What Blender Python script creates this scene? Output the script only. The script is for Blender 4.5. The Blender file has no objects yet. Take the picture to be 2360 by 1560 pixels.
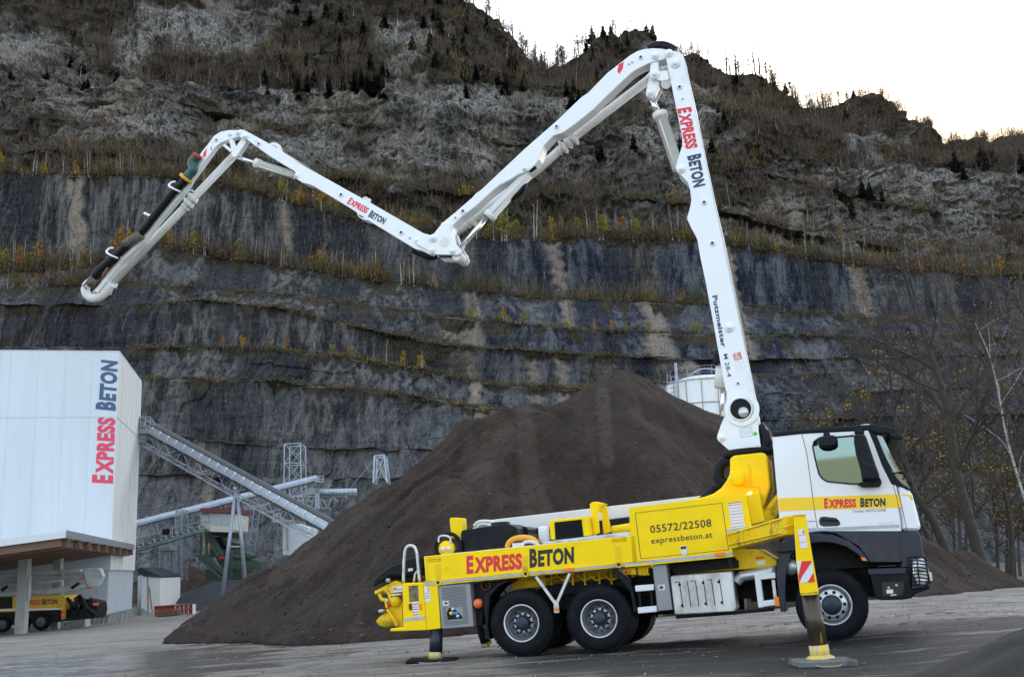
import bpy, bmesh, math, random
import numpy as np
from mathutils import Vector, Matrix
random.seed(7)
SC = bpy.context.scene
COL = SC.collection
R = math.radians
# ------------------------------------------------------------------ camera
F, PIT, ROLL = 2551.0, 0.2017, -0.031          # focal length in pixels of the 2360 px photograph
CAMZ = 1.53
cam = bpy.data.cameras.new('camera'); camo = bpy.data.objects.new('camera', cam); COL.objects.link(camo)
cam.sensor_width = 36.0; cam.lens = F / 2360 * 36.0; cam.clip_start = 0.1; cam.clip_end = 6000
_f = Vector((0, math.cos(PIT), math.sin(PIT))); _r = Vector((1, 0, 0)); _u = Vector((0, -math.sin(PIT), math.cos(PIT)))
CR = _r * math.cos(ROLL) + _u * math.sin(ROLL); CU = -_r * math.sin(ROLL) + _u * math.cos(ROLL)
M = Matrix((CR, CU, -_f)).transposed().to_4x4(); M.translation = (0, 0, CAMZ)
camo.matrix_world = M
SC.camera = camo
# ------------------------------------------------------------------ sky and sun
SUN_EL, SUN_AZ = R(19.5), R(22.5)                # azimuth from +Y towards +X
w = bpy.data.worlds.new("World"); SC.world = w; w.use_nodes = True
nt = w.node_tree; bg = nt.nodes['Background']
sky = nt.nodes.new('ShaderNodeTexSky'); sky.sky_type = 'NISHITA'; sky.sun_disc = False
sky.sun_elevation = SUN_EL; sky.sun_rotation = SUN_AZ; sky.altitude = 400; sky.air_density = 1.0; sky.dust_density = 1.6; sky.ozone_density = 1.0
# thin high cloud veil over the blue: pale, brighter round the sun
veil = nt.nodes.new('ShaderNodeMix'); veil.data_type = 'RGBA'; veil.inputs[0].default_value = 0.35
veil.inputs[7].default_value = (7.2, 7.6, 8.0, 1)
nt.links.new(sky.outputs[0], veil.inputs[6]); # warm glow of the hidden sun in the thin cloud around it
tcw = nt.nodes.new('ShaderNodeTexCoord'); dt = nt.nodes.new('ShaderNodeVectorMath'); dt.operation = 'DOT_PRODUCT'; dt.inputs[1].default_value = (math.sin(SUN_AZ) * math.cos(SUN_EL), math.cos(SUN_AZ) * math.cos(SUN_EL), math.sin(SUN_EL))
nt.links.new(tcw.outputs['Generated'], dt.inputs[0]); gr = nt.nodes.new('ShaderNodeMapRange'); gr.interpolation_type = 'SMOOTHERSTEP'; gr.inputs[1].default_value = math.cos(R(11)); gr.inputs[2].default_value = math.cos(R(1)); gr.inputs[4].default_value = .85
nt.links.new(dt.outputs['Value'], gr.inputs[0]); gl = nt.nodes.new('ShaderNodeMix'); gl.data_type = 'RGBA'; gl.inputs[7].default_value = (4.6, 3.35, 2.15, 1)
nt.links.new(gr.outputs[0], gl.inputs[0]); nt.links.new(veil.outputs[2], gl.inputs[6]); nt.links.new(gl.outputs[2], bg.inputs[0])
bg.inputs[1].default_value = 0.12
sl = bpy.data.lights.new('sun', 'SUN'); sl.energy = 3.0; sl.angle = R(0.5); sl.color = (1, .86, .68)
so = bpy.data.objects.new('sun', sl); COL.objects.link(so)
sd = Vector((math.sin(SUN_AZ) * math.cos(SUN_EL), math.cos(SUN_AZ) * math.cos(SUN_EL), math.sin(SUN_EL)))
so.rotation_euler = (-sd).to_track_quat('-Z', 'Y').to_euler(); so.location = (0, 0, 60)
SC.view_settings.view_transform = 'Standard'; SC.view_settings.look = 'None'; SC.view_settings.exposure = 1.65
SC.view_settings.gamma = 1; SC.view_settings.use_curve_mapping = False
SC.cycles.max_bounces = 6; SC.cycles.diffuse_bounces = 3; SC.cycles.glossy_bounces = 3
SC.cycles.transparent_max_bounces = 12; SC.cycles.use_denoising = True
SC.cycles.sample_clamp_indirect = 8

# ------------------------------------------------------------------ pixel rays
def ray(u, v):
    return _f + CR * ((u - 1180) / F) - CU * ((v - 780) / F)
def at(u, v, D):
    d = ray(u, v); d = d * (D / d.y); return Vector((d.x, d.y, d.z + CAMZ))
def clip(a, lo, hi): return np.clip(a, lo, hi)
def gz(x, y):
    return (.036 * (clip(x, -34, 9) - .38) - .011 * (clip(y, 21, 75) - 21) - .030 * clip(19 - y, 0, 12))
def gnd(u, v):
    d = ray(u, v); t = 5.0
    for _ in range(60):
        p = d * t; g = float(gz(p.x, p.y)); t += ((g - CAMZ) - p.z) / d.z * .7
        if t > 400 or t < 0: break
    p = d * t; return Vector((p.x, p.y, float(gz(p.x, p.y))))
TX, TY, TYAW, TPIT = .3841, 20.605, .2853, .0402
TM = Matrix.Translation((TX, TY, 0)) @ Matrix.Rotation(-TYAW, 4, 'Z') @ Matrix.Rotation(-TPIT, 4, 'Y')
TMI = TM.inverted()
_o = TMI @ Vector((0, 0, CAMZ))
def T(u, v, y):
    """pixel -> truck-local point on the lengthwise plane y"""
    d = TMI.to_3x3() @ ray(u, v); k = (y - _o.y) / d.y; p = _o + d * k; return Vector((p.x, y, p.z))
def zm(x0, y0, s): return lambda pts: [(x0 + a / s, y0 + b / s) for a, b in pts]
z1 = zm(840, 1080, 3.25); z2 = zm(1440, 1080, 3.25); z3 = zm(1740, 940, 2.5152); z6 = zm(1560, 780, 3.9)
ZA = zm(1340, 60, 3.9); ZB = zm(900, 280, 3.9333); ZC = zm(160, 280, 3.545); ZD = zm(560, 280, 4.37); ZE = zm(1540, 440, 2.4375)
z4 = zm(0, 780, 2.166); z5 = zm(300, 940, 3.25)
idn = lambda p: p

# ------------------------------------------------------------------ mesh builder
class MB:
    def __init__(s): s.v = []; s.f = []; s.m = []; s.s = []
    def add(s, vs, fs, m=0, sm=False):
        n = len(s.v); s.v += [tuple(v) for v in vs]
        for f in fs: s.f.append([n + i for i in f]); s.m.append(m); s.s.append(sm)
        return s
    def loft(s, A, B, m=0, sm=False, caps=True):
        n = len(A); fs = [(i, (i + 1) % n, n + (i + 1) % n, n + i) for i in range(n)]
        if caps: fs += [tuple(range(n - 1, -1, -1)), tuple(range(n, 2 * n))]
        return s.add(list(A) + list(B), fs, m, sm)
    def prism(s, pts, y0, y1, m=0):
        return s.loft([(p[0], y0, p[1]) for p in pts], [(p[0], y1, p[1]) for p in pts], m)
    def box(s, c, d, m=0):
        x, y, z = c; a, b, h = d[0] / 2, d[1] / 2, d[2] / 2
        return s.loft([(x - a, y - b, z - h), (x + a, y - b, z - h), (x + a, y + b, z - h), (x - a, y + b, z - h)],
                      [(x - a, y - b, z + h), (x + a, y - b, z + h), (x + a, y + b, z + h), (x - a, y + b, z + h)], m)
    def bar(s, a, b, w, h=None, m=0, up=(0, 0, 1)):
        h = h or w; a = Vector(a); b = Vector(b); d = (b - a).normalized(); up = Vector(up)
        if abs(d.dot(up)) > .98: up = Vector((0, 1, 0))
        r = d.cross(up).normalized(); q = r.cross(d)
        o = [-r * w / 2 - q * h / 2, r * w / 2 - q * h / 2, r * w / 2 + q * h / 2, -r * w / 2 + q * h / 2]
        return s.loft([a + k for k in o], [b + k for k in o], m)
    def tube(s, pts, r, n=10, m=0, caps=True, sm=True):
        pts = [Vector(p) for p in pts]; rs = r if isinstance(r, (list, tuple)) else [r] * len(pts)
        n0 = len(s.v); up = None
        for i, p in enumerate(pts):
            d = (pts[min(i + 1, len(pts) - 1)] - pts[max(i - 1, 0)]).normalized()
            if up is None: up = Vector((0, 0, 1)) if abs(d.z) < .9 else Vector((1, 0, 0))
            a = d.cross(up).normalized(); b = a.cross(d).normalized(); up = b
            for k in range(n):
                t = 2 * math.pi * k / n; s.v.append(tuple(p + (a * math.cos(t) + b * math.sin(t)) * rs[i]))
        for i in range(len(pts) - 1):
            for k in range(n):
                a = n0 + i * n; q = (k + 1) % n
                s.f.append([a + k, a + q, a + n + q, a + n + k]); s.m.append(m); s.s.append(sm)
        if caps:
            s.f.append([n0 + k for k in range(n)][::-1]); s.m.append(m); s.s.append(False)
            e = n0 + (len(pts) - 1) * n; s.f.append([e + k for k in range(n)]); s.m.append(m); s.s.append(False)
        return s
    def lathe(s, prof, c=(0, 0, 0), n=32, m=0, sm=True, axis='y', closed=False):
        n0 = len(s.v)
        for r, a in prof:
            for k in range(n):
                t = 2 * math.pi * k / n; x, z = r * math.cos(t), r * math.sin(t)
                p = (x, a, z) if axis == 'y' else ((x, z, a) if axis == 'z' else (a, x, z))
                s.v.append((p[0] + c[0], p[1] + c[1], p[2] + c[2]))
        L = len(prof)
        for i in range(L if closed else L - 1):
            for k in range(n):
                a = n0 + i * n; b = n0 + ((i + 1) % L) * n; q = (k + 1) % n
                s.f.append([a + k, a + q, b + q, b + k]); s.m.append(m); s.s.append(sm)
        return s
    def build(s, name, mats, parent=None, bevel=0, seg=1):
        me = bpy.data.meshes.new(name); me.from_pydata(s.v, [], s.f)
        if not isinstance(mats, (list, tuple)): mats = [mats]
        for mm in mats: me.materials.append(mm)
        me.polygons.foreach_set('material_index', s.m); me.polygons.foreach_set('use_smooth', s.s)
        bm = bmesh.new(); bm.from_mesh(me)
        bmesh.ops.recalc_face_normals(bm, faces=bm.faces)
        if bevel:
            es = [e for e in bm.edges if len(e.link_faces) == 2 and e.calc_face_angle(0) > .5]
            bmesh.ops.bevel(bm, geom=es, offset=bevel, segments=seg, affect='EDGES', clamp_overlap=True)
        bm.to_mesh(me); bm.free()
        o = bpy.data.objects.new(name, me); COL.objects.link(o)
        if parent is not None: o.parent = parent
        return o
def tag(o, label=None, cat=None, group=None, kind=None):
    for k, val in (('label', label), ('category', cat), ('group', group), ('kind', kind)):
        if val: o[k] = val
    return o
def empty(name, loc=(0, 0, 0), label=None, cat=None, group=None):
    o = bpy.data.objects.new(name, None); COL.objects.link(o); o.location = loc; o.empty_display_size = .3
    return tag(o, label, cat, group)
def TPX(pts, y, f=idn):
    return [(p.x, p.z) for p in (T(a, b, y) for a, b in f(pts))]
def text(name, s, BL, BR, TL, mat, parent=None, bold=.02, thick=.003, big=None):
    """writing as real thin geometry: the baseline runs BL->BR, the height BL->TL"""
    BL, BR, TL = Vector(BL), Vector(BR), Vector(TL)
    vs, fs = [], []; x = 0; k = 0
    parts = [(s, 1.0)] if not big else [(s[0], 1.0), (s[1:], big)]
    for t, hs in parts:
        cu = bpy.data.curves.new('tmp', 'FONT'); cu.body = t; cu.size = 1; cu.offset = bold; cu.extrude = 0; cu.resolution_u = 3
        cu.space_character = 1.08
        ob = bpy.data.objects.new('tmp', cu); COL.objects.link(ob)
        me = ob.to_mesh(); cc = [v.co.copy() for v in me.vertices]; ff = [list(p.vertices) for p in me.polygons]
        ob.to_mesh_clear(); bpy.data.objects.remove(ob); bpy.data.curves.remove(cu)
        x0 = min(c.x for c in cc); x1 = max(c.x for c in cc)
        hy = .73
        for c in cc: vs.append((x + (c.x - x0) * (.78 + .22 * hs), c.y / hy * hs))
        fs += [[k + i for i in f] for f in ff]; k = len(vs)
        x += (x1 - x0) * (.78 + .22 * hs) + .07
    X1 = max(a for a, b in vs)
    P = [BL + (BR - BL) * (a / X1) + (TL - BL) * b for a, b in vs]
    n = (BR - BL).cross(TL - BL).normalized() * thick
    me = bpy.data.meshes.new(name); me.from_pydata([tuple(p + n) for p in P], [], fs); me.materials.append(mat)
    o = bpy.data.objects.new(name, me); COL.objects.link(o)
    if parent is not None: o.parent = parent
    return o

def smooth(pts, n=4):
    P = [Vector(p) for p in pts]; out = []
    for i in range(len(P) - 1):
        a, b, c, d = P[max(i - 1, 0)], P[i], P[i + 1], P[min(i + 2, len(P) - 1)]
        for k in range(n):
            t = k / n; out.append(.5 * ((2 * b) + (c - a) * t + (2 * a - 5 * b + 4 * c - d) * t * t + (3 * b - a - 3 * c + d) * t ** 3))
    return out + [P[-1]]
smoothv = smooth
# ------------------------------------------------------------------ materials
def mat(name, col, rough=.5, metal=0, var=0, vscale=3.0, dirt=None, dscale=1.5, dlo=.55, dhi=.75, bump=0, bscale=20, spec=.5, coat=0, stretch=(1, 1, 1), emit=None, rvar=0):
    m = bpy.data.materials.new(name); m.use_nodes = True; n = m.node_tree.nodes; l = m.node_tree.links
    b = n['Principled BSDF']; b.inputs['Base Color'].default_value = (*col, 1); b.inputs['Roughness'].default_value = rough
    b.inputs['Metallic'].default_value = metal; b.inputs['Specular IOR Level'].default_value = spec
    b.inputs['Coat Weight'].default_value = coat; b.inputs['Coat Roughness'].default_value = .06
    if emit: b.inputs['Emission Color'].default_value = (*emit[0], 1); b.inputs['Emission Strength'].default_value = emit[1]
    if var or dirt or bump or rvar:
        tc = n.new('ShaderNodeTexCoord'); mp = n.new('ShaderNodeMapping'); mp.inputs['Scale'].default_value = stretch
        l.new(tc.outputs['Object'], mp.inputs[0])
        cur = None
        if var:
            t = n.new('ShaderNodeTexNoise'); t.inputs['Scale'].default_value = vscale; t.inputs['Detail'].default_value = 6
            l.new(mp.outputs[0], t.inputs[0])
            r = n.new('ShaderNodeMapRange'); r.inputs[1].default_value = .25; r.inputs[2].default_value = .75
            r.inputs[3].default_value = 1 - var; r.inputs[4].default_value = 1 + var; l.new(t.outputs[0], r.inputs[0])
            mx = n.new('ShaderNodeVectorMath'); mx.operation = 'SCALE'; mx.inputs[0].default_value = col; l.new(r.outputs[0], mx.inputs['Scale'])
            cur = mx.outputs[0]; l.new(cur, b.inputs['Base Color'])
        if dirt:
            t = n.new('ShaderNodeTexNoise'); t.inputs['Scale'].default_value = dscale; t.inputs['Detail'].default_value = 8; t.inputs['Roughness'].default_value = .65
            l.new(mp.outputs[0], t.inputs[0])
            r = n.new('ShaderNodeMapRange'); r.inputs[1].default_value = dlo; r.inputs[2].default_value = dhi; l.new(t.outputs[0], r.inputs[0])
            mx = n.new('ShaderNodeMix'); mx.data_type = 'RGBA'; l.new(r.outputs[0], mx.inputs[0])
            if cur: l.new(cur, mx.inputs[6])
            else: mx.inputs[6].default_value = (*col, 1)
            mx.inputs[7].default_value = (*dirt, 1); l.new(mx.outputs[2], b.inputs['Base Color'])
            r2 = n.new('ShaderNodeMapRange'); r2.inputs[3].default_value = rough; r2.inputs[4].default_value = min(1, rough + .35)
            l.new(r.outputs[0], r2.inputs[0]); l.new(r2.outputs[0], b.inputs['Roughness'])
        if bump:
            t = n.new('ShaderNodeTexNoise'); t.inputs['Scale'].default_value = bscale; t.inputs['Detail'].default_value = 6
            l.new(mp.outputs[0], t.inputs[0]); bp = n.new('ShaderNodeBump'); bp.inputs['Strength'].default_value = bump; bp.inputs['Distance'].default_value = .02
            l.new(t.outputs[0], bp.inputs['Height']); l.new(bp.outputs[0], b.inputs['Normal'])
    return m
YEL = mat('yellow_paint', (.97, .66, .001), .45, spec=.2, coat=.04, var=.05, dirt=(.42, .27, .02), dlo=.62, dhi=.86, dscale=2.2)
YEL2 = mat('worn_yellow_paint', (.84, .56, .004), .5, spec=.3, var=.08, dirt=(.18, .12, .05), dlo=.52, dhi=.75, dscale=4)
YELC = mat('cab_yellow_stripe', (.95, .60, .004), .35, coat=.15)
WHT = mat('white_boom_paint', (.80, .82, .84), .4, coat=.3, var=.02, dirt=(.55, .54, .50), dlo=.62, dhi=.85, dscale=1.3)
WHP = mat('off_white_pipe_paint', (.70, .69, .66), .45, var=.04, dirt=(.40, .37, .33), dlo=.55, dhi=.8, dscale=3)
WCAB = mat('white_cab_paint', (.78, .80, .83), .25, coat=.8)
BLK = mat('black_plastic', (.005, .007, .011), .42, spec=.18, var=.15, dirt=(.035, .033, .03), dlo=.55, dhi=.8, dscale=3)
NAVY = mat('dark_blue_grey_panel', (.006, .012, .034), .32, spec=.4, coat=.2, var=.08, dirt=(.05, .048, .045), dlo=.58, dhi=.85, dscale=2)
DARK = mat('dark_chassis_steel', (.006, .0065, .008), .65, spec=.25, var=.3, dirt=(.03, .026, .022), dlo=.5, dhi=.8, dscale=5)
RUB = mat('tyre_rubber', (.005, .006, .009), .6, spec=.12, var=.25, vscale=5, dirt=(.032, .028, .024), dlo=.58, dhi=.75, dscale=6, bump=.25, bscale=60)
RIM = mat('silver_wheel_rim', (.55, .57, .6), .35, metal=.7, dirt=(.2, .18, .16), dlo=.5, dhi=.8, dscale=6)
RIMD = mat('dark_wheel_dish', (.10, .11, .13), .5, metal=.3, dirt=(.05, .045, .04), dlo=.45, dhi=.7, dscale=8)
HUB = mat('blue_black_hub', (.014, .024, .048), .4, metal=.2, dirt=(.06, .055, .05), dlo=.5, dhi=.8, dscale=9)
CHR = mat('chrome_rod', (.8, .84, .88), .08, metal=1)
ALU = mat('brushed_aluminium', (.62, .64, .65), .42, metal=.8, var=.1, dirt=(.20, .17, .14), dlo=.48, dhi=.8, dscale=3, stretch=(1, 1, 4))
TANK = mat('stained_aluminium_tank', (.60, .62, .64), .38, metal=.75, var=.12, dirt=(.22, .16, .11), dlo=.45, dhi=.78, dscale=2.4, stretch=(1, 1, .5))
GALV = mat('galvanised_steel', (.32, .36, .42), .42, metal=.55, var=.15, vscale=2)
GREYP = mat('grey_locker_paint', (.26, .27, .28), .5, metal=.3, var=.06)
RED = mat('red_lettering', (.72, .012, .035), .4); REDD = mat('red_reflective', (.75, .02, .02), .35)
NVL = mat('navy_lettering', (.012, .035, .10), .4); BKL = mat('black_lettering', (.010, .010, .012), .4)
WLB = mat('white_sticker', (.72, .74, .76), .4, var=.1, vscale=60); ORG = mat('orange_reflector', (.85, .22, .01), .3)
GRYL = mat('grey_reflective_strip', (.42, .46, .52), .35, dirt=(.3, .27, .2), dlo=.5, dhi=.75, dscale=7)
GLS = mat('tinted_window_glass', (.15, .20, .20), .03, metal=1)
LENS = mat('clear_lamp_lens', (.55, .6, .65), .08, metal=.6)
AMB = mat('lit_amber_lamp', (1, .35, .05), .4, emit=((1, .22, .02), 6)); AMBW = mat('lit_amber_core', (1, .8, .5), .4, emit=((1, .75, .4), 14))
GRN = mat('green_hose_pipe', (.012, .085, .07), .4, dirt=(.08, .08, .07), dlo=.5, dhi=.8)
WOOD = mat('canopy_timber', (.155, .090, .058), .6, var=.25, vscale=2, stretch=(4, .3, 4))
CONC = mat('grey_concrete', (.36, .37, .37), .8, var=.12, vscale=2, dirt=(.2, .2, .19), dlo=.5, dhi=.8, dscale=1, bump=.2)
ORNG = mat('safety_orange_knob', (.75, .16, .05), .4)
GREEN = mat('weathered_green_paint', (.035, .085, .06), .6, var=.2, dirt=(.08, .07, .06), dlo=.4, dhi=.7, dscale=1)
TEAL = mat('teal_conveyor_paint', (.07, .17, .16), .55, var=.2, dirt=(.08, .08, .08), dlo=.5, dhi=.7)
BELT = mat('dark_belt_rubber', (.03, .03, .033), .7, var=.3)

# ------------------------------------------------------------------ noise
def _h(ix, iy, iz, s):
    n = (ix.astype(np.int64) * 374761393 + iy.astype(np.int64) * 668265263 + iz.astype(np.int64) * 2147483647 + s * 974634777) & 0xffffffff
    n = ((n ^ (n >> 13)) * 1274126177) & 0xffffffff; n = ((n ^ (n >> 16)) * 2246822519) & 0xffffffff
    return ((n ^ (n >> 15)) & 0xffffff) / float(0xffffff)
def vn(x, y, z, s=0):
    x, y, z = np.broadcast_arrays(np.asarray(x, float), y, z)
    ix, iy, iz = np.floor(x), np.floor(y), np.floor(z); fx, fy, fz = x - ix, y - iy, z - iz
    fx, fy, fz = [t * t * (3 - 2 * t) for t in (fx, fy, fz)]; r = 0
    for a in (0, 1):
        for b in (0, 1):
            for c in (0, 1):
                r = r + _h(ix + a, iy + b, iz + c, s) * (fx if a else 1 - fx) * (fy if b else 1 - fy) * (fz if c else 1 - fz)
    return r
def fbm(x, y, z=0., oct=4, s=0, gain=.5):
    t, a, tot = 0, 1., 0
    for o in range(oct):
        k = 2.03 ** o; t = t + a * (vn(x * k, y * k, z * k, s + o) * 2 - 1); tot += a; a *= gain
    return t / tot
def grid_mesh(name, P, mats, attrs=None, smooth=False, parent=None):
    nr, nc = P.shape[:2]; me = bpy.data.meshes.new(name)
    idx = np.arange(nr * nc).reshape(nr, nc)
    q = np.stack([idx[:-1, :-1], idx[:-1, 1:], idx[1:, 1:], idx[1:, :-1]], -1).reshape(-1, 4)
    me.vertices.add(nr * nc); me.vertices.foreach_set('co', P.reshape(-1).astype(np.float32))
    me.loops.add(q.size); me.loops.foreach_set('vertex_index', q.reshape(-1).astype(np.int32))
    me.polygons.add(len(q)); me.polygons.foreach_set('loop_start', np.arange(0, q.size, 4, dtype=np.int32))
    me.polygons.foreach_set('use_smooth', np.full(len(q), smooth))
    me.update(calc_edges=True); me.validate()
    for k, a in (attrs or {}).items():
        at_ = me.attributes.new(k, 'FLOAT', 'POINT'); at_.data.foreach_set('value', a.reshape(-1).astype(np.float32))
    for m in (mats if isinstance(mats, list) else [mats]): me.materials.append(m)
    o = bpy.data.objects.new(name, me); COL.objects.link(o)
    if parent is not None: o.parent = parent
    return o
class NT:   # tiny node helper
    def __init__(s, name):
        s.m = bpy.data.materials.new(name); s.m.use_nodes = True; s.n = s.m.node_tree.nodes; s.l = s.m.node_tree.links
        s.b = s.n['Principled BSDF']; s.tc = s.n.new('ShaderNodeTexCoord')
    def noise(s, scale=1, stretch=(1, 1, 1), detail=5, rough=.55, rot=(0, 0, 0), kind='ShaderNodeTexNoise', dist=0):
        mp = s.n.new('ShaderNodeMapping'); mp.inputs['Scale'].default_value = stretch; mp.inputs['Rotation'].default_value = rot
        s.l.new(s.tc.outputs['Object'], mp.inputs[0])
        t = s.n.new(kind); t.inputs['Scale'].default_value = scale
        if kind == 'ShaderNodeTexNoise': t.inputs['Detail'].default_value = detail; t.inputs['Roughness'].default_value = rough; t.inputs['Distortion'].default_value = dist
        s.l.new(mp.outputs[0], t.inputs[0]); return t.outputs[0]
    def rng(s, x, a, b, c=0, d=1):
        r = s.n.new('ShaderNodeMapRange'); r.interpolation_type = 'SMOOTHSTEP' if False else 'LINEAR'
        for i, k in ((1, a), (2, b), (3, c), (4, d)): r.inputs[i].default_value = k
        s.l.new(x, r.inputs[0]); return r.outputs[0]
    def mix(s, f, a, b):
        m = s.n.new('ShaderNodeMix'); m.data_type = 'RGBA'
        for i, k in ((0, f), (6, a), (7, b)):
            if isinstance(k, (int, float)): m.inputs[i].default_value = k
            elif isinstance(k, tuple): m.inputs[i].default_value = (*k, 1)
            else: s.l.new(k, m.inputs[i])
        return m.outputs[2]
    def math(s, op, a, b=None, cl=False):
        m = s.n.new('ShaderNodeMath'); m.operation = op; m.use_clamp = cl
        for i, k in ((0, a), (1, b)):
            if k is None: continue
            if isinstance(k, (int, float)): m.inputs[i].default_value = k
            else: s.l.new(k, m.inputs[i])
        return m.outputs[0]
    def attr(s, k):
        a = s.n.new('ShaderNodeAttribute'); a.attribute_name = k; return a.outputs['Fac']
    def bump(s, h, st=.5, dist=.3):
        b = s.n.new('ShaderNodeBump'); b.inputs['Strength'].default_value = st; b.inputs['Distance'].default_value = dist
        s.l.new(h, b.inputs['Height']); s.l.new(b.outputs[0], s.b.inputs['Normal'])
    def set(s, k, v):
        if isinstance(v, (int, float)): s.b.inputs[k].default_value = v
        elif isinstance(v, tuple): s.b.inputs[k].default_value = (*v, 1)
        else: s.l.new(v, s.b.inputs[k])
# ================================================================== TERRAIN
# ---- quarry yard ground
def axis(segs):
    out = [segs[0][0]]
    for a, b, st in segs:
        n = max(1, int(round((b - a) / st))); out += list(np.linspace(a, b, n + 1)[1:])
    return np.array(out)
gx = axis([(-900, -200, 70), (-200, -60, 8), (-60, -16, .8), (-16, 20, .11), (20, 60, .8), (60, 200, 8), (200, 900, 70)])
gy = axis([(-300, -30, 45), (-30, 2, 4), (2, 9, .5), (9, 36, .11), (36, 80, .6), (80, 200, 6), (200, 1000, 80)])
X, Y = np.meshgrid(gx, gy)
Z = gz(X, Y)
nearm = clip((40 - np.abs(X)) / 20, 0, 1) * clip((60 - Y) / 25, 0, 1) * clip((Y - 2) / 5, 0, 1)
# wheel ruts run across the view, curving off to the left; broad swells and crumbs
rut = fbm(X * .10, Y * .9 + X * .05, 0, 4, 3) * .05 + fbm(X * .35, Y * 3.2 + .5 * np.sin(X * .2), 1, 3, 5) * .035
rgt = clip((X + 1) / 5, 0, 1)
rut = rut + (fbm(X * .5, Y * 2.2, 4, 4, 8) * .04 + fbm(X * 1.7, Y * 4, 2, 3, 9) * .022) * rgt
def track(x, y, cy, k, ph):      # tyre print: two lugged grooves
    yy = y - (cy + k * x + .12 * np.sin(x * .35 + ph)); g = np.exp(-(yy / .16) ** 2)
    return -.09 * g * (.55 + .45 * np.sign(np.sin(x * 16 + 5 * np.abs(yy) * 3)))
for cy, k, ph in ((22.6, .10, 0), (23.3, .10, 0), (25.4, .16, 1), (26.2, .16, 1), (21.3, .05, 2), (28.6, .02, 1.4)):
    rut = rut + track(X, Y, cy, k, ph) * clip((X - 3) / 3, 0, 1)
# small berm along the right, behind the near outrigger plate
berm = .16 * np.exp(-((Y - (17.2 + .10 * (X - 7))) / .5) ** 2) * clip((X - 5.2) / 3, 0, 1) * (1 + .5 * fbm(X * .8, Y, 0, 3, 21))
Z = Z + (rut + fbm(X * 3, Y * 3, 2, 3, 6) * .010) * nearm + berm
ZG = Z.copy(); P = np.stack([X, Y, Z], -1)
g = NT('wet_gravel_ground')
a = g.noise(.35, (1, 3.2, 1), 7, .6); b = g.noise(2.2, (.5, 5, 1), 8, .7); c = g.noise(20, (1, 2.2, 1), 6, .8); d = g.noise(.09, (1, 2.0, 1), 4)
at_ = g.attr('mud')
col = g.mix(g.rng(a, .36, .64), (.19, .164, .134), (.36, .325, .275))
col = g.mix(g.rng(b, .50, .60, 0, .85), col, (.055, .047, .040))
col = g.mix(g.rng(c, .50, .66, 0, .75), col, (.40, .38, .35)); col = g.mix(g.rng(c, .36, .46, .7, 0), col, (.06, .053, .046))
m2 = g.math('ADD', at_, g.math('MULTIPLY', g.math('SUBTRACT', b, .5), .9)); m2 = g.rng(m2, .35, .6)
col = g.mix(m2, col, g.mix(g.rng(c, .4, .75), (.020, .018, .016), (.078, .070, .064)))  # wet mud tone, deepened so it also paints in the truck's contact shadow
k2 = g.noise(.9, (.22, 3.0, 1), 7, .72); k3 = g.noise(.5, (.3, 1.6, 1), 5, .6, rot=(0, 0, .25)); col = g.mix(g.math('MULTIPLY', g.rng(k2, .50, .58, 0, .75), g.rng(k3, .4, .6, .3, 1)), col, (.075, .065, .055)); col = g.mix(g.rng(k2, .36, .44, .6, 0), col, (.42, .40, .37))
wet = g.rng(g.math('ADD', g.attr('wet'), g.math('MULTIPLY', g.math('SUBTRACT', a, .5), 1.6)), .38, .62)
col = g.mix(g.math('MULTIPLY', wet, .72), col, (.075, .062, .05))
g.set('Base Color', col); g.set('Roughness', g.rng(wet, 0, 1, .68, .10)); g.set('Specular IOR Level', .5)
hh = g.math('ADD', g.math('MULTIPLY', b, .6), g.math('MULTIPLY', c, .35)); hh = g.math('MULTIPLY', hh, g.rng(wet, 0, 1, 1, .06))
g.bump(hh, .9, .14)
wetv = clip(1 - np.abs(X + 10) / 8, 0, 1) ** .5 * clip(1 - np.abs(Y - 23) / 13, 0, 1) ** .5 * 1.0 + .5 * clip((X - 2) / 3, 0, 1) * clip(1 - np.abs(Y - 25) / 5, 0, 1)
wetv = wetv + .25 * clip((-X - 5) / 12, 0, 1) * clip((45 - Y) / 20, 0, 1)
mud = clip((X + 1.5) / 3.5, 0, 1) * clip(1.15 - np.abs(Y - 18.3 - .12 * X) / 2.9, 0, 1) + .8 * clip((X - 8) / 6, 0, 1) * clip((19.0 - Y) / 3, 0, 1) + .12  # real mud plus painted contact shade under and around the truck
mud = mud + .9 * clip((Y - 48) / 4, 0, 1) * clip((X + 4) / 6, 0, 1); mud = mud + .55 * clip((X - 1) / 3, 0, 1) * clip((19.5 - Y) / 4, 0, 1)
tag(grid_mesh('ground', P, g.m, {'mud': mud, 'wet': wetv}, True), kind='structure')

# ---- quarry face and mountain
U = np.arange(-520, 2900, 2.9); NC = len(U)
def L(*p): return np.interp(U, [a for a, b in p], [b for a, b in p]).astype(float)
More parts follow.
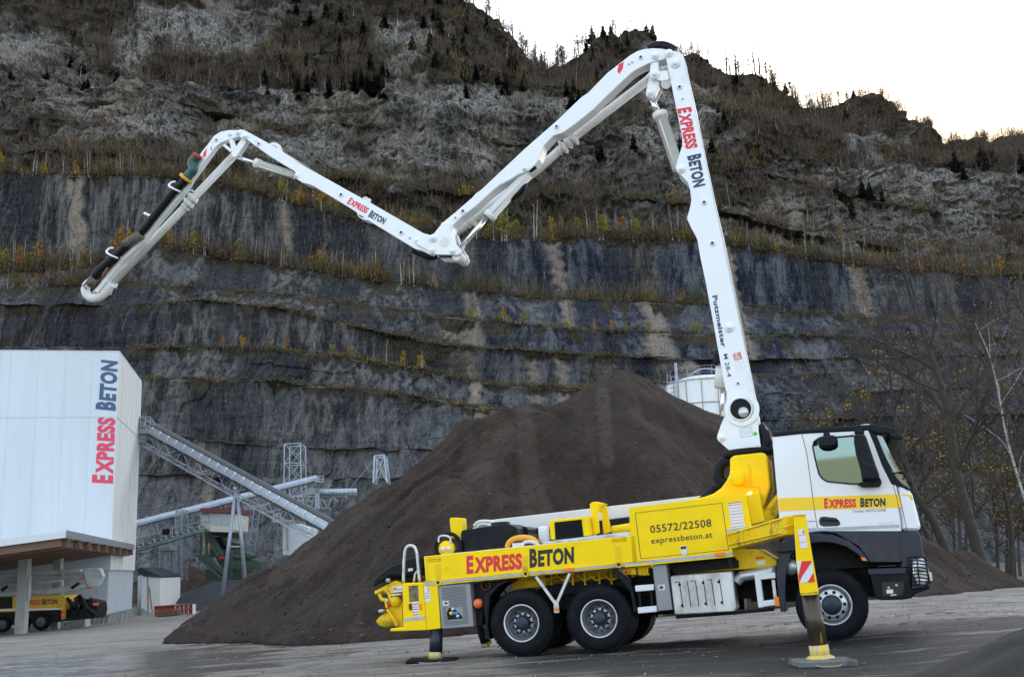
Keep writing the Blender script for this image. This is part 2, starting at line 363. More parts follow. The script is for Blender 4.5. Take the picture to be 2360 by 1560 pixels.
# (cliff-top line in the photograph, depth of that edge, width of the bench behind it, roughness)
LV = [
 (L((-500, 1345), (2900, 1325)), 166, 0, .0),
 (L((-500, 1100), (300, 1095), (640, 1100), (1300, 1110), (1750, 1080), (2900, 1060)), 172, 2.0, 1.0),
 (L((-500, 1005), (300, 998), (640, 1030), (900, 1038), (1300, 1040), (1700, 968), (1900, 965), (2900, 940)), 176, 3, 1.0),
 (L((-500, 880), (330, 872), (640, 878), (1000, 918), (1130, 945), (1400, 952), (1750, 905), (2900, 880)), 183, 6, 1.0),
 (L((-500, 795), (300, 800), (620, 803), (840, 830), (1000, 857), (1130, 886), (1320, 895), (1700, 860), (2900, 840)), 193, 8, 1.0),
 (L((-500, 705), (300, 700), (500, 690), (700, 720), (1000, 792), (1320, 818), (1640, 828), (1750, 828), (2900, 800)), 203, 2.5, 1.0),
 (L((-500, 662), (0, 662), (300, 650), (700, 682), (1000, 725), (1180, 740), (1352, 760), (1644, 769), (2000, 775), (2900, 770)), 210, 8, 1.0),
 (L((-500, 622), (150, 622), (240, 600), (330, 562), (520, 588), (700, 620), (850, 642), (1000, 658), (1230, 684), (1640, 699), (2000, 728), (2900, 735)), 226, 11, 1.0),
 (L((-500, 395), (0, 395), (250, 398), (420, 408), (580, 435), (700, 470), (760, 490), (900, 515), (1020, 535), (1100, 546), (1560, 546), (1700, 566), (1900, 600), (2250, 632), (2900, 650)), 240, 22, 1.0),
 (L((-500, 345), (0, 345), (300, 352), (600, 385), (900, 430), (1100, 455), (1500, 455), (1700, 490), (1900, 545), (2250, 590), (2900, 600)), 272, 3, 2.0),
 (L((-500, 225), (0, 222), (200, 230), (350, 215), (600, 278), (800, 288), (1000, 300), (1200, 330), (1500, 352), (1700, 372), (1900, 430), (2050, 470), (2260, 490), (2900, 500)), 300, 4, 2.5),
 (L((-500, 180), (0, 185), (150, 195), (300, 178), (450, 186), (600, 206), (800, 206), (950, 216), (1180, 250), (1400, 290), (1600, 312), (1750, 330), (1900, 370), (2100, 410), (2300, 408), (2900, 400)), 309, 14, 1.5),
 (L((-500, 80), (0, 88), (200, 96), (400, 130), (600, 125), (800, 110), (1000, 125), (1180, 170), (1400, 215), (1600, 240), (1760, 262), (1900, 300), (2100, 350), (2200, 370), (2350, 352), (2900, 340)), 345, 10, 3.0),
 (L((-500, -210), (0, -230), (600, -150), (900, -60), (1080, 16), (1150, 62), (1200, 106), (1240, 150), (1265, 156), (1335, 140), (1370, 98), (1440, 73), (1500, 84), (1550, 118), (1600, 122), (1640, 158), (1670, 168), (1740, 164), (1790, 184), (1830, 216), (1870, 240), (1930, 232), (1960, 222), (2010, 214), (2060, 236), (2090, 274), (2145, 280), (2160, 300), (2175, 330), (2215, 322), (2290, 320), (2360, 300), (2600, 250), (2900, 240)), 405, 0, 4.0),
]
vp = LV[0][0].copy(); lines = [vp]
for k in range(1, len(LV)):
    v = LV[k][0] + fbm(U / 75., k * 7.3, 0, 5, 40 + k, .55) * (4.5 if k < 9 else 16 if k < 13 else 4)
    v = np.minimum(v, lines[-1] - 6); lines.append(v)
def zof(u, v, D):   # world x,z for pixel column u, row v at depth D (vectorised)
    dx = _f.x + CR.x * (u - 1180) / F - CU.x * (v - 780) / F
    dy = _f.y + CR.y * (u - 1180) / F - CU.y * (v - 780) / F
    dz = _f.z + CR.z * (u - 1180) / F - CU.z * (v - 780) / F
    k = D / dy; return dx * k, dz * k + CAMZ
rows = []; typ = []; lev = []; benchrow = {}
butt = lambda k, a: fbm(U / 210., k * .35, 3, 3, 90) * a
xb, zb, Db = None, None, None
for k, (vl, D, rec, rg) in enumerate(LV):
    big = {0: 2, 1: 2, 2: 2.5, 3: 3, 4: 3, 5: 3.5, 6: 3.5, 7: 4, 8: 5}.get(k, 9 if k < 13 else 14)
    Dk = D + butt(k, big) + (12 * ((U - 1180) / 1180.) ** 2 * (k > 0))
    if k >= 9:   # gullies in the natural mountain
        Dk = Dk + np.abs(fbm(U / 130., k * .5, 1, 3, 95)) * 16
    x, z = zof(U, lines[k], Dk)
    if k == 0: rows.append(np.stack([x, Dk, z - 6], -1)); typ.append(0.); lev.append(0)
    else:
        dv = np.mean(lines[k - 1] - lines[k]); n = max(5, int(dv / 2.7))
        for i in range(1, n + 1):
            t = i / n; tt = t if k < 9 else t ** .85
            rows.append(np.stack([xb + (x - xb) * t, Db + (Dk - Db) * tt, zb + (z - zb) * t], -1)); typ.append(rg); lev.append(k)
    if k in (0,): rows.append(np.stack([x, Dk, z], -1)); typ.append(0.); lev.append(0)
    if rec:
        s0 = len(rows)
        for i in (1, 2, 3):
            Dd = Dk + rec * i / 3; kx = Dd / Dk
            rows.append(np.stack([x * kx, Dd, z + rec * .04 * i], -1)); typ.append(-1.); lev.append(k)
        benchrow[k] = (s0 - 1, s0 + 2)
        Db = Dk + rec; xb = x * Db / Dk; zb = z + rec * .12
    else: xb, zb, Db = x, z, Dk
top = rows[-1]
for d_, h_ in ((8, -2), (40, -25), (150, -120)):
    rows.append(top + np.array([0, d_, h_])); typ.append(4.); lev.append(13)
P = np.stack(rows); NR = len(P); TY_ = np.array(typ)[:, None]; LE = np.array(lev)[:, None] * np.ones((1, NC))
x, y, z = P[..., 0], P[..., 1], P[..., 2]
amp = clip(TY_, 0, 9)
# displaced towards / away from the viewer: joints, ribs, ledges
rib = fbm(x * .16, z * .035, LE * 3, 4, 11); blk = fbm(x * .55, z * .30, LE, 4, 12); strata = fbm(x * .05, z * .9, 0, 3, 13)
big = fbm(x * .035, z * .05, y * .02, 5, 14, .6); rid = 1 - 2 * np.abs(fbm(x * .05 + z * .02, z * .04, 1, 4, 15))
upm = clip(LE - 8, 0, 1)
edge = np.ones_like(x)
isl = (TY_[:, 0] >= 0)
sz = z + fbm(x * .03, y * .03, 2, 3, 200) * 7 + x * .05
saw = lambda q: q - np.floor(q)
ledge = saw(sz / 6.3) ** 2 * 1.7 * clip(.5 + 1.6 * fbm(x * .04, z * .05, 7, 3, 201), 0, 1) + saw(sz / 2.3 + .3) ** 2 * .8 * clip(.4 + 1.8 * fbm(x * .09, z * .1, 8, 3, 202), 0, 1)
crk = (1 - np.abs(fbm(x * .35, z * .12, LE * 3, 3, 203)) * 5).clip(0, 1)
crag = np.abs(fbm(x * .16, z * .11, 5, 4, 204)) * 5.5 + np.abs(fbm(x * .45, z * .3, 6, 3, 205)) * 2.2
qz = lambda n, k: np.floor(n * k + .3 * n) / k
xw = x + fbm(z * .12, x * .05, 3, 3, 210) * 2.2; zw = z + fbm(x * .1, z * .1, 4, 3, 211) * 1.2
q1 = qz(vn(xw * .13, zw * .018, LE * 5, 212), 5); q2 = qz(vn(xw * .42, zw * .06, LE * 3, 213), 4); q3 = qz(vn(xw * 1.05, zw * .28, LE, 214), 3); q4 = qz(vn(xw * .2, zw * .22, 9, 215), 5)
dy = (rib * 1.2 + q1 * 2.2 + q2 * 1.1 + q3 * .5 + strata * .3) * (1 - upm) + upm * (ledge + crag + q4 * 3.0 + q2 * 1.4 + q3 * .7 - 4) + upm * (big * 7 + rid * 3.2 + blk * 1.6 + fbm(x * .2, z * .35, 2, 4, 17) * 2.6 + strata * 1.0)
dy = dy * clip(amp, 0, 1) + (TY_ < 0) * fbm(x * .2, y * .2, 0, 3, 18) * .8
taper = np.ones(NR)
taper[LE[:, 0] == 13] = 1
P2 = P.copy(); P2[..., 1] += dy; P2[..., 0] += fbm(z * .3, x * .3, 0, 3, 19) * .5 * clip(amp, 0, 1)
# bench surfaces and tops get small hummocks
P2[..., 2] += (TY_ < 0) * fbm(x * .35, y * .35, 5, 3, 20) * .5 + upm * fbm(x * .25, z * .3, 3, 4, 24) * 1.2
# slope estimate for plant cover
dz_ = np.gradient(P2[..., 2], axis=0); dyy = np.gradient(P2[..., 1], axis=0)
flat = clip(np.abs(dyy) / (np.abs(dz_) + .12) , 0, 3)
for _ in range(3): flat = (flat + np.roll(flat, 1, 0) + np.roll(flat, -1, 0) + np.roll(flat, 1, 1) + np.roll(flat, -1, 1)) / 5
n1 = fbm(x * .05, z * .07, 0, 5, 31); n2 = fbm(x * .02, z * .035, 0, 4, 32); n3 = fbm(x * .3, z * .3, 1, 4, 33)
hcov = {9: .62, 10: .42, 11: -.75, 12: .30, 13: .52}
cov = np.zeros_like(x)
for k, a in hcov.items(): cov[LE[:, 0] == k] = a
veg = clip(upm * (cov + .42 * (flat - .8) + 1.15 * n1 + .8 * n2 + .35 * n3 + .05), 0, 1)
veg = np.maximum(veg, (TY_ < 0) * 1.0)
# plants creeping over the ledges of the quarry
for k, (r0, r1) in benchrow.items():
    for j in range(1, 9):
        if r0 - j < 0: break
        veg[r0 - j] = np.maximum(veg[r0 - j], clip(1.05 - j * .16 + fbm(U / 24., k, 0, 3, 50 + k) * 1.3, 0, 1) * (.9 if k in (3, 4, 5, 6, 7, 8) else .35))
wedge = clip((U[None, :] - 1000) / 350, 0, 1) * clip((2000 - U[None, :]) / 150, 0, 1)
veg = np.maximum(veg, clip(.2 + n1 * 1.6 + n2, 0, .8) * (1 - upm) * (1 - wedge) * clip((LE - 4), 0, 1) * (LE < 7) * .8)
# tan mineral runs (vertical bands under certain ledges), dark wet runs, light spalls
tan = np.zeros_like(x)
def run(k0, k1, u0, u1, slant, wd):
    r = (LE[:, 0] >= k0) & (LE[:, 0] <= k1); rr = np.where(r)[0]
    if not len(rr): return
    t = (np.arange(len(rr)) / max(1, len(rr) - 1))[::-1]     # 0 at top
    for i, q in zip(rr, t):
        uc = u0 + (u1 - u0) * q; ww = 1.5 * wd * (1 + .5 * vn(q * 9, uc * .1, 0, 7)) + 1.5 * np.sin(q * 20 + uc)
        tan[i] = np.maximum(tan[i], clip(1.4 - np.abs(U - uc + 4 * math.sin(q * 11 + uc)) / ww, 0, 1))
for a in ((8, 8, 1270, 1297, 0, 7), (8, 8, 1470, 1505, 0, 12), (8, 8, 1478, 1492, 0, 6), (7, 7, 1300, 1318, 0, 8), (7, 7, 1495, 1525, 0, 12), (6, 6, 1515, 1530, 0, 15), (8, 6, 1075, 1095, 0, 10),
          (8, 8, 1675, 1700, 0, 5), (7, 6, 1702, 1745, 0, 5), (8, 8, 1975, 2010, 0, 9), (5, 5, 1075, 1090, 0, 7), (4, 3, 1095, 1118, 0, 7), (5, 5, 1220, 1240, 0, 7), (4, 3, 1236, 1262, 0, 8), (5, 5, 1290, 1300, 0, 7), (4, 3, 1303, 1318, 0, 9),
          (5, 4, 1385, 1412, 0, 14), (5, 4, 1444, 1455, 0, 6), (5, 4, 1525, 1548, 0, 7), (5, 4, 1545, 1562, 0, 7), (5, 4, 1562, 1578, 0, 5), (5, 3, 1590, 1606, 0, 9), (5, 5, 1355, 1368, 0, 8), (6, 5, 1045, 1075, 0, 18), (7, 7, 1082, 1096, 0, 9), (8, 8, 1070, 1092, 0, 11), (2, 3, 1135, 1148, 0, 6),
          (8, 8, 655, 668, 0, 7), (8, 8, 745, 752, 0, 5), (8, 8, 160, 175, 0, 9), (1, 2, 455, 480, 0, 9)):
    run(min(a[0], a[1]), max(a[0], a[1]), *a[2:])
tan = clip(tan * (.95 + .9 * fbm(x * .4, z * .06, 0, 3, 61) + .2), 0, 1)
tan = np.maximum(tan, upm * clip(fbm(x * .06, z * .05, 3, 4, 62) * 2.2 - .25, 0, .75))
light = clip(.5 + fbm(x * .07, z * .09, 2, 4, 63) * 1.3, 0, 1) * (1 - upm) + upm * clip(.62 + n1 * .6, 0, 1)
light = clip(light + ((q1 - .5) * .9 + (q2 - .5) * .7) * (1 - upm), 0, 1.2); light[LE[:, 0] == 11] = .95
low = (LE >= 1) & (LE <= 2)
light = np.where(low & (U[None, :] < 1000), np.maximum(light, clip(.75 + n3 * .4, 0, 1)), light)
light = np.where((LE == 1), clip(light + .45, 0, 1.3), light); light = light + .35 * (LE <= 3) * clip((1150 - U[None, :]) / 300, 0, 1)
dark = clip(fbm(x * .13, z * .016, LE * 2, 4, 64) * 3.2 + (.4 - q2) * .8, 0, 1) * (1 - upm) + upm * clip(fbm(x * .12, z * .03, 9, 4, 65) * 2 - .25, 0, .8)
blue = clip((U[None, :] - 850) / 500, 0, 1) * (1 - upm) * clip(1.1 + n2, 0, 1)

Dz = (P2[..., 2] - CAMZ); kk = (P2[..., 0] * _f.x + P2[..., 1] * _f.y + Dz * _f.z)
PV = 780 - F * (P2[..., 0] * CU.x + P2[..., 1] * CU.y + Dz * CU.z) / kk; PUU = 1180 + F * (P2[..., 0] * CR.x + P2[..., 1] * CR.y + Dz * CR.z) / kk
wob = fbm(x * .07, z * .07, 4, 4, 77)
def blob(u0, u1, v0, v1): return clip(1.5 - np.maximum(np.abs(PUU - (u0 + u1) / 2) / ((u1 - u0) / 2), np.abs(PV - (v0 + v1) / 2) / ((v1 - v0) / 2)) * 1.0 + wob * 1.3, 0, 1)
pale = np.zeros_like(x)
for b_ in ((300, 570, -20, 130), (850, 950, 25, 110), (900, 1010, 60, 150), (-20, 185, 75, 125), (1200, 1420, 225, 270), (1590, 1670, 180, 300), (1990, 2120, 290, 400), (2100, 2280, 390, 450), (660, 900, 245, 282), (560, 1080, 205, 250), (920, 1180, 215, 265), (560, 680, 330, 420), (190, 400, 225, 320), (700, 900, 330, 420), (960, 1150, 300, 400), (1480, 1640, 190, 330), (2130, 2300, 440, 510)):
    pale = np.maximum(pale, blob(*b_))
woods = np.zeros_like(x)
for b_ in ((620, 850, 60, 200), (980, 1200, 60, 200), (-40, 280, -60, 60), (1260, 1520, 60, 170), (1680, 1900, 180, 390), (1880, 2080, 200, 290), (1560, 1650, 110, 200), (2060, 2400, 300, 380), (560, 900, -100, 40), (400, 600, 120, 190), (950, 1240, -60, 100)):
    woods = np.maximum(woods, blob(*b_))
over_ = blob(330, 560, 188, 228)
veg = clip(veg + upm * (woods * 1.0 - pale * .9), 0, 1); light = clip(light + upm * pale * .6, 0, 1); dark = np.maximum(dark * (1 - pale * .7), upm * over_)
m = NT('quarry_rock')
s1 = m.noise(.55, (1, 1, .10), 6, .65); s2 = m.noise(1.9, (1, 1, .22), 6, .7); s3 = m.noise(.28, (1, 1, 1), 8, .68); st = m.noise(1.0, (.06, .06, 1.1), 6, .75); s4 = m.noise(1.3, (1, 1, 1), 8, .75)
base = m.mix(m.rng(s1, .43, .59), (.028, .029, .033), (.195, .188, .178))
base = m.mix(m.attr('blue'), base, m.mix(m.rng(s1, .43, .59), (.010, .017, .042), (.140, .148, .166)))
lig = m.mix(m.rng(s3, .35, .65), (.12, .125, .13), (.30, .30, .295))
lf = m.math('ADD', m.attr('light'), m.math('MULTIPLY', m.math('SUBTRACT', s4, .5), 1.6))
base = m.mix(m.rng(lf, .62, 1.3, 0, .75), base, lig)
upc = m.mix(m.rng(s4, .38, .62), (.115, .100, .082), (.36, .325, .27)); upc = m.mix(m.math('MULTIPLY', m.attr('pale'), m.rng(s4, .36, .60)), upc, (.50, .475, .43))
upc = m.mix(m.rng(s2, .55, .75, 0, .6), upc, (.05, .052, .058))
base = m.mix(m.math('MULTIPLY', m.attr('up'), .85), base, upc)
base = m.mix(m.rng(s2, .60, .72, 0, .65), base, (.30, .31, .32))
vo = m.n.new('ShaderNodeTexVoronoi'); vo.feature = 'DISTANCE_TO_EDGE'; vo.inputs['Scale'].default_value = .55; mpv_ = m.n.new('ShaderNodeMapping'); mpv_.inputs['Scale'].default_value = (1, 1, .45)
wn = m.n.new('ShaderNodeTexNoise'); wn.inputs['Scale'].default_value = .9; wn.inputs['Detail'].default_value = 5; m.l.new(m.tc.outputs['Object'], wn.inputs[0]); wa = m.n.new('ShaderNodeVectorMath'); wa.operation = 'MULTIPLY_ADD'; wa.inputs[1].default_value = (2.2, 2.2, 2.2); m.l.new(wn.outputs['Color'], wa.inputs[0]); m.l.new(m.tc.outputs['Object'], wa.inputs[2]); m.l.new(wa.outputs[0], mpv_.inputs[0]); m.l.new(mpv_.outputs[0], vo.inputs[0])
ck = m.math('MULTIPLY', m.math('MULTIPLY', m.rng(vo.outputs['Distance'], .0, .09, 1, 0), m.rng(s3, .40, .58, .15, 1)), m.rng(m.attr('up'), 0, 1, .25, 1))
base = m.mix(m.math('MULTIPLY', ck, .8), base, (.022, .021, .022))
sv = m.noise(1.1, (1, 1, .07), 8, .82)
base = m.mix(m.math('MULTIPLY', m.rng(sv, .53, .60, 0, .85), 1.0), base, (.018, .021, .030))
tf = m.math('MULTIPLY', m.attr('tan'), m.rng(s2, .2, .5, .5, 1))
base = m.mix(tf, base, m.mix(m.rng(s4, .3, .7), (.20, .155, .12), (.46, .39, .31)))
base = m.mix(m.math('MULTIPLY', m.attr('dark'), m.rng(s1, .3, .6, .3, .95)), base, (.014, .017, .026))
base = m.mix(m.rng(st, .64, .665, 0, .7), base, (.014, .015, .018)); s6 = m.noise(2.4, (1, 1, .045), 7, .8); base = m.mix(m.math('MULTIPLY', m.rng(s6, .56, .63, 0, .6), m.rng(m.attr('up'), 0, 1, 1, .2)), base, (.27, .275, .28))
vf = m.math('ADD', m.attr('veg'), m.math('MULTIPLY', m.math('SUBTRACT', s4, .5), 1.5)); vf = m.rng(vf, .42, .68)
v1 = m.noise(.13, (1, 1, 1), 5, .6); v2 = m.noise(1.5, (1, 1, .5), 6, .75)
vc = m.mix(m.rng(v1, .36, .64), (.044, .032, .021), (.082, .066, .034)); vc = m.mix(m.rng(v2, .45, .7), vc, (.014, .012, .010)); vc = m.mix(m.rng(v2, .30, .42, .75, 0), vc, (.13, .10, .06))
base = m.mix(vf, base, vc)
m.set('Base Color', base); m.set('Roughness', .85); m.set('Specular IOR Level', .3)
h = m.math('ADD', m.math('MULTIPLY', ck, -.5), m.math('ADD', m.math('MULTIPLY', s2, .5), m.math('ADD', m.math('MULTIPLY', s4, .6), m.math('MULTIPLY', st, .5))))
m.bump(h, 1.0, 1.6)
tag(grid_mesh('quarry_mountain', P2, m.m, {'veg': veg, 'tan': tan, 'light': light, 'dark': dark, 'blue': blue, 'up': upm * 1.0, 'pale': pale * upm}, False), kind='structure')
MP = P2; MLE = LE

# ---- gravel heap
def cone(X, Y, u, v, D, sL, sR, sF, rnd=1.0, sB=.65):
    p = at(u, v, D); dx = X - p.x; dyv = Y - p.y
    sx = np.where(dx < 0, sL, sR); sy = np.where(dyv < 0, sF, sB)
    r = np.sqrt((dx * sx) ** 2 + (dyv * sy) ** 2 + rnd ** 2 * .35) - rnd * .59
    return p.z - r
hx = np.linspace(-17, 42, 500); hy = np.linspace(22.5, 66, 380); X, Y = np.meshgrid(hx, hy)
c1 = cone(X, Y, 1448, 839, 44, .58, .68, .66, .3)
c2 = cone(X, Y, 1212, 930, 41, .64, .80, .64, .9)
c3 = cone(X, Y, 1080, 957, 46, 1.1, .8, .6, 1.0)
c2b = cone(X, Y, 1320, 918, 42.5, .62, .66, .66, .8)
c4 = cone(X, Y, 1150, 958, 39.5, .68, .9, .64, .8)
def smax(a, b, k=.35):
    h = clip(.5 + .5 * (a - b) / k, 0, 1); return b * (1 - h) + a * h + k * h * (1 - h)
c6 = cone(X, Y, 2230, 1275, 46, .62, .50, .66, .8); H = smax(smax(c1, c2b, .15), smax(c2, c4)); H = smax(smax(H, c3), c6)
foot = [gnd(a, b) for a, b in ((250, 1440), (380, 1470), (450, 1484), (600, 1486), (860, 1487), (1050, 1476), (1250, 1452), (1500, 1424), (1800, 1402), (2100, 1376), (2360, 1354), (2700, 1330))]
foot = [Vector((foot[1].x - 1.5, foot[1].y + 14, 0))] + foot[1:]
SDf = np.full(X.shape, 1e9)
for a_, b_ in zip(foot[:-1], foot[1:]):
    ex, ey = b_.x - a_.x, b_.y - a_.y; L2 = ex * ex + ey * ey; t_ = clip(((X - a_.x) * ex + (Y - a_.y) * ey) / L2, 0, 1); qx, qy = X - (a_.x + ex * t_), Y - (a_.y + ey * t_)
    d_ = np.sqrt(qx ** 2 + qy ** 2); sg = np.sign(ex * (Y - a_.y) - ey * (X - a_.x)); SDf = np.where(d_ < np.abs(SDf), d_ * sg, SDf)
g0 = gz(X, Y)
SDf = SDf + fbm(X * .3, Y * .3, 3, 4, 78) * .8
ft = g0 + np.where(SDf > 0, .84 * SDf - .25 * (1 - np.exp(-np.abs(SDf) / .6)) + .05, SDf * .6)
H = -smax(-H, -ft, .3)
over = clip((H - g0) / 2, 0, 1)
# loader-cut scarp in the middle of the face and slumps
pk = at(1448, 839, 44); th = np.arctan2(Y - pk.y + 2, X - pk.x); rr_ = np.hypot(X - pk.x, Y - pk.y); over = over * clip(rr_ / 7, .08, 1)
gul = fbm(X * .35 + Y * .05, Y * .10, 0, 4, 71); slump = fbm(X * .16, Y * .22, 2, 4, 72)
H = H + over * (gul * .55 + slump * .75 + fbm(X * .9, Y * .7, 0, 4, 73) * .16 + fbm(X * 3, Y * 2.4, 0, 3, 74) * .06)
sc = np.tanh((X - (1.0 + .25 * (Y - 30) + .5 * np.sin(Y * .9))) * 2.2)
rill = np.abs(fbm(th * 11, rr_ * .10, 3, 4, 79)); H = H + over * (rill * .75 - .2) * clip(rr_ / 6, 0, 1) * clip(.4 + 1.5 * fbm(X * .12, Y * .12, 6, 2, 80), 0, 1)
scp = fbm(X * .25, Y * .30, 8, 3, 86); H = H - over * .35 * clip((scp - .08) * 14, 0, 1) * clip(.5 + fbm(X * .1, Y * .1, 1, 2, 87) * 2, 0, 1)
H = H + over * .55 * sc * clip(1 - np.abs(X - 1.2) / 4.2, 0, 1) * clip((36 - Y) / 3, 0, 1)
toe = (fbm(X * .8, Y * .8, 0, 4, 75) * .22 + fbm(X * .22, Y * .22, 0, 3, 76) * .55) * clip(1 - np.abs(H - g0) / 1.5, 0, 1)
Z = np.where(H + toe > g0, H + toe, g0 - .35)
Z = np.maximum(np.minimum(Z, H + toe), g0 - .35)
g = NT('brown_gravel_heap'); a = g.noise(.5, (1, 1, 1), 7, .6); b = g.noise(5, (1, 1, 2.5), 7, .7); c = g.noise(24, (1, 1, 1), 3, .7); e = g.noise(.9, (1.4, .4, .35), 5, .6)
col = g.mix(g.rng(a, .35, .65), (.038, .0235, .0165), (.072, .046, .033)); dz = g.rng(g.math('ADD', g.attr('dry'), g.math('MULTIPLY', g.math('SUBTRACT', e, .5), 1.6)), .3, .75); col = g.mix(dz, col, (.092, .067, .050))
col = g.mix(g.rng(e, .52, .68, 0, .8), col, (.088, .064, .048)); col = g.mix(g.rng(b, .52, .68, 0, .85), col, (.010, .008, .007)); col = g.mix(g.rng(c, .58, .7, 0, .6), col, (.12, .10, .085))
g.set('Base Color', col); g.set('Roughness', .9); g.set('Specular IOR Level', .25)
g.bump(g.math('ADD', g.math('MULTIPLY', b, .8), g.math('MULTIPLY', c, .5)), 1.0, .30)
HEAPM = g.m; Z_HEAP = Z.copy()
Dz = Z - CAMZ; kk = X * _f.x + Y * _f.y + Dz * _f.z; hv = 780 - F * (X * CU.x + Y * CU.y + Dz * CU.z) / kk; hu = 1180 + F * (X * CR.x + Y * CR.y + Dz * CR.z) / kk
dry = np.zeros_like(X)
for (ax, ay, bx, by, wd) in ((1205, 930, 1225, 1165, 34), (1150, 990, 1050, 1180, 60), (900, 1075, 690, 1310, 38), (1390, 900, 1400, 1060, 22), (820, 1180, 640, 1330, 26), (1230, 1120, 1260, 1175, 22)):
    L2 = (bx - ax) ** 2 + (by - ay) ** 2; t_ = clip(((hu - ax) * (bx - ax) + (hv - ay) * (by - ay)) / L2, 0, 1); d_ = np.hypot(hu - ax - (bx - ax) * t_, hv - ay - (by - ay) * t_); dry = np.maximum(dry, clip(1.2 - d_ / wd, 0, 1))
tag(grid_mesh('gravel_heap', np.stack([X, Y, Z], -1), g.m, {'dry': dry}, True), 'huge brown gravel heap with a pointed crest rising behind the pump truck', 'gravel heap')
def heap(name, cx, cy, rx, ry, h, mt, label, seed, n=90, p=1.0):
    xs = np.linspace(-1.15, 1.15, n); X, Y = np.meshgrid(xs, xs); r = np.sqrt(X ** 2 + Y ** 2)
    wx, wy = cx + X * rx, cy + Y * ry
    hh = h * (1 - np.sqrt(r ** 2 + .02) ** p) + h * .12 * fbm(wx * .3, wy * .3, 0, 4, seed) + .05 * fbm(wx * 1.8, wy * 1.8, 0, 3, seed + 1)
    Z = gz(wx, wy) + np.maximum(hh, -.3)
    return tag(grid_mesh(name, np.stack([wx, wy, Z], -1), mt, None, True), label, 'gravel heap')
g = NT('dark_grey_gravel'); a = g.noise(.6, (1, 1, 1), 7, .6); b = g.noise(4, (1, 1, 2), 6, .7)
col = g.mix(g.rng(a, .35, .65), (.022, .026, .032), (.045, .05, .058)); col = g.mix(g.rng(b, .5, .75, 0, .7), col, (.014, .016, .02)); g.set('Base Color', col); g.set('Roughness', .9); g.bump(b, .8, .15)
DKG = g.m
g = NT('near_dark_mud'); a = g.noise(3, (1, 1, 1), 7, .6); b = g.noise(18, (1, 1, 1), 6, .7)
col = g.mix(g.rng(a, .35, .65), (.014, .012, .011), (.032, .028, .026)); col = g.mix(g.rng(b, .5, .75, 0, .7), col, (.012, .011, .01)); g.set('Base Color', col); g.set('Roughness', .85); g.bump(b, .8, .05)
p = gnd(2440, 1600)
heap('mud_heap', p.x + .3, p.y + .4, 2.0, 2.0, .92, g.m, 'low dark mud heap cut by the bottom right corner of the yard', 81, 110)
a = at(500, 1345, 108); heap('gravel_heap', a.x + 1, 110, 12, 7, 3.0, DKG, 'low blue grey gravel heap between the shed and the brown heap', 83)
a = at(430, 1300, 122); heap('gravel_heap', a.x, 124, 8.5, 6, 5.2, HEAPM, 'small brown grey gravel heap behind the blue grey one', 85)

# loose stones and lumps, too many to count
def pebbles(name, pts, sz, mats):
    rg = np.random.default_rng(9); n = len(pts); base = np.array([(1, 0, 0), (-1, 0, 0), (0, 1, 0), (0, -1, 0), (0, 0, 1), (0, 0, -1)], float)
    sc_ = (sz[:, None, None] * rg.uniform(.5, 1.2, (n, 6, 1))); an = rg.uniform(0, 6.28, n); c, s_ = np.cos(an), np.sin(an)
    b = base[None] * sc_ + rg.normal(0, .25, (n, 6, 3)) * sz[:, None, None]; b[..., 2] *= .7
    v = np.stack([b[..., 0] * c[:, None] - b[..., 1] * s_[:, None], b[..., 0] * s_[:, None] + b[..., 1] * c[:, None], b[..., 2]], -1) + pts[:, None]
    f = np.array([(0, 2, 4), (2, 1, 4), (1, 3, 4), (3, 0, 4), (2, 0, 5), (1, 2, 5), (3, 1, 5), (0, 3, 5)]); fi = (f[None] + (np.arange(n) * 6)[:, None, None]).reshape(-1)
    me = bpy.data.meshes.new(name); me.vertices.add(n * 6); me.vertices.foreach_set('co', v.reshape(-1).astype(np.float32)); me.loops.add(len(fi)); me.loops.foreach_set('vertex_index', fi.astype(np.int32)); me.polygons.add(n * 8); me.polygons.foreach_set('loop_start', np.arange(0, n * 24, 3, dtype=np.int32)); me.polygons.foreach_set('material_index', np.repeat(rg.integers(0, len(mats), n), 8).astype(np.int32)); me.update(calc_edges=True)
    for m_ in mats: me.materials.append(m_)
    o = bpy.data.objects.new(name, me); COL.objects.link(o); tag(o, kind='stuff')
STN = [mat('grey_stone', (.26, .24, .21), .85), mat('dark_stone', (.10, .09, .08), .85), mat('brown_clod', (.12, .10, .08), .9)]
rg_ = np.random.default_rng(2); n_ = 9000; yy = 11 + 26 * rg_.random(n_) ** 1.5; xx = (rg_.random(n_) - .5) * yy * 1.0; sz = .006 + .024 * rg_.random(n_) ** 5
from bisect import bisect
def gsamp(xx, yy, gx_, gy_, Zg):
    i = clip(np.searchsorted(gy_, yy) - 1, 0, len(gy_) - 2); j = clip(np.searchsorted(gx_, xx) - 1, 0, len(gx_) - 2); fy = (yy - gy_[i]) / (gy_[i + 1] - gy_[i]); fx = (xx - gx_[j]) / (gx_[j + 1] - gx_[j])
    return Zg[i, j] * (1 - fx) * (1 - fy) + Zg[i, j + 1] * fx * (1 - fy) + Zg[i + 1, j] * (1 - fx) * fy + Zg[i + 1, j + 1] * fx * fy
pebbles('loose_stones', np.stack([xx, yy, gsamp(xx, yy, gx, gy, ZG) + sz * .3], -1), sz, STN)
n_ = 26000; xx = rg_.uniform(-14, 30, n_); yy = rg_.uniform(24, 46, n_); zz = gsamp(xx, yy, hx, hy, Z_HEAP); hz_ = zz - gz(xx, yy); k_ = (hz_ > .02) & (rg_.random(n_) < .35 + .65 * np.exp(-hz_ / 1.5)); xx, yy, zz = xx[k_], yy[k_], zz[k_]; sz = .015 + .05 * rg_.random(len(xx)) ** 5
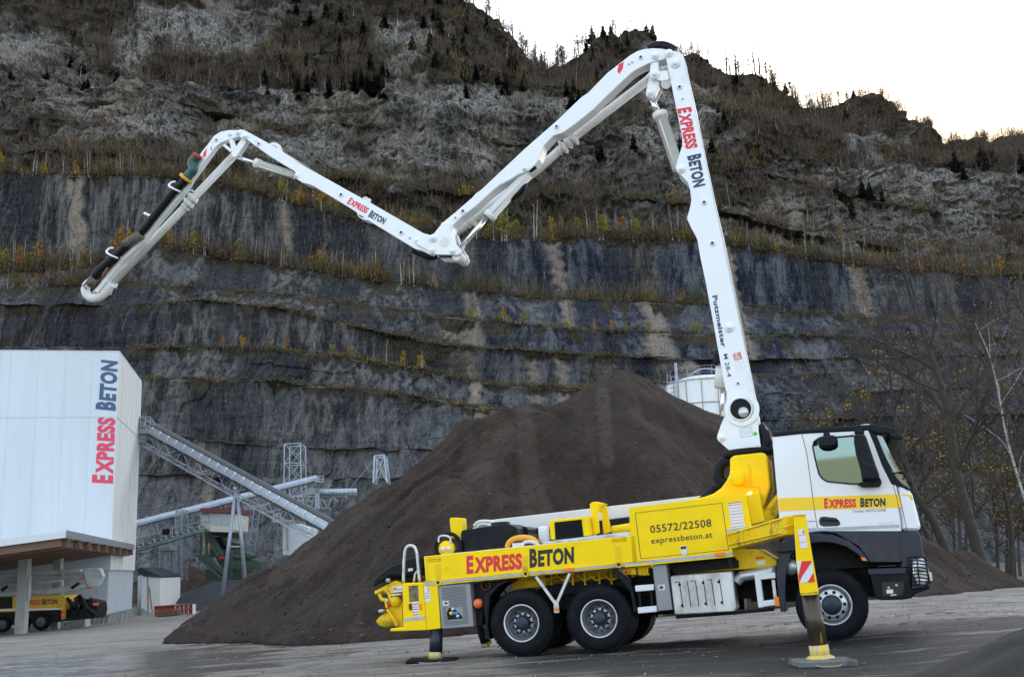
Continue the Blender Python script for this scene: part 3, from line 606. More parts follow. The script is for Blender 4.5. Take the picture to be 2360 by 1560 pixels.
pebbles('gravel_lumps', np.stack([xx, yy, zz + sz * .3], -1), sz, [mat('brown_gravel_lump', (.045, .031, .024), .9), mat('dark_gravel_lump', (.02, .015, .012), .9), mat('pale_gravel_lump', (.11, .09, .07), .9)])
# ================================================================== PLANT BUILDINGS AND MACHINERY
def W(pts, D, f=idn): return [at(a, b, D) for a, b in f(pts)]
def wprism(mb, pts, D, t, f=idn, m=0):
    P = W(pts, D, f); return mb.loft([(p.x, p.y, p.z) for p in P], [(p.x, p.y + t, p.z) for p in P], m)
def wline(mb, a, b, D, w_, f=idn, m=0, D2=None):
    return mb.bar(at(*f([a])[0], D), at(*f([b])[0], D2 or D), w_, w_, m)
ea = math.atan((1180 - 650) / F); E1 = Vector((-math.sin(ea), math.cos(ea), 0)); E2 = Vector((-math.cos(ea), -math.sin(ea), 0))
def on_plane(u, v, P0, n):
    d = ray(u, v); o = Vector((0, 0, CAMZ)); return o + d * ((P0 - o).dot(n) / d.dot(n))
BC = at(275, 812, 84)                      # near roof corner
NF, NS = E1.copy(), Vector((E1.y, -E1.x, 0))   # front plane normal (along E1), side plane normal
fp = lambda pts, f=idn, off=0: [on_plane(a, b, BC - E1 * off, NF) for a, b in f(pts)]
sp = lambda pts, f=idn, off=0: [on_plane(a, b, BC + NS * off, NS) for a, b in f(pts)]
bt = empty('plant_building', (BC.x, BC.y, float(gz(BC.x, BC.y))), 'tall white panelled plant building with large vertical red and navy lettering', 'building')
bt_l = Vector(bt.location)
def loc(pts): return [Vector(p) - bt_l for p in pts]
far = sp([(327, 878)])[0]; SL = (far - BC).dot(E1)
zt = BC.z; zb_ = -3.0
WALLF = mat('pale_blue_white_panel', (.57, .62, .665), .55, var=.02, vscale=.6, dirt=(.48, .52, .55), dlo=.45, dhi=.9, dscale=.5, stretch=(1.5, 1.5, .12))
WALLS = mat('cream_white_panel', (.70, .69, .66), .55, var=.03, vscale=.6, dirt=(.48, .47, .43), dlo=.5, dhi=.8, dscale=.5, stretch=(1.5, 1.5, .12))
WALLL = mat('grey_lower_panel', (.48, .51, .53), .55, var=.05, vscale=.6, dirt=(.34, .35, .33), dlo=.5, dhi=.8, dscale=.5, stretch=(1.5, 1.5, .15))
zsp = sp([(257, 1313)])[0].z
a = Vector((BC.x, BC.y, 0)) - Vector((bt_l.x, bt_l.y, 0))
def quadv(p, z): return Vector((p.x, p.y, z - bt_l.z))
c0 = Vector((0, 0, 0)); c1 = E1 * SL; c2 = c1 + E2 * 34; c3 = E2 * 34
mb = MB(); mb.add([quadv(c, zsp) for c in (c0, c3)] + [quadv(c, zt) for c in (c3, c0)], [(0, 1, 2, 3)]); mb.add([quadv(c, zsp) for c in (c3, c2)] + [quadv(c, zt) for c in (c2, c3)], [(0, 1, 2, 3)])
mb.build('front_wall', WALLF, bt)
mb = MB(); mb.add([quadv(c, zsp) for c in (c0, c1)] + [quadv(c, zt) for c in (c1, c0)], [(0, 1, 2, 3)]); mb.add([quadv(c, zsp) for c in (c1, c2)] + [quadv(c, zt) for c in (c2, c1)], [(0, 1, 2, 3)]); mb.build('side_wall', WALLS, bt)
mb = MB(); i_ = E1 * .12 + E2 * .12
mb.loft([quadv(c, zb_) for c in (c0 + i_, c1 - E1 * .12 + E2 * .12, c2, c3)], [quadv(c, zsp + .02) for c in (c0 + i_, c1 - E1 * .12 + E2 * .12, c2, c3)]); mb.build('lower_wall', WALLL, bt)
mb = MB(); mb.loft([quadv(c, zt) for c in (c0, c1, c2, c3)], [quadv(c, zt + .12) for c in (c0 - E1 * .05 - E2 * .05, c1, c2, c3 - E1 * .05)]); mb.build('roof_edge', WALLF, bt)
mb = MB(); zc = fp([(262, 960)])[0].z
mb.bar(quadv(c0 - E1 * .01, zc), quadv(c3 - E1 * .01, zc), .05, .07); mb.bar(quadv(c0 - E2 * .01, zc), quadv(c1 - E2 * .01, zc), .05, .07)
for i in range(1, 17): p = E2 * (i * 1.95) - E1 * .004; mb.bar(quadv(p, zsp), quadv(p, zt), .03, .02, up=E1)
for i in range(1, 7): p = E1 * (i * SL / 7) - E2 * .004; mb.bar(quadv(p, zsp), quadv(p, zt), .03, .02, up=E1)
for i in range(1, 28): p = E1 * (i * SL / 28) + E2 * .11; mb.bar(quadv(p, zb_), quadv(p, zsp), .03, .03, up=E1)
for i in range(0, 40): p = E2 * (.3 + i * .5) + E1 * .11; mb.bar(quadv(p, zb_), quadv(p, zsp), .03, .03, up=E1)
mb.build('panel_seam', mat('panel_seam_grey', (.54, .59, .63), .6), bt)
WR = mat('faded_red_wall_lettering', (.66, .05, .10), .55); WN = mat('faded_navy_wall_lettering', (.04, .09, .17), .55)
def wtxt(s, q, m_, big):
    p = fp(q, z4, .02); return text('lettering', s, p[0] - bt_l, p[1] - bt_l, p[2] - bt_l, m_, bt, .05, .004, big)
wtxt('EXPRESS', [(557, 723), (571, 396), (459, 718)], WR, .84); wtxt('BETON', [(571, 361), (584, 114), (477, 351)], WN, .84)
mb = MB(); p = loc(fp([(480, 1352), (680, 1338), (680, 1400), (480, 1410)], z4, 0)); 
pz = [E1 * .1 + E2 * -.0, c1 + E2 * .0]
mb.loft([quadv(c, zb_) for c in (c0 + E1 * .1 + E2 * 8, c0 + E1 * .1 - E2 * .02, c1 - E2 * .02, c1 + E2 * 8)], [quadv(c, zb_ + 1.9) for c in (c0 + E1 * .1 + E2 * 8, c0 + E1 * .1 - E2 * .02, c1 - E2 * .02, c1 + E2 * 8)])
mb.build('plinth', mat('mossy_concrete_plinth', (.20, .21, .20), .8, dirt=(.06, .09, .04), dlo=.55, dhi=.7, dscale=1), bt)
# canopy
cn = empty('canopy', (0, 0, 0), 'open canopy with brown timber underside on concrete pillars before the white building', 'canopy')
CC = at(152, 1222, 62); far_ = CC + E1 * 29.0; far_.z = CC.z - .1
lf = CC + E2 * 16 + Vector((0, 0, -1.9)); lf2 = lf + E1 * 29
Z_ = lambda p, d: p + Vector((0, 0, d))
mb = MB(); mb.loft([Z_(p, -.38) for p in (CC, far_, lf2, lf)], [CC, far_, lf2, lf]); mb.build('roof', mat('white_roof_edge', (.62, .65, .68), .5, var=.05), cn)
mb = MB(); mb.loft([Z_(p, -.40) for p in (CC - E2 * .04, far_ - E2 * .04)] + [Z_(p, -.40) for p in (far_, CC)], [Z_(p, .02) for p in (CC - E2 * .04, far_ - E2 * .04)] + [Z_(p, .02) for p in (far_, CC)]); mb.build('side_fascia', mat('grey_metal_fascia', (.22, .23, .25), .5), cn)
mb = MB()
inn = E2 * .3 + E1 * .3
mb.loft([Z_(p, -.85) for p in (CC + inn, far_ + E2 * .3, lf2, lf + E1 * .3)], [Z_(p, -.385) for p in (CC + inn, far_ + E2 * .3, lf2, lf + E1 * .3)])
for i in range(9):
    p = CC + E1 * (1.0 + i * 3.4); mb.bar(Z_(p - E2 * .02, -.66), Z_(p + E2 * 15.5 + Vector((0, 0, -1.85)), -.66 - .0), .2, .5)
mb.build('timber_underside', WOOD, cn)
mb = MB()
for (u0, u1, vt, vb, k) in ((38, 60, 1240, 1460, 1), (121, 138, 1266, 1450, 2), (190, 202, 1278, 1408, 3)):
    g_ = gnd((u0 + u1) / 2 - 6, vb) if k < 3 else at(194, 1408, 86); w_ = (u1 - u0) * g_.y / F
    zt_ = CC.z - .6 - (.25 if k == 1 else 0)
    m2 = MB(); m2.loft([(g_.x - w_ / 2, g_.y, g_.z - .1), (g_.x + w_ / 2, g_.y, g_.z - .1), (g_.x + w_ / 2, g_.y + w_, g_.z - .1), (g_.x - w_ / 2, g_.y + w_, g_.z - .1)], [(g_.x - w_ / 2, g_.y, zt_), (g_.x + w_ / 2, g_.y, zt_), (g_.x + w_ / 2, g_.y + w_, zt_), (g_.x - w_ / 2, g_.y + w_, zt_)])
    h_ = zt_ - g_.z; m2.box((g_.x + w_ * .5 + .05, g_.y + w_ / 2, g_.z + h_ * .55), (.10, w_ * .7, h_ * .3)); m2.build('pillar', CONC, cn, .02)

# parked pump truck under the canopy (drives left, hopper at the right)
PD = 73.0; g_ = at(100, 1448, PD)
pt = empty('parked_pump_truck', (g_.x, g_.y, g_.z), 'parked yellow and black pump truck with folded grey boom under the timber canopy', 'pump truck'); O_ = Vector(pt.location)
def pw(name, q, t, m_, f=z4, D=PD, par=pt, bevel=0):
    mb = MB()
    for pts in (q if isinstance(q[0], list) else [q]):
        P = [p - O_ for p in W(pts, D, f)]; mb.loft([(p.x, p.y, p.z) for p in P], [(p.x, p.y + t, p.z) for p in P])
    return mb.build(name, m_, par, bevel)
PY = mat('deep_yellow_paint', (.62, .36, .012), .45, coat=.2)
pb = pw('side_panel', [(-90, 1290), (322, 1280), (327, 1310), (312, 1352), (-90, 1368)], 2.4, PY)
pw('black_panel', [(-92, 1292), (62, 1288), (60, 1345), (-92, 1352)], .05, BLK, D=PD - .03, par=pb)
q = [p - O_ for p in W([(108, 1330), (203, 1326), (110, 1302)], PD, z4)]; text('lettering', 'EXPRESS', q[0], q[1], q[2], RED, pb, .03, .03, .86)
q = [p - O_ for p in W([(212, 1326), (286, 1323), (213, 1297)], PD, z4)]; text('lettering', 'BETON', q[0], q[1], q[2], BKL, pb, .03, .03, .86)
pw('side_rail', [(-90, 1352), (312, 1344), (312, 1351), (-90, 1360)], .1, WLB, D=PD - .05)
pw('chassis', [(-90, 1362), (480, 1350), (470, 1395), (300, 1412), (-90, 1440)], 2.0, DARK, D=PD + .2)
for cx_, cy_, r_ in ((108, 1420, 38), (203, 1411, 42), (10, 1426, 38)):
    c_ = at(*z4([(cx_, cy_)])[0], PD) - O_; rr_ = r_ / 2.166 * PD / F
    wv = bpy.data.objects.new('wheel', None); COL.objects.link(wv); wv.parent = pt; wv.location = c_
    MB().lathe([(rr_ * .55, .0), (rr_ * .9, -.03), (rr_, .06), (rr_, .3), (rr_ * .6, .3)], (0, 0, 0), 28).build('tyre', RUB, wv)
    MB().lathe([(rr_ * .57, -.0), (rr_ * .5, .08), (rr_ * .35, .02), (0, -.02)], (0, 0, 0), 20).build('rim', RIMD, wv)
GB = mat('grey_folded_boom', (.42, .46, .48), .5, dirt=(.25, .26, .27), dlo=.5, dhi=.7, dscale=1.5)
pw('boom_arm', [(-90, 1180), (180, 1158), (400, 1150), (402, 1166), (180, 1180), (-90, 1205)], .4, GB, bevel=.03); pw('boom_arm', [(-90, 1212), (60, 1185), (425, 1178), (428, 1196), (60, 1210), (-90, 1235)], .45, GB, D=PD + .5, bevel=.03)
pw('boom_arm', [(-90, 1275), (80, 1262), (250, 1248), (430, 1222), (440, 1240), (300, 1272), (80, 1280), (-90, 1290)], .4, GB, D=PD - .2, bevel=.03)
pw('boom_arm', [(30, 1230), (300, 1200), (300, 1214), (40, 1246)], .4, GB, D=PD + .1, bevel=.03)
pw('boom_joint', [(410, 1150), (440, 1146), (498, 1146), (515, 1186), (490, 1236), (440, 1240), (425, 1200)], .5, GB, D=PD - .3, bevel=.04)
pw('boom_hose', [[(350, 1240), (390, 1215), (395, 1222), (360, 1250)], [(0, 1250), (30, 1232), (34, 1240), (10, 1262)]], .2, BLK, D=PD - .4)
pw('warning_marking', [[(388, 1196), (410, 1193), (411, 1204), (389, 1206)], [(434, 1240), (458, 1236), (459, 1246), (436, 1250)]], .03, REDD, D=PD - .34)
mb = MB()
for i in range(10):
    P_ = [p - O_ for p in W([(335 + i * 13, 1292 + (i % 3) * 9), (355 + i * 12, 1330 + (i % 4) * 8), (345 + i * 13, 1388 - (i % 3) * 6)], PD + .2 + (i % 3) * .5, z4)]; mb.tube(P_, .09, 6)
mb.build('hopper_machinery', DARK, pt)
pw('hopper', [(415, 1298), (480, 1312), (486, 1345), (478, 1388), (420, 1395), (410, 1340)], 1.8, BLK, D=PD + .1, bevel=.05)
mb = MB(); P_ = [p - O_ for p in W([(390, 1282), (430, 1340), (478, 1380)], PD - .1, z4)]; mb.tube(P_, .17, 10); mb.build('swing_pipe', BLK, pt)
pw('lamp', [(464, 1318), (487, 1318), (487, 1330), (464, 1331)], .2, mat('red_orange_lamp', (.75, .10, .03), .4), D=PD - .05)
pw('outrigger_leg', [(306, 1318), (322, 1316), (320, 1398), (306, 1402)], .3, PY, D=PD - .15); pw('warning_marking', [[(306, 1362), (320, 1352), (320, 1366), (306, 1378)], [(306, 1388), (319, 1378), (319, 1390), (306, 1400)]], .03, REDD, D=PD - .19)
# concrete block and ladder by the truck
g_ = gnd(184, 1444)
e = empty('concrete_block', g_, 'small grey concrete block beside the parked truck at the foot of the white building', 'block'); MB().loft([(-.55, -.5, 0), (.55, -.5, 0), (.55, .5, 0), (-.55, .5, 0)], [(-.45, -.4, 1.0), (.5, -.4, 1.05), (.5, .4, 1.05), (-.45, .4, 1.0)]).build('block_body', CONC, e, .03)
e = empty('ladder', (0, 0, 0), 'long metal ladder lying on edge along the foot of the white building', 'ladder')
LD = 83
mb = MB(); wline(mb, (315, 1412), (640, 1362), LD, .07, z4); mb.build('rail', ALU, e); mb = MB(); wline(mb, (312, 1440), (625, 1414), LD - .3, .07, z4); mb.build('rail', ALU, e)
for i in range(15):
    t = i / 14; mb = MB(); mb.bar(at(*z4([(318 + 320 * t, 1411 - 48 * t)])[0], LD), at(*z4([(312 + 312 * t, 1438 - 23 * t)])[0], LD - .3), .06, .06); mb.build('rung', ALU, e)
# shed
SD = 101; sh = empty('shed', at(360, 1430, SD), 'low white shed with a dark gravel covered roof beside the tall building', 'shed'); O_ = Vector(sh.location)
pw('wall', [(688, 1178), (800, 1186), (798, 1334), (770, 1402), (688, 1410)], 6, WALLS, D=SD, par=sh); pw('roof', [(686, 1150), (702, 1142), (740, 1158), (802, 1184), (800, 1192), (690, 1182)], 6.3, DKG, D=SD - .15, par=sh)
pw('base_wall', [(640, 1340), (700, 1342), (770, 1380), (770, 1412), (640, 1412)], .4, CONC, D=SD - .3, par=sh)
mb = MB(); P_ = [p - O_ for p in W([(705, 1180), (698, 1290), (697, 1402)], SD - .6, z4)]; mb.tube(P_, .12, 8); mb.build('drain_pipe', GALV, sh)
pw('door_frame', [[(735, 1182), (739, 1182), (741, 1380), (737, 1380)], [(742, 1240), (746, 1240), (764, 1380), (760, 1380)]], .05, mat('weathered_brown_frame', (.2, .15, .12), .7), D=SD - .06, par=sh)
for i in range(4):
    e = MB(); wprism(e, [(800 + i * 8, 1252 + i * 2), (806 + i * 8, 1252 + i * 2), (806 + i * 8, 1330), (800 + i * 8, 1332)], SD + 2 + i * .3, .25, z4); o_ = e.build('white_post', WALLS); tag(o_, 'white upright panel leaning in a row behind the shed', 'panel', 'white upright panels behind the shed')
# red formwork frames
RF = mat('faded_red_formwork', (.42, .06, .035), .6, var=.2, dirt=(.38, .35, .33), dlo=.52, dhi=.66, dscale=2)
for k, (va, vb, ld) in enumerate(((1322, 1345, 'upper'), (1345, 1370, 'lower'))):
    e = empty('formwork_crate', at(400, 1415, 92), f'{ld} red and white steel formwork frame stacked beside the shed', 'frame'); O_ = Vector(e.location)
    va2 = va + 12; vb2 = vb + 14
    pw('frame_rail', [[(770, va2), (960, va), (960, va + 3), (770, va2 + 4)], [(770, vb2 - 3), (960, vb - 3), (960, vb), (770, vb2)]], 1.2, RF, D=92, par=e)
    pw('frame_panel', [(770, va2), (870, va + 6), (870, vb + 7), (770, vb2)], .1, RF, D=92.3, par=e)
    for i in range(9): u = 872 + i * 11; pw('frame_stud', [(u, va + 4), (u + 3, va + 4), (u + 3, vb + 3), (u, vb + 3)], .8, RF if i % 2 else WLB, D=92.05, par=e)
e = empty('trough', at(380, 1425, 90), 'rusty brown steel trough lying in front of the red formwork frames', 'trough'); O_ = Vector(e.location)
pw('trough_body', [(773, 1362), (885, 1350), (880, 1392), (870, 1398), (790, 1402), (780, 1385)], 1.4, mat('rusty_brown_steel', (.16, .09, .045), .7, var=.3, dirt=(.05, .03, .02), dlo=.45, dhi=.65, dscale=2), D=90, par=e, bevel=.04); pw('trough_opening', [(790, 1386), (872, 1380), (866, 1397), (794, 1400)], .02, BLK, D=89.97, par=e)
# ---- conveyors
def rib_count(a, b, s): return max(2, int((b - a).length / s))
def conveyor(name, label, A, B, wd, hood, hoodmat, truss_h, chord, ribs=1.4, hoodr=.45, drop=(None, None), idlers=False, brackets=False, chmat=GALV):
    e = empty(name, (A.x, A.y, A.z), label, 'conveyor'); o = Vector(e.location); a = A - o; b = B - o; d = (b - a).normalized(); s = Vector((-d.y, d.x, 0)).normalized(); up = Vector((0, 0, 1)) - d * d.z; up.normalize()
    if s.y < 0: s = -s
    n = rib_count(a, b, ribs)
    if hood == 'round':
        mb = MB(); L_ = []
        for k in range(9):
            t = math.pi * k / 8; L_.append(-s * math.cos(t) * hoodr + up * math.sin(t) * hoodr)
        L_ = [L_[0] - up * .25] + L_ + [L_[-1] - up * .25]
        A_ = [a + q for q in L_]; B_ = [b + q for q in L_]; mb.loft(A_, B_, 0); mb.build('belt_cover', hoodmat, e)
        mb = MB()
        for i in range(int((b - a).length / .95)):
            c = a + d * (.4 + i * .95); P_ = [c + q * 1.04 for q in L_]; mb.tube(P_, .025, 4, sm=False)
        mb.build('cover_rib', hoodmat, e)
    elif hood == 'side':
        mb = MB(); q = s * -wd / 2
        mb.loft([a + q, a + q + up * hoodr, a + q + up * hoodr + s * .05, a + q + s * .05], [b + q, b + q + up * hoodr, b + q + up * hoodr + s * .05, b + q + s * .05]); mb.build('side_screen', hoodmat, e)
        q = s * wd / 2; mb = MB(); mb.loft([a + q, a + q + up * hoodr, a + q + up * hoodr + s * .05, a + q + s * .05], [b + q, b + q + up * hoodr, b + q + up * hoodr + s * .05, b + q + s * .05]); mb.build('side_screen', hoodmat, e)
        mb = MB(); mb.bar(a + up * hoodr - s * (wd / 2 + .03), b + up * hoodr - s * (wd / 2 + .03), .10, .10); mb.bar(a + up * hoodr * .95, b + up * hoodr * .95, wd * .7, .05); mb.build('belt', BELT, e)
        mb = MB()
        for i in range(int((b - a).length / .95)):
            c = a + d * (.3 + i * .95) - s * (wd / 2 + .05); mb.bar(c + up * .05, c + up * hoodr, .05, .06)
            mb.bar(c + up * hoodr * .62 + d * .12, c + up * hoodr * .95 + d * .02, .12, .05)
        mb.build('screen_bracket', WLB if brackets else GALV, e)
    else:
        mb = MB(); mb.bar(a + up * .25, b + up * .25, wd * .8, .06); mb.build('belt', BELT, e)
    mb = MB()
    for q in (-s * wd / 2, s * wd / 2): mb.bar(a + q, b + q, .16, .2)
    if truss_h:
        for q in (-s * wd / 2, s * wd / 2):
            mb.bar(a + q - up * truss_h, b + q - up * truss_h, .08, .08)
            for i in range(n):
                p0 = a.lerp(b, i / n) + q; p1 = a.lerp(b, (i + 1) / n) + q; mb.bar(p0, p0 - up * truss_h, .04, .04); mb.bar(p0 if i % 2 else p0 - up * truss_h, p1 - up * truss_h if i % 2 else p1, .04, .04)
        for i in range(n + 1):
            p0 = a.lerp(b, i / n) - up * truss_h; mb.bar(p0 - s * wd / 2, p0 + s * wd / 2, .04, .04); 
            if i < n: p1 = a.lerp(b, (i + 1) / n) - up * truss_h; mb.bar(p0 - s * wd / 2, p1 + s * wd / 2, .05, .05)
    mb.build('truss_frame', chmat, e)
    mb = MB(); mb.bar(a - s * wd / 2 - up * .25 - s * .05, b - s * wd / 2 - up * .25 - s * .05, .06, .12); mb.build('cable_tray', BELT, e)
    if idlers:
        mb = MB()
        for i in range(int((b - a).length / 1.1)):
            c = a + d * (.5 + i * 1.1); mb.bar(c - s * wd / 2 + up * .12, c + s * wd / 2 + up * .12, .16, .16); mb.bar(c - s * wd / 2, c - s * wd / 2 + up * .45, .1, .1)
        mb.build('idler_roller', GALV, e)
    return e, a, b, s, up, d
COVR = mat('galvanised_cover_sheet', (.36, .41, .48), .35, metal=.55, var=.12, vscale=1.5)
A_ = at(*z5([(60, 118)])[0], 98); B_ = at(*z5([(1500, 905)])[0], 92)
e, a, b, s, up, d = conveyor('conveyor_bridge', 'long galvanised conveyor bridge sloping down from the tall building to the gravel heap', A_, B_, 1.7, 'side', COVR, 1.35, GALV, 1.9, .62, brackets=True)
# platform at the top of the bridge
mb = MB(); O_ = Vector(e.location); wprism(mb, [(38, 158), (150, 150), (168, 190), (40, 190)], 96.5, 2.6, z5); mb2 = mb.build('platform_floor', GREYP, None); mb2.parent = e; mb2.location = -O_
mb = MB()
for D_ in (96.5, 99):
    for u in (42, 78, 115, 150, 182): wline(mb, (u, 66 + (u > 150) * 45), (u, 155 + (u > 150) * 40), D_, .07, z5)
    for v in (66, 105, 135): wline(mb, (40, v), (148, v), D_, .06, z5); wline(mb, (148, v), (184, v + 45), D_, .06, z5)
o_ = mb.build('platform_railing', GALV, e); o_.location = -O_
mb = MB(); wline(mb, (40, 190), (40, 235), 97, .15, z5); o_ = mb.build('platform_bracket', TEAL, e); o_.location = -O_
# A-frame
fr_ = empty('conveyor_support', at(*z5([(770, 1400)])[0], 94), 'tall grey A-shaped steel support under the middle of the conveyor bridge', 'support'); O_ = Vector(fr_.location)
for q in ([(792, 612), (688, 1425)], [(800, 612), (862, 1300)]):
    mb = MB(); P_ = [p - O_ for p in W(q, 94, z5)]; mb.tube([P_[0], P_[1]], [.14, .18], 12); mb.build('leg', GALV, fr_)
mb = MB(); P_ = [p - O_ for p in W([(730, 1038), (838, 1038)], 94, z5)]; mb.tube(P_, .07, 8); P_ = [p - O_ for p in W([(772, 604), (805, 604)], 94, z5)]; mb.tube(P_, .18, 10); mb.build('cross_tie', GALV, fr_)
A_ = at(*z5([(40, 872)])[0], 112); B_ = at(*z5([(1395, 530)])[0], 124)
e, a, b, s, up, d = conveyor('covered_conveyor', 'round covered galvanised conveyor rising to the right behind the conveyor bridge', A_, B_, 1.2, 'round', COVR, 1.3, GALV, 1.8, .42)
O_ = Vector(e.location)
mb = MB(); wprism(mb, [(1380, 545), (1450, 548), (1450, 556), (1380, 553)], 123, 2, z5)
for u in (1392, 1420, 1447): wline(mb, (u, 508), (u, 548), 123, .07, z5)
for v in (510, 528): wline(mb, (1392, v), (1448, v + 2), 123, .06, z5)
o_ = mb.build('end_platform', GALV, e); o_.location = -O_
A_ = at(*z5([(40, 1052)])[0], 102); B_ = at(*z5([(548, 905)])[0], 106)
conveyor('open_conveyor', 'short open teal conveyor with dark rollers leading to the control cabin', A_, B_, 1.3, None, BELT, 0, TEAL, idlers=True, chmat=TEAL)
def lattice(name, label, cat, q, D, dp, w_=.14, nb=3, m_=GALV, group=None):
    """four-legged lattice tower: q = px corners (top-left, top-right, bottom-right, bottom-left)"""
    P0 = W(q, D, z5); e = empty(name, (P0[3].x, P0[3].y, P0[3].z), label, cat, group); o = Vector(e.location); P0 = [p - o for p in P0]; bk = Vector((0, dp, 0))
    for k, (i, j) in enumerate(((0, 3), (1, 2))):
        for q_ in (Vector(), bk): mb = MB(); mb.bar(P0[i] + q_, P0[j] + q_, w_, w_); mb.build('leg', m_, e)
    mb = MB()
    for q_ in (Vector(), bk):
        for i in range(nb):
            l0, l1 = P0[0].lerp(P0[3], i / nb) + q_, P0[0].lerp(P0[3], (i + 1) / nb) + q_; r0, r1 = P0[1].lerp(P0[2], i / nb) + q_, P0[1].lerp(P0[2], (i + 1) / nb) + q_
            mb.bar(l0, r0, w_ * .7, w_ * .7); mb.bar(l0, r1, w_ * .45, w_ * .45); mb.bar(r0, l1, w_ * .45, w_ * .45)
    for c in (0, 1):
        for i in range(nb): c0_ = P0[c].lerp(P0[3 - c], i / nb); c1_ = P0[c].lerp(P0[3 - c], (i + 1) / nb); mb.bar(c0_, c0_ + bk, w_ * .6, w_ * .6); mb.bar(c0_, c1_ + bk, w_ * .4, w_ * .4)
    mb.build('bracing', m_, e); return e
lattice('lattice_tower', 'tall open galvanised lattice tower standing above the covered conveyor', 'tower', [(1155, 268), (1276, 264), (1284, 705), (1152, 700)], 126, 3, .12, 3)
lattice('lattice_mast', 'small galvanised lattice frame peeking over the left slope of the gravel heap', 'tower', [(1830, 358), (1903, 352), (1925, 560), (1822, 560)], 100, 2, .15, 1)
lattice('lattice_support', 'galvanised lattice support right of the A-shaped support under the covered conveyor', 'support', [(862, 735), (930, 728), (885, 1120), (805, 1120)], 118, 2.5, .11, 4)
lattice('lattice_support', 'slim galvanised lattice support nearest the tall building below the conveyors', 'support', [(222, 1068), (262, 1066), (255, 1285), (218, 1290)], 106, 2, .09, 3)
lattice('lattice_support', 'galvanised ladder tower with rungs left of the control cabin', 'support', [(342, 770), (392, 760), (388, 1290), (342, 1295)], 110, 1.8, .08, 14)
lattice('lattice_support', 'single bay galvanised support between ladder tower and tall building', 'support', [(302, 900), (316, 896), (308, 1285), (294, 1290)], 108, 1.5, .09, 3)
mb = MB(); wprism(mb, [(215, 1036), (298, 1030), (300, 1068), (217, 1074)], 105, 2, z5); tag(mb.build('drive_box', GREYP, None, .05), 'grey box on top of the slim support below the open conveyor', 'machine box')
mb = MB(); wprism(mb, [(236, 906), (300, 900), (302, 944), (238, 950)], 111, 1.5, z5); tag(mb.build('motor_box', BLK, None, .05), 'black motor box hanging below the covered conveyor', 'machine box')
mb = MB(); mb.tube(W([(1815, 400), (1650, 600)], 101, z5), .025, 5); tag(mb.build('cable', GALV, None), 'thin steel cable slanting down from the small lattice frame', 'cable')
# screening station on the right
sc_ = empty('screening_station', at(*z5([(1450, 760)])[0], 116), 'grey machine house with horizontal round duct on slanted struts behind the gravel heap', 'machine'); O_ = Vector(sc_.location)
PLG = mat('pale_green_grey_paint', (.22, .26, .25), .6, var=.1, dirt=(.12, .12, .11), dlo=.5, dhi=.7, dscale=1)
P_ = [p - O_ for p in W([(1425, 632), (1700, 628)], 116, z5)]; mb = MB(); mb.tube(P_, .36, 16); mb.build('duct', COVR, sc_)
mb = MB()
for i in range(9): c = P_[0].lerp(P_[1], i / 9); mb.tube([c, c + Vector((.07, 0, 0))], .39, 16)
mb.build('duct_ring', GALV, sc_)
pw('machine_body', [(1305, 615), (1345, 598), (1428, 602), (1430, 640), (1310, 655)], 2.5, PLG, z5, 116, sc_); pw('base_beam', [[(1300, 655), (1600, 652), (1600, 665), (1300, 668)], [(1340, 738), (1480, 742), (1478, 756), (1340, 752)]], 2.5, PLG, z5, 116, sc_)
mb = MB()
for a_, b_ in (((1340, 665), (1345, 745)), ((1350, 742), (1392, 668)), ((1392, 665), (1392, 742)), ((1430, 665), (1478, 742)), ((1478, 742), (1515, 665)), ((1430, 665), (1430, 745)), ((1515, 665), (1560, 700)), ((1320, 740), (1385, 668))):
    p0, p1 = [p - O_ for p in W([a_, b_], 116, z5)]; mb.bar(p0, p1, .16, .16)
mb.build('strut', PLG, sc_)
mb = MB()
for u in (1388, 1414): p0, p1 = [p - O_ for p in W([(u, 640), (u + 2, 760)], 115.5, z5)]; mb.bar(p0, p1, .1, .1)
for i in range(14): p0, p1 = [p - O_ for p in W([(1388, 645 + i * 8.2), (1414, 645 + i * 8.2)], 115.5, z5)]; mb.bar(p0, p1, .07, .07)
mb.build('ladder', GALV, sc_)
mb = MB()
for u in (1205, 1225, 1262, 1298): p0, p1 = [p - O_ for p in W([(u, 640 + (u - 1200) * .3), (u, 720)], 117, z5)]; mb.bar(p0, p1, .12, .12)
for v in (660, 690, 716): p0, p1 = [p - O_ for p in W([(1200, v), (1300, v + 2)], 117, z5)]; mb.bar(p0, p1, .1, .1)
mb.build('side_platform', GALV, sc_)
# concrete abutment
ab = empty('concrete_abutment', at(*z5([(1200, 1040)])[0], 101), 'white concrete abutment below the foot of the conveyor bridge', 'abutment'); O_ = Vector(ab.location)
CW = mat('white_concrete_wall', (.52, .54, .56), .7, var=.06, dirt=(.38, .38, .37), dlo=.5, dhi=.75, dscale=.6)
pw('wall', [(1142, 852), (1172, 840), (1330, 895), (1330, 1100), (1142, 1100)], 5, CW, z5, 101, ab); pw('top_slab', [(1062, 838), (1100, 832), (1240, 838), (1200, 855), (1065, 856)], 4, mat('stained_slab', (.33, .31, .26), .8, var=.1), z5, 100.6, ab)
mb = MB()
for u in (1075, 1100, 1130): p0, p1 = [p - O_ for p in W([(u, 790), (u, 836)], 101, z5)]; mb.bar(p0, p1, .1, .1)
for v in (792, 812): p0, p1 = [p - O_ for p in W([(1072, v), (1135, v)], 101, z5)]; mb.bar(p0, p1, .08, .08)
mb.build('railing', GALV, ab)
pw('column', [(1168, 846), (1176, 844), (1178, 1060), (1170, 1064)], .3, GREYP, z5, 100.6, ab)
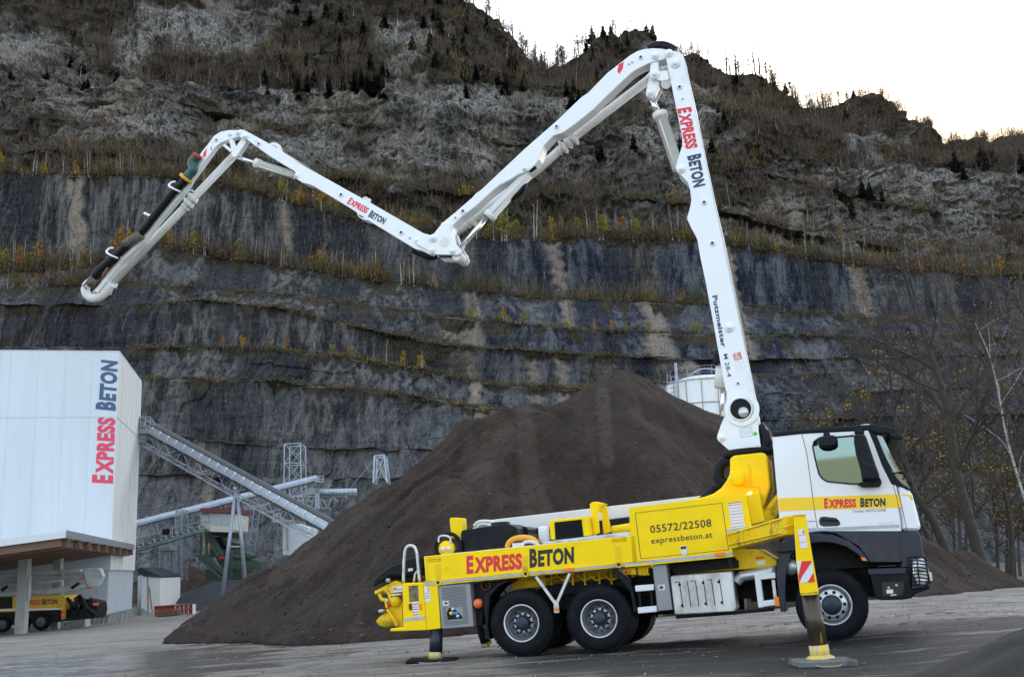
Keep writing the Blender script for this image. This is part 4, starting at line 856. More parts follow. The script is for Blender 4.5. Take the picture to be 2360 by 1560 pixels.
# control cabin
cb = empty('control_cabin', at(*z5([(680, 940)])[0], 110), 'cream control cabin with dark red roof on a steel stand left of the A-shaped support', 'cabin'); O_ = Vector(cb.location)
pw('wall', [(598, 786), (796, 792), (790, 915), (770, 930), (600, 925)], 5, mat('cream_cabin_wall', (.55, .54, .47), .6, dirt=(.35, .33, .27), dlo=.5, dhi=.75, dscale=1), z5, 110, cb)
pw('wall', [(526, 800), (598, 786), (600, 925), (530, 862)], .2, mat('teal_white_wall', (.32, .42, .42), .6), z5, 110.05, cb)
pw('roof', [(518, 756), (545, 748), (800, 748), (802, 786), (575, 782), (540, 795)], 5.5, mat('dark_red_roof', (.12, .035, .035), .5), z5, 109.6, cb)
pw('window', [(606, 810), (684, 812), (684, 872), (606, 868)], .1, GLSP := mat('pale_reflecting_glass', (.36, .40, .42), .15, spec=1), z5, 109.93, cb); pw('window', [(690, 812), (756, 814), (754, 874), (690, 872)], .1, GLSP, z5, 109.93, cb); pw('window', [(536, 822), (590, 812), (592, 850), (540, 852)], .1, GLSP, z5, 109.97, cb)
pw('lower_deck', [(600, 926), (780, 932), (760, 962), (640, 958)], 3, BLK, z5, 110.3, cb)
# green crushing plant under the cabin
gpn = empty('crushing_plant', at(*z5([(680, 1290)])[0], 111), 'dark green crushing plant with stairs and railings below the control cabin', 'machine'); O_ = Vector(gpn.location)
pw('hopper_body', [[(690, 975), (800, 985), (830, 1045), (740, 1060), (700, 1010)], [(780, 1040), (900, 1100), (885, 1125), (760, 1090)]], 3, mat('bright_green_paint', (.035, .075, .045), .6, var=.3, dirt=(.08, .09, .06), dlo=.45, dhi=.65, dscale=1), z5, 112, gpn)
pw('machine_body', [[(600, 1040), (720, 1060), (720, 1110), (520, 1115), (480, 1112), (480, 1105), (600, 1100)], [(640, 1110), (860, 1120), (980, 1150), (960, 1210), (700, 1215), (660, 1160)], [(560, 1208), (840, 1220), (840, 1300), (560, 1285)]], 3, GREEN, z5, 112.5, gpn)
pw('machine_core', [(610, 960), (700, 965), (720, 1100), (620, 1100)], 2, DARK, z5, 113, gpn)
pw('pale_chute', [(680, 975), (740, 970), (820, 1000), (830, 1020), (740, 1000)], 1, mat('dusty_chute', (.25, .24, .19), .8), z5, 111.8, gpn)
pw('red_cover', [(664, 1108), (702, 1106), (702, 1128), (664, 1130)], .5, REDD, z5, 111.5, gpn)
mb = MB()
for a_, b_ in (((532, 930), (530, 1112)), ((570, 930), (572, 1110)), ((620, 940), (640, 1100)), ((760, 1060), (760, 1280)), ((700, 1215), (700, 1290)), ((840, 1120), (840, 1290)), ((600, 1110), (600, 1210))):
    p0, p1 = [p - O_ for p in W([a_, b_], 111.5, z5)]; mb.bar(p0, p1, .22, .22)
for u0, v0, u1, v1 in ((560, 935, 660, 1105), (590, 935, 690, 1100), (515, 1122, 690, 1280), (560, 1112, 735, 1290)):
    for dv in (0, -26): p0, p1 = [p - O_ for p in W([(u0, v0 + dv), (u1, v1 + dv)], 111, z5)]; mb.bar(p0, p1, .14, .14 if dv else .28)
    for i in range(10): t = i / 10; p0, p1 = [p - O_ for p in W([(u0 + (u1 - u0) * t, v0 + (v1 - v0) * t), (u0 + (u1 - u0) * t, v0 + (v1 - v0) * t - 26)], 111, z5)]; mb.bar(p0, p1, .08, .08)
for v in (1148, 1168, 1188): p0, p1 = [p - O_ for p in W([(740, v), (985, v + 12)], 111, z5)]; mb.bar(p0, p1, .09, .09)
for i in range(13): p0, p1 = [p - O_ for p in W([(745 + i * 19, 1146 + i), (745 + i * 19, 1196 + i)], 111, z5)]; mb.bar(p0, p1, .08, .08)
mb.build('stair_frame', GREEN, gpn)
mb = MB()
for u0, v0, u1, v1 in ((515, 1122, 690, 1280), (560, 935, 660, 1105)):
    for i in range(18): t = i / 18; c0_, c1_ = [p - O_ for p in W([(u0 + (u1 - u0) * t, v0 + (v1 - v0) * t), (u0 + (u1 - u0) * t + 42, v0 + (v1 - v0) * t - 8)], 111.2, z5)]; mb.bar(c0_, c1_, .3, .06)
mb.build('stair_treads', TEAL, gpn)
# white tank
TD = 92; tl = at(1548, 885, TD); tr = at(1738, 885, TD); r_ = (tr.x - tl.x) / 2; tz = at(1600, 872, TD).z
tk = empty('storage_tank', ((tl.x + tr.x) / 2, TD + r_, -1), 'round white steel storage tank rising behind the right slope of the heap', 'tank'); H_ = tz + 1
mb = MB(); mb.lathe([(r_, 0), (r_, H_), (r_ * .55, H_ + .55), (0, H_ + .8)], (0, 0, 0), 64, axis='z'); mb.build('tank_shell', mat('stained_white_tank', (.66, .67, .66), .5, dirt=(.42, .40, .35), dlo=.52, dhi=.78, dscale=.8, stretch=(1, 1, .25)), tk)
mb = MB()
for k in range(12): z_ = H_ - .02 - k * 2.0; mb.lathe([(r_ + .02, z_ - .05), (r_ + .05, z_), (r_ + .02, z_ + .05)], (0, 0, 0), 64, axis='z')
for k in range(16): t = 2 * math.pi * (k + .3) / 16; mb.bar((r_ * 1.008 * math.cos(t), r_ * 1.008 * math.sin(t), 0), (r_ * 1.008 * math.cos(t), r_ * 1.008 * math.sin(t), H_), .06, .06)
mb.build('tank_seam', mat('tank_seam_grey', (.30, .29, .27), .6), tk)
mb = MB()
for k in range(20):
    t = 2 * math.pi * k / 20; c = Vector((r_ * .96 * math.cos(t), r_ * .96 * math.sin(t), H_)); mb.bar(c, c + Vector((0, 0, 1.15)), .03, .03)
for z_ in (.55, 1.12): mb.tube([(r_ * .96 * math.cos(2 * math.pi * k / 40), r_ * .96 * math.sin(2 * math.pi * k / 40), H_ + z_) for k in range(41)], .018, 5, caps=False)
mb.build('top_railing', GALV, tk)
mb = MB(); mb.tube([(-r_ * .82, -r_ * .62, 8), (-r_ * .82, -r_ * .62, H_ + 1.6)], .12, 8)
for i in range(26): mb.bar((-r_ * .97, -r_ * .35, H_ - 10 + i * .4), (-r_ * .86, -r_ * .55, H_ - 10 + i * .4), .05, .05)
mb.tube(smoothv([(-r_ * .5, -r_ * .5, H_ + .5), (-r_ * .2, -r_ * .6, H_ + 1.0), (r_ * .2, -r_ * .6, H_ + .9), (r_ * .4, -r_ * .5, H_ + .6)]), .08, 8); mb.build('top_pipework', GALV, tk)

# tan hall across the yard behind the photographer: it shows as the reflection in the cab window
hl_ = empty('hall', (-16, -46, 0), 'tan hall across the yard, seen mirrored in the cab side window', 'building')
MB().loft([(-30, 0, 0), (30, 0, 0), (30, -20, 0), (-30, -20, 0)], [(-30, 0, 7.6), (30, 0, 9.4), (30, -20, 9.4), (-30, -20, 7.6)]).build('wall', mat('tan_hall_wall', (.34, .34, .26), .7), hl_)
# ================================================================== CONCRETE PUMP TRUCK
TR = empty('concrete_pump_truck', (0, 0, 0), 'yellow and white concrete pump truck with its white folding boom raised high over the yard', 'pump truck')
TR.matrix_world = TM
def part(name, mb, mats, parent=TR, bevel=0, seg=1): return mb.build(name, mats, parent, bevel, seg)
def pl(name, pts, y0, y1, m_, f=idn, parent=TR, bevel=.012, ref=None):
    return MB().prism(TPX(pts, y0 if ref is None else ref, f), y0, y1).build(name, m_, parent, bevel)
def tt(pts, y, f=idn): return [T(a, b, y) for a, b in f(pts)]
def ttube(name, pts, y, r, m_, f=idn, parent=TR, n=10): return MB().tube(tt(pts, y, f), r, n).build(name, m_, parent)
def stxt(name, s, bl, br, tl, y, m_, f=idn, parent=TR, big=None, bold=.02, thick=.005):
    a, b, c = tt([bl, br, tl], y, f); return text(name, s, a, b, c, m_, parent, bold, thick, big)
Y0 = -1.25
# ---- chassis
mb = MB()
for s in (-1, 1): mb.box((1.9, s * .42, .86), (8.0, .09, .30))
for x_ in (-1.6, -.6, .68, 2.2, 3.6, 4.6, 5.7): mb.box((x_, 0, .86), (.1, .84, .2))
part('chassis_frame', mb, DARK, bevel=.01)
for x_ in (0, 1.35, 5.11): mb = MB(); mb.tube([(x_, -.85, .56), (x_, .85, .56)], .09); mb.lathe([(.02, -.3), (.22, -.2), (.25, 0), (.22, .2), (.02, .3)], (x_, 0, .56), 16); part('axle', mb, DARK)
for x_ in (.1, 1.25, 4.4, 5.8):
    for s in (-.5, .5): mb = MB(); mb.box((x_, s, .68), (.5, .09, .12)); part('leaf_spring', mb, DARK)
# underbelly machinery
mb = MB()
mb.box((3.1, .1, 1.15), (5.6, 1.4, .35)); mb.box((2.6, .75, .75), (2.0, .6, .5)); mb.box((4.6, 0, .9), (1.6, .9, .5)); mb.box((5.4, 0, 1.35), (1.6, 1.7, .5))
for i in range(14):
    x_ = -1.0 + i * .45; mb.tube(smooth([(x_, -.3, 1.1), (x_ + .2, -.5, .9), (x_ + .5, -.4, .85), (x_ + .6, -.2, 1.05)]), .02, 6)
part('underbody_machinery', mb, DARK)
# yellow subframe under the deck
pl('subframe', [(800, 600), (985, 600), (1010, 612), (1140, 690), (1138, 735), (900, 752), (700, 765), (380, 790), (376, 752), (800, 700)], -.85, .85, YEL2, z2)
pl('subframe', [(1100, 880), (1120, 830), (1500, 790), (1940, 745), (2145, 720), (2145, 800), (1500, 860), (1110, 905)], -.6, .6, YEL2, z1)
mb = MB()
for i, u in enumerate((1180, 1290, 1400, 1560, 1650, 1760, 1850)):
    a = T(*z1([(u, 770)])[0], -.62); b = T(*z1([(u + 4, 870)])[0], -.62); mb.bar(a, b, .03, .05)
    mb.tube([a + Vector((.05, -.02, -.02)), a + Vector((.2, -.06, -.16)), a + Vector((.4, -.02, -.1))], .018, 6)
part('hydraulic_line', mb, YEL2)

# ---- wheels
def wheel(parent_name, x, y, front=False, far=False):
    e = bpy.data.objects.new('wheel', None); COL.objects.link(e); e.parent = TR; e.location = (x, y, .56)
    if far: e.rotation_euler = (0, 0, math.pi)
    return e
RT = .555
def tyre_mb(y0, wdt=.30):
    mb = MB(); n = 96
    prof = [(.30, .02), (.315, -.0), (.36, -.012), (.43, -.018), (.49, -.010), (.525, .012), (RT - .012, .035)]
    sh = [(r, y0 + a) for r, a in prof] + [(RT, y0 + .06), (RT, y0 + wdt - .06)] + [(r, y0 + wdt - a) for r, a in prof[::-1]]
    mb.lathe(sh, (0, 0, 0), n)
    # lugs
    for k in range(54):
        t = 2 * math.pi * k / 54
        for row, (ya, yb, off) in enumerate(((.012, .10, 0), (.105, .145, .5), (.155, .195, 0), (.20, .288, .5))):
            q = t + off * 2 * math.pi / 54; w_ = .046
            er = Vector((math.cos(q), 0, math.sin(q))); et = Vector((-math.sin(q), 0, math.cos(q)))
            A, B = [], []
            for (sy, r_) in ((ya, RT - .004), (yb, RT - .004)):
                sft = .02 * (1 if row % 2 else -1) * (sy - ya) / .09
                for s in (-1, 1):
                    A.append(er * (r_ - .03) + et * (s * w_ / 2 + sft) + Vector((0, y0 + sy, 0)))
                    B.append(er * (r_ + .006) + et * (s * w_ * .46 + sft) + Vector((0, y0 + sy, 0)))
            o = (0, 1, 3, 2); mb.loft([A[i] for i in o], [B[i] for i in o], 0)
    return mb
def dish(front):
    mb = MB(); n = 48
    mb.lathe([(.305, .02), (.318, .0), (.312, -.012), (.292, -.008), (.286, .02)] + ([(.275, .04), (.255, .10)] if front else [(.272, .05), (.262, .12)]), (0, 0, 0), n, 0)
    return mb
WH = {}
for kind in ('front', 'rear'):
    e = bpy.data.objects.new('wheel', None); COL.objects.link(e); e.parent = TR
    if kind == 'front':
        tyre_mb(0, .33).build('tyre', RUB, e)
        mb = dish(True)
        mb.lathe([(.255, .10), (.245, .03), (.235, -.005), (.17, -.02), (.155, -.02)], (0, 0, 0), 48, 0)
        mb.build('rim', RIM, e)
        mb = MB(); mb.lathe([(.155, -.018), (.15, -.05), (.13, -.085), (.08, -.10), (.0, -.10)], (0, 0, 0), 32); mb.build('hub', HUB, e)
        for k in range(10):
            t = 2 * math.pi * (k + .5) / 10; MB().lathe([(.028, -.012), (.028, -.024), (.02, -.026), (.02, -.03), (.017, -.055), (0, -.06)], (.198 * math.cos(t), 0, .198 * math.sin(t)), 10, 0).build('wheel_nut', BLK, e)
    else:
        tyre_mb(0, .29).build('tyre', RUB, e); tyre_mb(.33, .29).build('tyre', RUB, e)
        mb = dish(False)
        mb.build('rim', RIM, e)
        mb = MB(); mb.lathe([(.275, .03), (.262, .12), (.20, .145), (.0, .145)], (0, 0, 0), 48); mb.build('wheel_dish', RIMD, e)
        mb = MB(); mb.lathe([(.175, .145), (.175, .120), (.12, .115), (.12, .145)], (0, 0, 0), 40); mb.build('nut_ring', RIM, e)
        for k in range(10):
            t = 2 * math.pi * k / 10; MB().lathe([(.022, .12), (.019, .085), (0, .08)], (.15 * math.cos(t), 0, .15 * math.sin(t)), 8).build('wheel_nut', BLK, e)
        mb = MB(); mb.lathe([(.12, .14), (.118, .03), (.10, -.005), (.05, -.015), (0, -.015)], (0, 0, 0), 32); mb.build('hub', HUB, e)
        for k in range(10):
            t = 2 * math.pi * (k + .5) / 10; MB().lathe([(.028, .17), (.028, .138), (0, .138)], (.222 * math.cos(t), 0, .222 * math.sin(t)), 10).build('vent_hole', BLK, e)
    WH[kind] = e
def cpw(src, loc, rz=0):
    c = src.copy(); COL.objects.link(c); c.parent = TR; c.location = loc; c.rotation_euler = (0, 0, rz)
    for ch in list(src.children):
        d = ch.copy(); COL.objects.link(d); d.parent = c
    return c
WH['front'].location = (5.11, -1.25, .56)
WH['front'].rotation_euler = (0, .3, 0)
cpw(WH['front'], (5.11, 1.25, .56), math.pi)
WH['rear'].location = (0, -1.25, .56)
cpw(WH['rear'], (1.35, -1.25, .56)); cpw(WH['rear'], (0, 1.25, .56), math.pi); cpw(WH['rear'], (1.35, 1.25, .56), math.pi)

# ---- mudguards
def arch(name, x, r, a0, a1, y0, y1, m_, t=.035, c=.56):
    mb = MB(); n = 18; pts = []
    for i in range(n + 1):
        a = R(a0 + (a1 - a0) * i / n); pts.append((x + r * math.cos(a), c + r * math.sin(a)))
    for i in range(n, -1, -1):
        a = R(a0 + (a1 - a0) * i / n); pts.append((x + (r - t) * math.cos(a), c + (r - t) * math.sin(a)))
    for i in range(n):
        q = [pts[i], pts[i + 1], pts[2 * n - i], pts[2 * n + 1 - i]]; mb.prism(q, y0, y1)
    return mb.build(name, m_, TR)
pl('mudguard', [(885, 1000), (905, 940), (990, 860), (1070, 825), (1085, 835), (1000, 885), (935, 960), (925, 1180), (940, 1275), (900, 1275), (905, 1150)], -1.22, -.62, BLK, z1)
pl('mudguard', [(1850, 755), (1890, 745), (1985, 850), (2010, 900), (2040, 1060), (2015, 1080), (1990, 920), (1930, 850)], -1.22, -.62, BLK, z1)
for s in (1,):
    arch('mudguard', 0, .68, 20, 190, .62, 1.22, BLK); arch('mudguard', 1.35, .68, -10, 160, .62, 1.22, BLK)
# v-shaped side guard strut between the rear wheels
mb = MB()
for a, b in (((1285, 805), (1425, 1000)), ((1540, 780), (1445, 1000))):
    mb.bar(T(*z1([a])[0], -1.23), T(*z1([b])[0], -1.23), .05, .05, up=(0, 1, 0))
mb.bar(T(*z1([(1435, 985)])[0], -1.24), T(*z1([(1440, 1078)])[0], -1.24), .09, .03, up=(0, 1, 0))
part('side_guard_strut', mb, ALU, bevel=.005)
MB().lathe([(.033, -.03), (.033, .0)], tuple(T(*z1([(1436, 1050)])[0], -1.262)), 16).lathe([(0, -.03), (.033, -.03)], tuple(T(*z1([(1436, 1050)])[0], -1.262)), 16).build('side_marker_lamp', ORG, TR)

# ---- deck side panel
dp = pl('side_panel', [(443, 655), (575, 643), (1990, 502), (2025, 500), (2050, 712), (1990, 718), (462, 866)], Y0, Y0 + .05, YEL, z1, bevel=.008)
mb = MB()
for a in (([(443, 842), (2145, 683), (2145, 690), (443, 849)]), ([(458, 868), (2145, 705), (2145, 712), (458, 878)])):
    mb.prism(TPX(a, Y0 - .012, z1), Y0 - .012, Y0 + .05)
mb.prism(TPX([(462, 655), (468, 655), (480, 860), (474, 860)], Y0 - .004, z1), Y0 - .004, Y0 + .02)
part('panel_rail', mb, YEL2, parent=dp)
pl('reflective_strip', [(443, 845), (2145, 686), (2145, 703), (446, 866)], Y0 - .008, Y0 + .02, GRYL, z1, parent=dp, bevel=0)
stxt('lettering', 'EXPRESS', (766, 779), (1182, 741), (764, 652), Y0, RED, z1, dp, .86, .05)
stxt('lettering', 'BETON', (1237, 732), (1570, 697), (1236, 600), Y0, BKL, z1, dp, .86, .05)
for i, (a, b) in enumerate(((553, 850), (1208, 785), (1905, 715))):
    c = T(*z1([(a, b)])[0], Y0 - .01)
    mb = MB(); mb.lathe([(.055, -.012), (.055, .01), ], tuple(c), 16, 0); mb.lathe([(0, -.012), (.055, -.012)], tuple(c), 16, 0); mb.lathe([(0, -.022), (.026, -.02), (.026, 0)], tuple(c), 12, 1)
    mb.box((c.x, c.y + .008, c.z + .18), (.09, .012, .26), 0)
    part('hinge', mb, [YEL2, BLK], parent=dp)
for u, v in ((1532, 754), ):
    c = T(*z1([(u, v)])[0], Y0 - .02); MB().box(tuple(c), (.16, .02, .06)).build('side_marker_lamp', ORG, TR, .006)
for q in ([(478, 662), (565, 653), (568, 685), (482, 693)], [(1855, 520), (1955, 510), (1960, 535), (1860, 545)]):
    mb = MB(); P4 = tt(q, Y0 - .004, z1)
    for i in range(4): mb.tube([P4[i], P4[(i + 1) % 4]], .008, 6)
    mb.tube([P4[0].lerp(P4[3], .5), P4[1].lerp(P4[2], .5)], .012, 6)
    part('latch', mb, YEL2, parent=dp)
mb = MB(); mb.prism(TPX([(570, 640), (2010, 496), (2010, 502), (575, 648)], Y0 + .02, z1), Y0 + .02, 1.2); part('deck_plate', mb, ALU)
pl('chequer_step', [(1330, 548), (1560, 520), (1960, 472), (1995, 480), (1995, 500), (1335, 566)], -1.20, -.85, ALU, z1)
# far side wall of the deck
pl('side_panel', [(443, 655), (1990, 502), (2050, 712), (462, 866)], 1.2, 1.25, YEL, z1, ref=-1.2)

# ---- long white rest beam on the far side of the deck
pl('boom_rest_beam', [(1055, 1245), (1095, 1212), (1110, 1200), (1650, 1138), (1652, 1166), (1340, 1205), (1200, 1222), (1090, 1240)], .55, .95, WHP)
mb = MB(); mb.bar(T(1210, 1228, .5), T(1450, 1200, .5), .2, .12); part('boom_rest_rail', mb, DARK)
ttube('deck_pipe', [(1412, 1222), (1480, 1212)], .1, .085, YEL, n=16)
# ---- deck equipment
lb = pl('water_tank', [(722, 470), (730, 460), (1010, 415), (1075, 412), (1140, 440), (1150, 500), (1140, 560), (1060, 595), (718, 628)], -.95, -.1, BLK, z1, bevel=.03)
mb = MB(); c = T(*z1([(1020, 425)])[0], -.6); mb.lathe([(.0, .13), (.17, .12), (.19, .0), (.19, -.1)], (c.x, -.6, c.z - .06), 20, axis='z')
mb.prism(TPX([(725, 545), (730, 520), (980, 600), (960, 615)], -.97, z1), -.97, -.93); part('tank_cap', mb, BLK, parent=lb)
pl('water_tank', [(1140, 440), (1200, 430), (1225, 450), (1228, 500), (1140, 510)], -.5, .1, BLK, z1)
fr = pl('oil_cooler_frame', [(1382, 385), (1670, 355), (1690, 500), (1395, 532)], -1.0, -.45, YEL, z1)
pl('cooler_grille', [(1422, 400), (1625, 378), (1640, 508), (1430, 528)], -1.012, -.98, BLK, z1, parent=fr, bevel=0)
mb = MB()
for i in range(16):
    t = i / 15; a = T(*z1([(1424 + 8 * t, 402 + 124 * t)])[0], -1.02); b = T(*z1([(1626 + 12 * t, 382 + 124 * t)])[0], -1.02); mb.tube([a, b], .004, 5)
part('grille_slats', mb, DARK, parent=fr)
mb = MB()
mb.prism(TPX([(1686, 262), (1715, 248), (1745, 250), (1760, 480), (1715, 495)], -.75, z1), -.75, -.70)
mb.prism(TPX([(1770, 285), (1808, 262), (1848, 470), (1790, 490)], -.35, z1), -.35, -.30)
mb.prism(TPX([(1700, 250), (1745, 246), (1808, 262), (1770, 285), (1760, 330), (1735, 300)], -.6, z1), -.62, -.42)
part('boom_support_bracket', mb, YEL, bevel=.01)
pl('rear_bracket', [(636, 375), (648, 365), (690, 365), (700, 370), (730, 368), (735, 460), (720, 520), (650, 520)], -.75, -.5, YEL, z1)
mb = MB(); c = T(*z1([(620, 598)])[0], -1.05); mb.lathe([(.0, -.06), (.14, -.06), (.14, .05), (0, .05)], tuple(c), 20, 0)
for du in (-.055, .055): mb.lathe([(.0, -.085), (.042, -.085), (.042, -.05)], (c.x + du, c.y, c.z), 14, 1)
part('gauge_panel', mb, [YEL, WLB])
MB().tube([Vector((c.x + .24 * math.cos(R(a)), -1.0, c.z + .02 + .25 * math.sin(R(a)))) for a in range(-60, 260, 12)], .035, 8).build('coiled_hose', BLK, TR)
mb = MB(); mb.tube(smooth(tt([(555, 550), (560, 510), (600, 500), (640, 515), (645, 560)], -1.1, z1)), .018, 8); part('grab_rail', mb, WHP)
mb = MB(); a, b = tt([(1345, 470), (1350, 535)], -.95, z1); mb.lathe([(0, .17), (.09, .16), (.10, .13), (.10, -.12), (0, -.12)], (a.x, -.95, (a.z + b.z) / 2), 18, axis='z'); part('filter_canister', mb, WLB)
mb = MB(); mb.tube(smooth(tt([(1070, 590), (1085, 550), (1130, 522), (1200, 515), (1260, 528), (1300, 560)], -1.05, z1)), [.05] * 21, 8)
part('yellow_hood', mb, mat('orange_yellow_cover', (.85, .38, .01), .4))
mb = MB(); mb.tube(smooth(tt([(1180, 580), (1195, 555), (1240, 545), (1290, 560), (1305, 575)], -1.15, z1)), .03, 8); mb.box(tuple(T(*z1([(1150, 572)])[0], -1.1)), (.18, .1, .08)); part('hand_wheel', mb, WHP)
mb = MB()
for q in ([(820, 430), (850, 400), (900, 392), (960, 400), (975, 430)], [(840, 445), (870, 415), (930, 420), (950, 440)]): mb.tube(smooth(tt(q, -.3, z1)), .03, 8)
mb.prism(TPX([(820, 440), (835, 395), (905, 388), (920, 420), (900, 450)], -.2, z1), -.2, .1)
part('pipe_fitting', mb, WHP)

# ---- locker box beside the turret
lk = pl('locker_box', [(30, 290), (905, 186), (950, 440), (800, 480), (808, 655), (810, 650), (60, 732)], Y0, -.70, YEL, z2, bevel=.015)
mb = MB(); q = tt([(78, 330), (728, 255), (777, 605), (120, 672)], Y0 - .002, z2)
for i in range(4): mb.bar(q[i], q[(i + 1) % 4], .008, .006)
part('door_gap', mb, BKL, parent=lk)
pl('reflective_strip', [(0, 702), (806, 622), (810, 648), (0, 724)], Y0 - .012, Y0 + .01, GRYL, z2, parent=lk, bevel=0)
pl('locker_sill', [(0, 726), (810, 650), (812, 658), (0, 736)], Y0 - .016, Y0 + .05, YEL, z2, parent=lk, bevel=0)
pl('reflective_strip', [(762, 455), (945, 428), (950, 440), (768, 478)], Y0 - .006, Y0 + .01, GRYL, z2, parent=lk, bevel=0)
stxt('lettering', '05572/22508', (192, 480), (650, 430), (188, 422), Y0, BKL, z2, lk, bold=.012)
stxt('lettering', 'expressbeton.at', (198, 560), (657, 513), (197, 515), Y0, BKL, z2, lk, bold=.008)
mb = MB(); mb.prism(TPX([(415, 578), (462, 574), (468, 640), (423, 645)], Y0 - .01, z2), Y0 - .01, Y0 + .01, 0); mb.prism(TPX([(418, 582), (458, 578), (460, 598), (421, 602)], Y0 - .013, z2), Y0 - .013, Y0 - .005, 1)
part('lock_plate', mb, [ALU, BKL], parent=lk)
mb = MB(); mb.prism(TPX([(773, 256), (872, 243), (898, 437), (797, 447)], Y0 - .004, z2), Y0 - .004, Y0 + .01, 0)
for i in range(8):
    y_ = 262 + i * 23; mb.prism(TPX([(776 + i * 3, y_ + 12), (870 + i * 3, y_), (870 + i * 3, y_ + 3), (776 + i * 3, y_ + 15)], Y0 - .006, z2), Y0 - .006, Y0, 1 if i in (1, 2, 4, 5) else 2)
mb.prism(TPX([(773, 256), (872, 243), (873, 249), (774, 262)], Y0 - .007, z2), Y0 - .007, Y0, 1)
part('safety_sticker', mb, [WLB, REDD, BKL], parent=lk)
c = T(*z2([(712, 640)])[0], Y0 - .02); MB().box(tuple(c), (.16, .03, .06)).build('side_marker_lamp', ORG, TR, .006)

# ---- turret pedestal
tp = [(478, 1074), (520, 1050), (762, 1024), (806, 1040), (835, 1326), (772, 1560), (755, 1640), (640, 1700), (0, 1700), (0, 1478), (130, 1450), (250, 1420), (330, 1392), (400, 1340), (445, 1280), (470, 1225), (478, 1180)]
pd = pl('turret_pedestal', tp, -.62, .62, YEL, z6, bevel=.02)
mb = MB(); a, b = tt([(505, 1215), (575, 1255)], -.62, z6)
mb.lathe([(0, -.30), (.115, -.30), (.115, -.02), (.135, -.02), (.135, .02)], (b.x - .04, -.62, b.z), 24); part('bearing_stub', mb, YEL, parent=pd, bevel=.004)
mb = MB(); mb.tube(smooth(tt([(640, 1130), (655, 1200), (660, 1290), (700, 1330), (735, 1335), (740, 1440), (735, 1560)], -.635, z6), 3), .012, 6); mb.tube(smooth(tt([(575, 1290), (590, 1325), (690, 1328)], -.635, z6), 3), .012, 6)
part('grease_line', mb, YEL, parent=pd)
lm = T(*z6([(660, 1432)])[0], -.9)
mb = MB(); mb.box((lm.x, -.9, lm.z), (.07, .05, .20), 0); mb.box((lm.x, -.93, lm.z), (.03, .02, .16), 1); part('warning_lamp', mb, [AMB, AMBW])
mb = MB(); mb.prism(TPX([(620, 1400), (740, 1385), (790, 1640), (640, 1680)], -1.0, z6), -1.0, -.62); part('pedestal_side_box', mb, YEL, bevel=.01)
mb = MB(); mb.bar(T(1806, 1140, -.5), T(1755, 1205, -.9), .12, .16); mb.bar(T(1818, 1135, -.45), T(1778, 1195, -.8), .05, .06); part('pedestal_brace', mb, YEL2)
mb = MB(); c = T(*z6([(640, 1028)])[0], 0); mb.lathe([(.0, .05), (.45, .05), (.45, -.06), (.0, -.06)], (c.x, 0, c.z), 32, axis='z'); part('slewing_ring', mb, DARK)
for nm, q, r_ in (('turret_hose', [(500, 1105), (430, 1110), (385, 1160), (375, 1220), (400, 1285), (450, 1300)], .10), ('turret_hose', [(420, 1300), (350, 1340), (300, 1385), (260, 1425), (230, 1460)], .08), ('turret_hose', [(735, 790), (790, 850), (800, 930), (785, 1000), (740, 1040)], .10)):
    ttube(nm, [], 0, r_, BLK) if False else MB().tube(smooth(tt(q, -.15, z6), 5), r_, 12).build(nm, BLK, TR)
MB().tube(smooth(tt([(725, 800), (790, 800), (820, 850)], -.2, z6), 4), .022, 8).build('turret_rail', WHP, TR)

# ---- rear body: outrigger box, grille locker, hopper
rb = pl('rear_box', [(283, 856), (437, 850), (462, 1207), (300, 1213), (192, 1216), (192, 1196), (290, 1186)], -1.27, -.75, YEL, z1)
pl('sight_window', [(330, 875), (400, 870), (406, 990), (336, 995)], -1.275, -1.2, mat('stained_sight_glass', (.20, .15, .07), .3, dirt=(.05, .04, .03), dscale=12, dlo=.4, dhi=.7), z1, parent=rb, bevel=0)
mb = MB(); mb.prism(TPX([(360, 996), (402, 992), (407, 1100), (366, 1105)], -1.276, z1), -1.276, -1.2, 0)
for i in range(5): mb.prism(TPX([(364, 1010 + i * 20), (402, 1007 + i * 20), (402, 1012 + i * 20), (364, 1016 + i * 20)], -1.279, z1), -1.279, -1.27, 1 + i % 2)
part('safety_sticker', mb, [WLB, NVL, REDD], parent=rb)
pl('reflector', [(410, 1010), (427, 1008), (431, 1056), (414, 1058)], -1.278, -1.2, ORG, z1, parent=rb, bevel=0)
pl('tail_lamp', [(328, 1010), (350, 1008), (354, 1055), (332, 1058)], -1.30, -1.2, mat('dark_red_lamp', (.10, .015, .012), .3), z1, parent=rb)
pl('reflective_strip', [(290, 1120), (452, 1103), (454, 1125), (292, 1142)], -1.276, -1.2, GRYL, z1, parent=rb, bevel=0)
rc = pl('rear_corner_column', [(437, 850), (545, 842), (568, 1195), (465, 1208)], -1.25, -.80, YEL, z1)
mb = MB(); mb.prism(TPX([(447, 885), (487, 881), (494, 990), (453, 995)], -1.256, z1), -1.256, -1.2, 0)
for a, b in ((888, 898), (905, 916)): mb.prism(TPX([(472, a), (482, a), (483, b), (473, b)], -1.259, z1), -1.259, -1.25, 1)
for a in (930, 950, 965): mb.prism(TPX([(452, a), (488, a - 3), (488, a), (452, a + 3)], -1.259, z1), -1.259, -1.25, 2)
part('safety_sticker', mb, [WLB, REDD, BKL], parent=rc)
gb = pl('grille_locker', [(550, 876), (790, 856), (816, 1180), (578, 1199)], -1.24, -.75, GREYP, z1)
hp = NT('perforated_grey_plate')
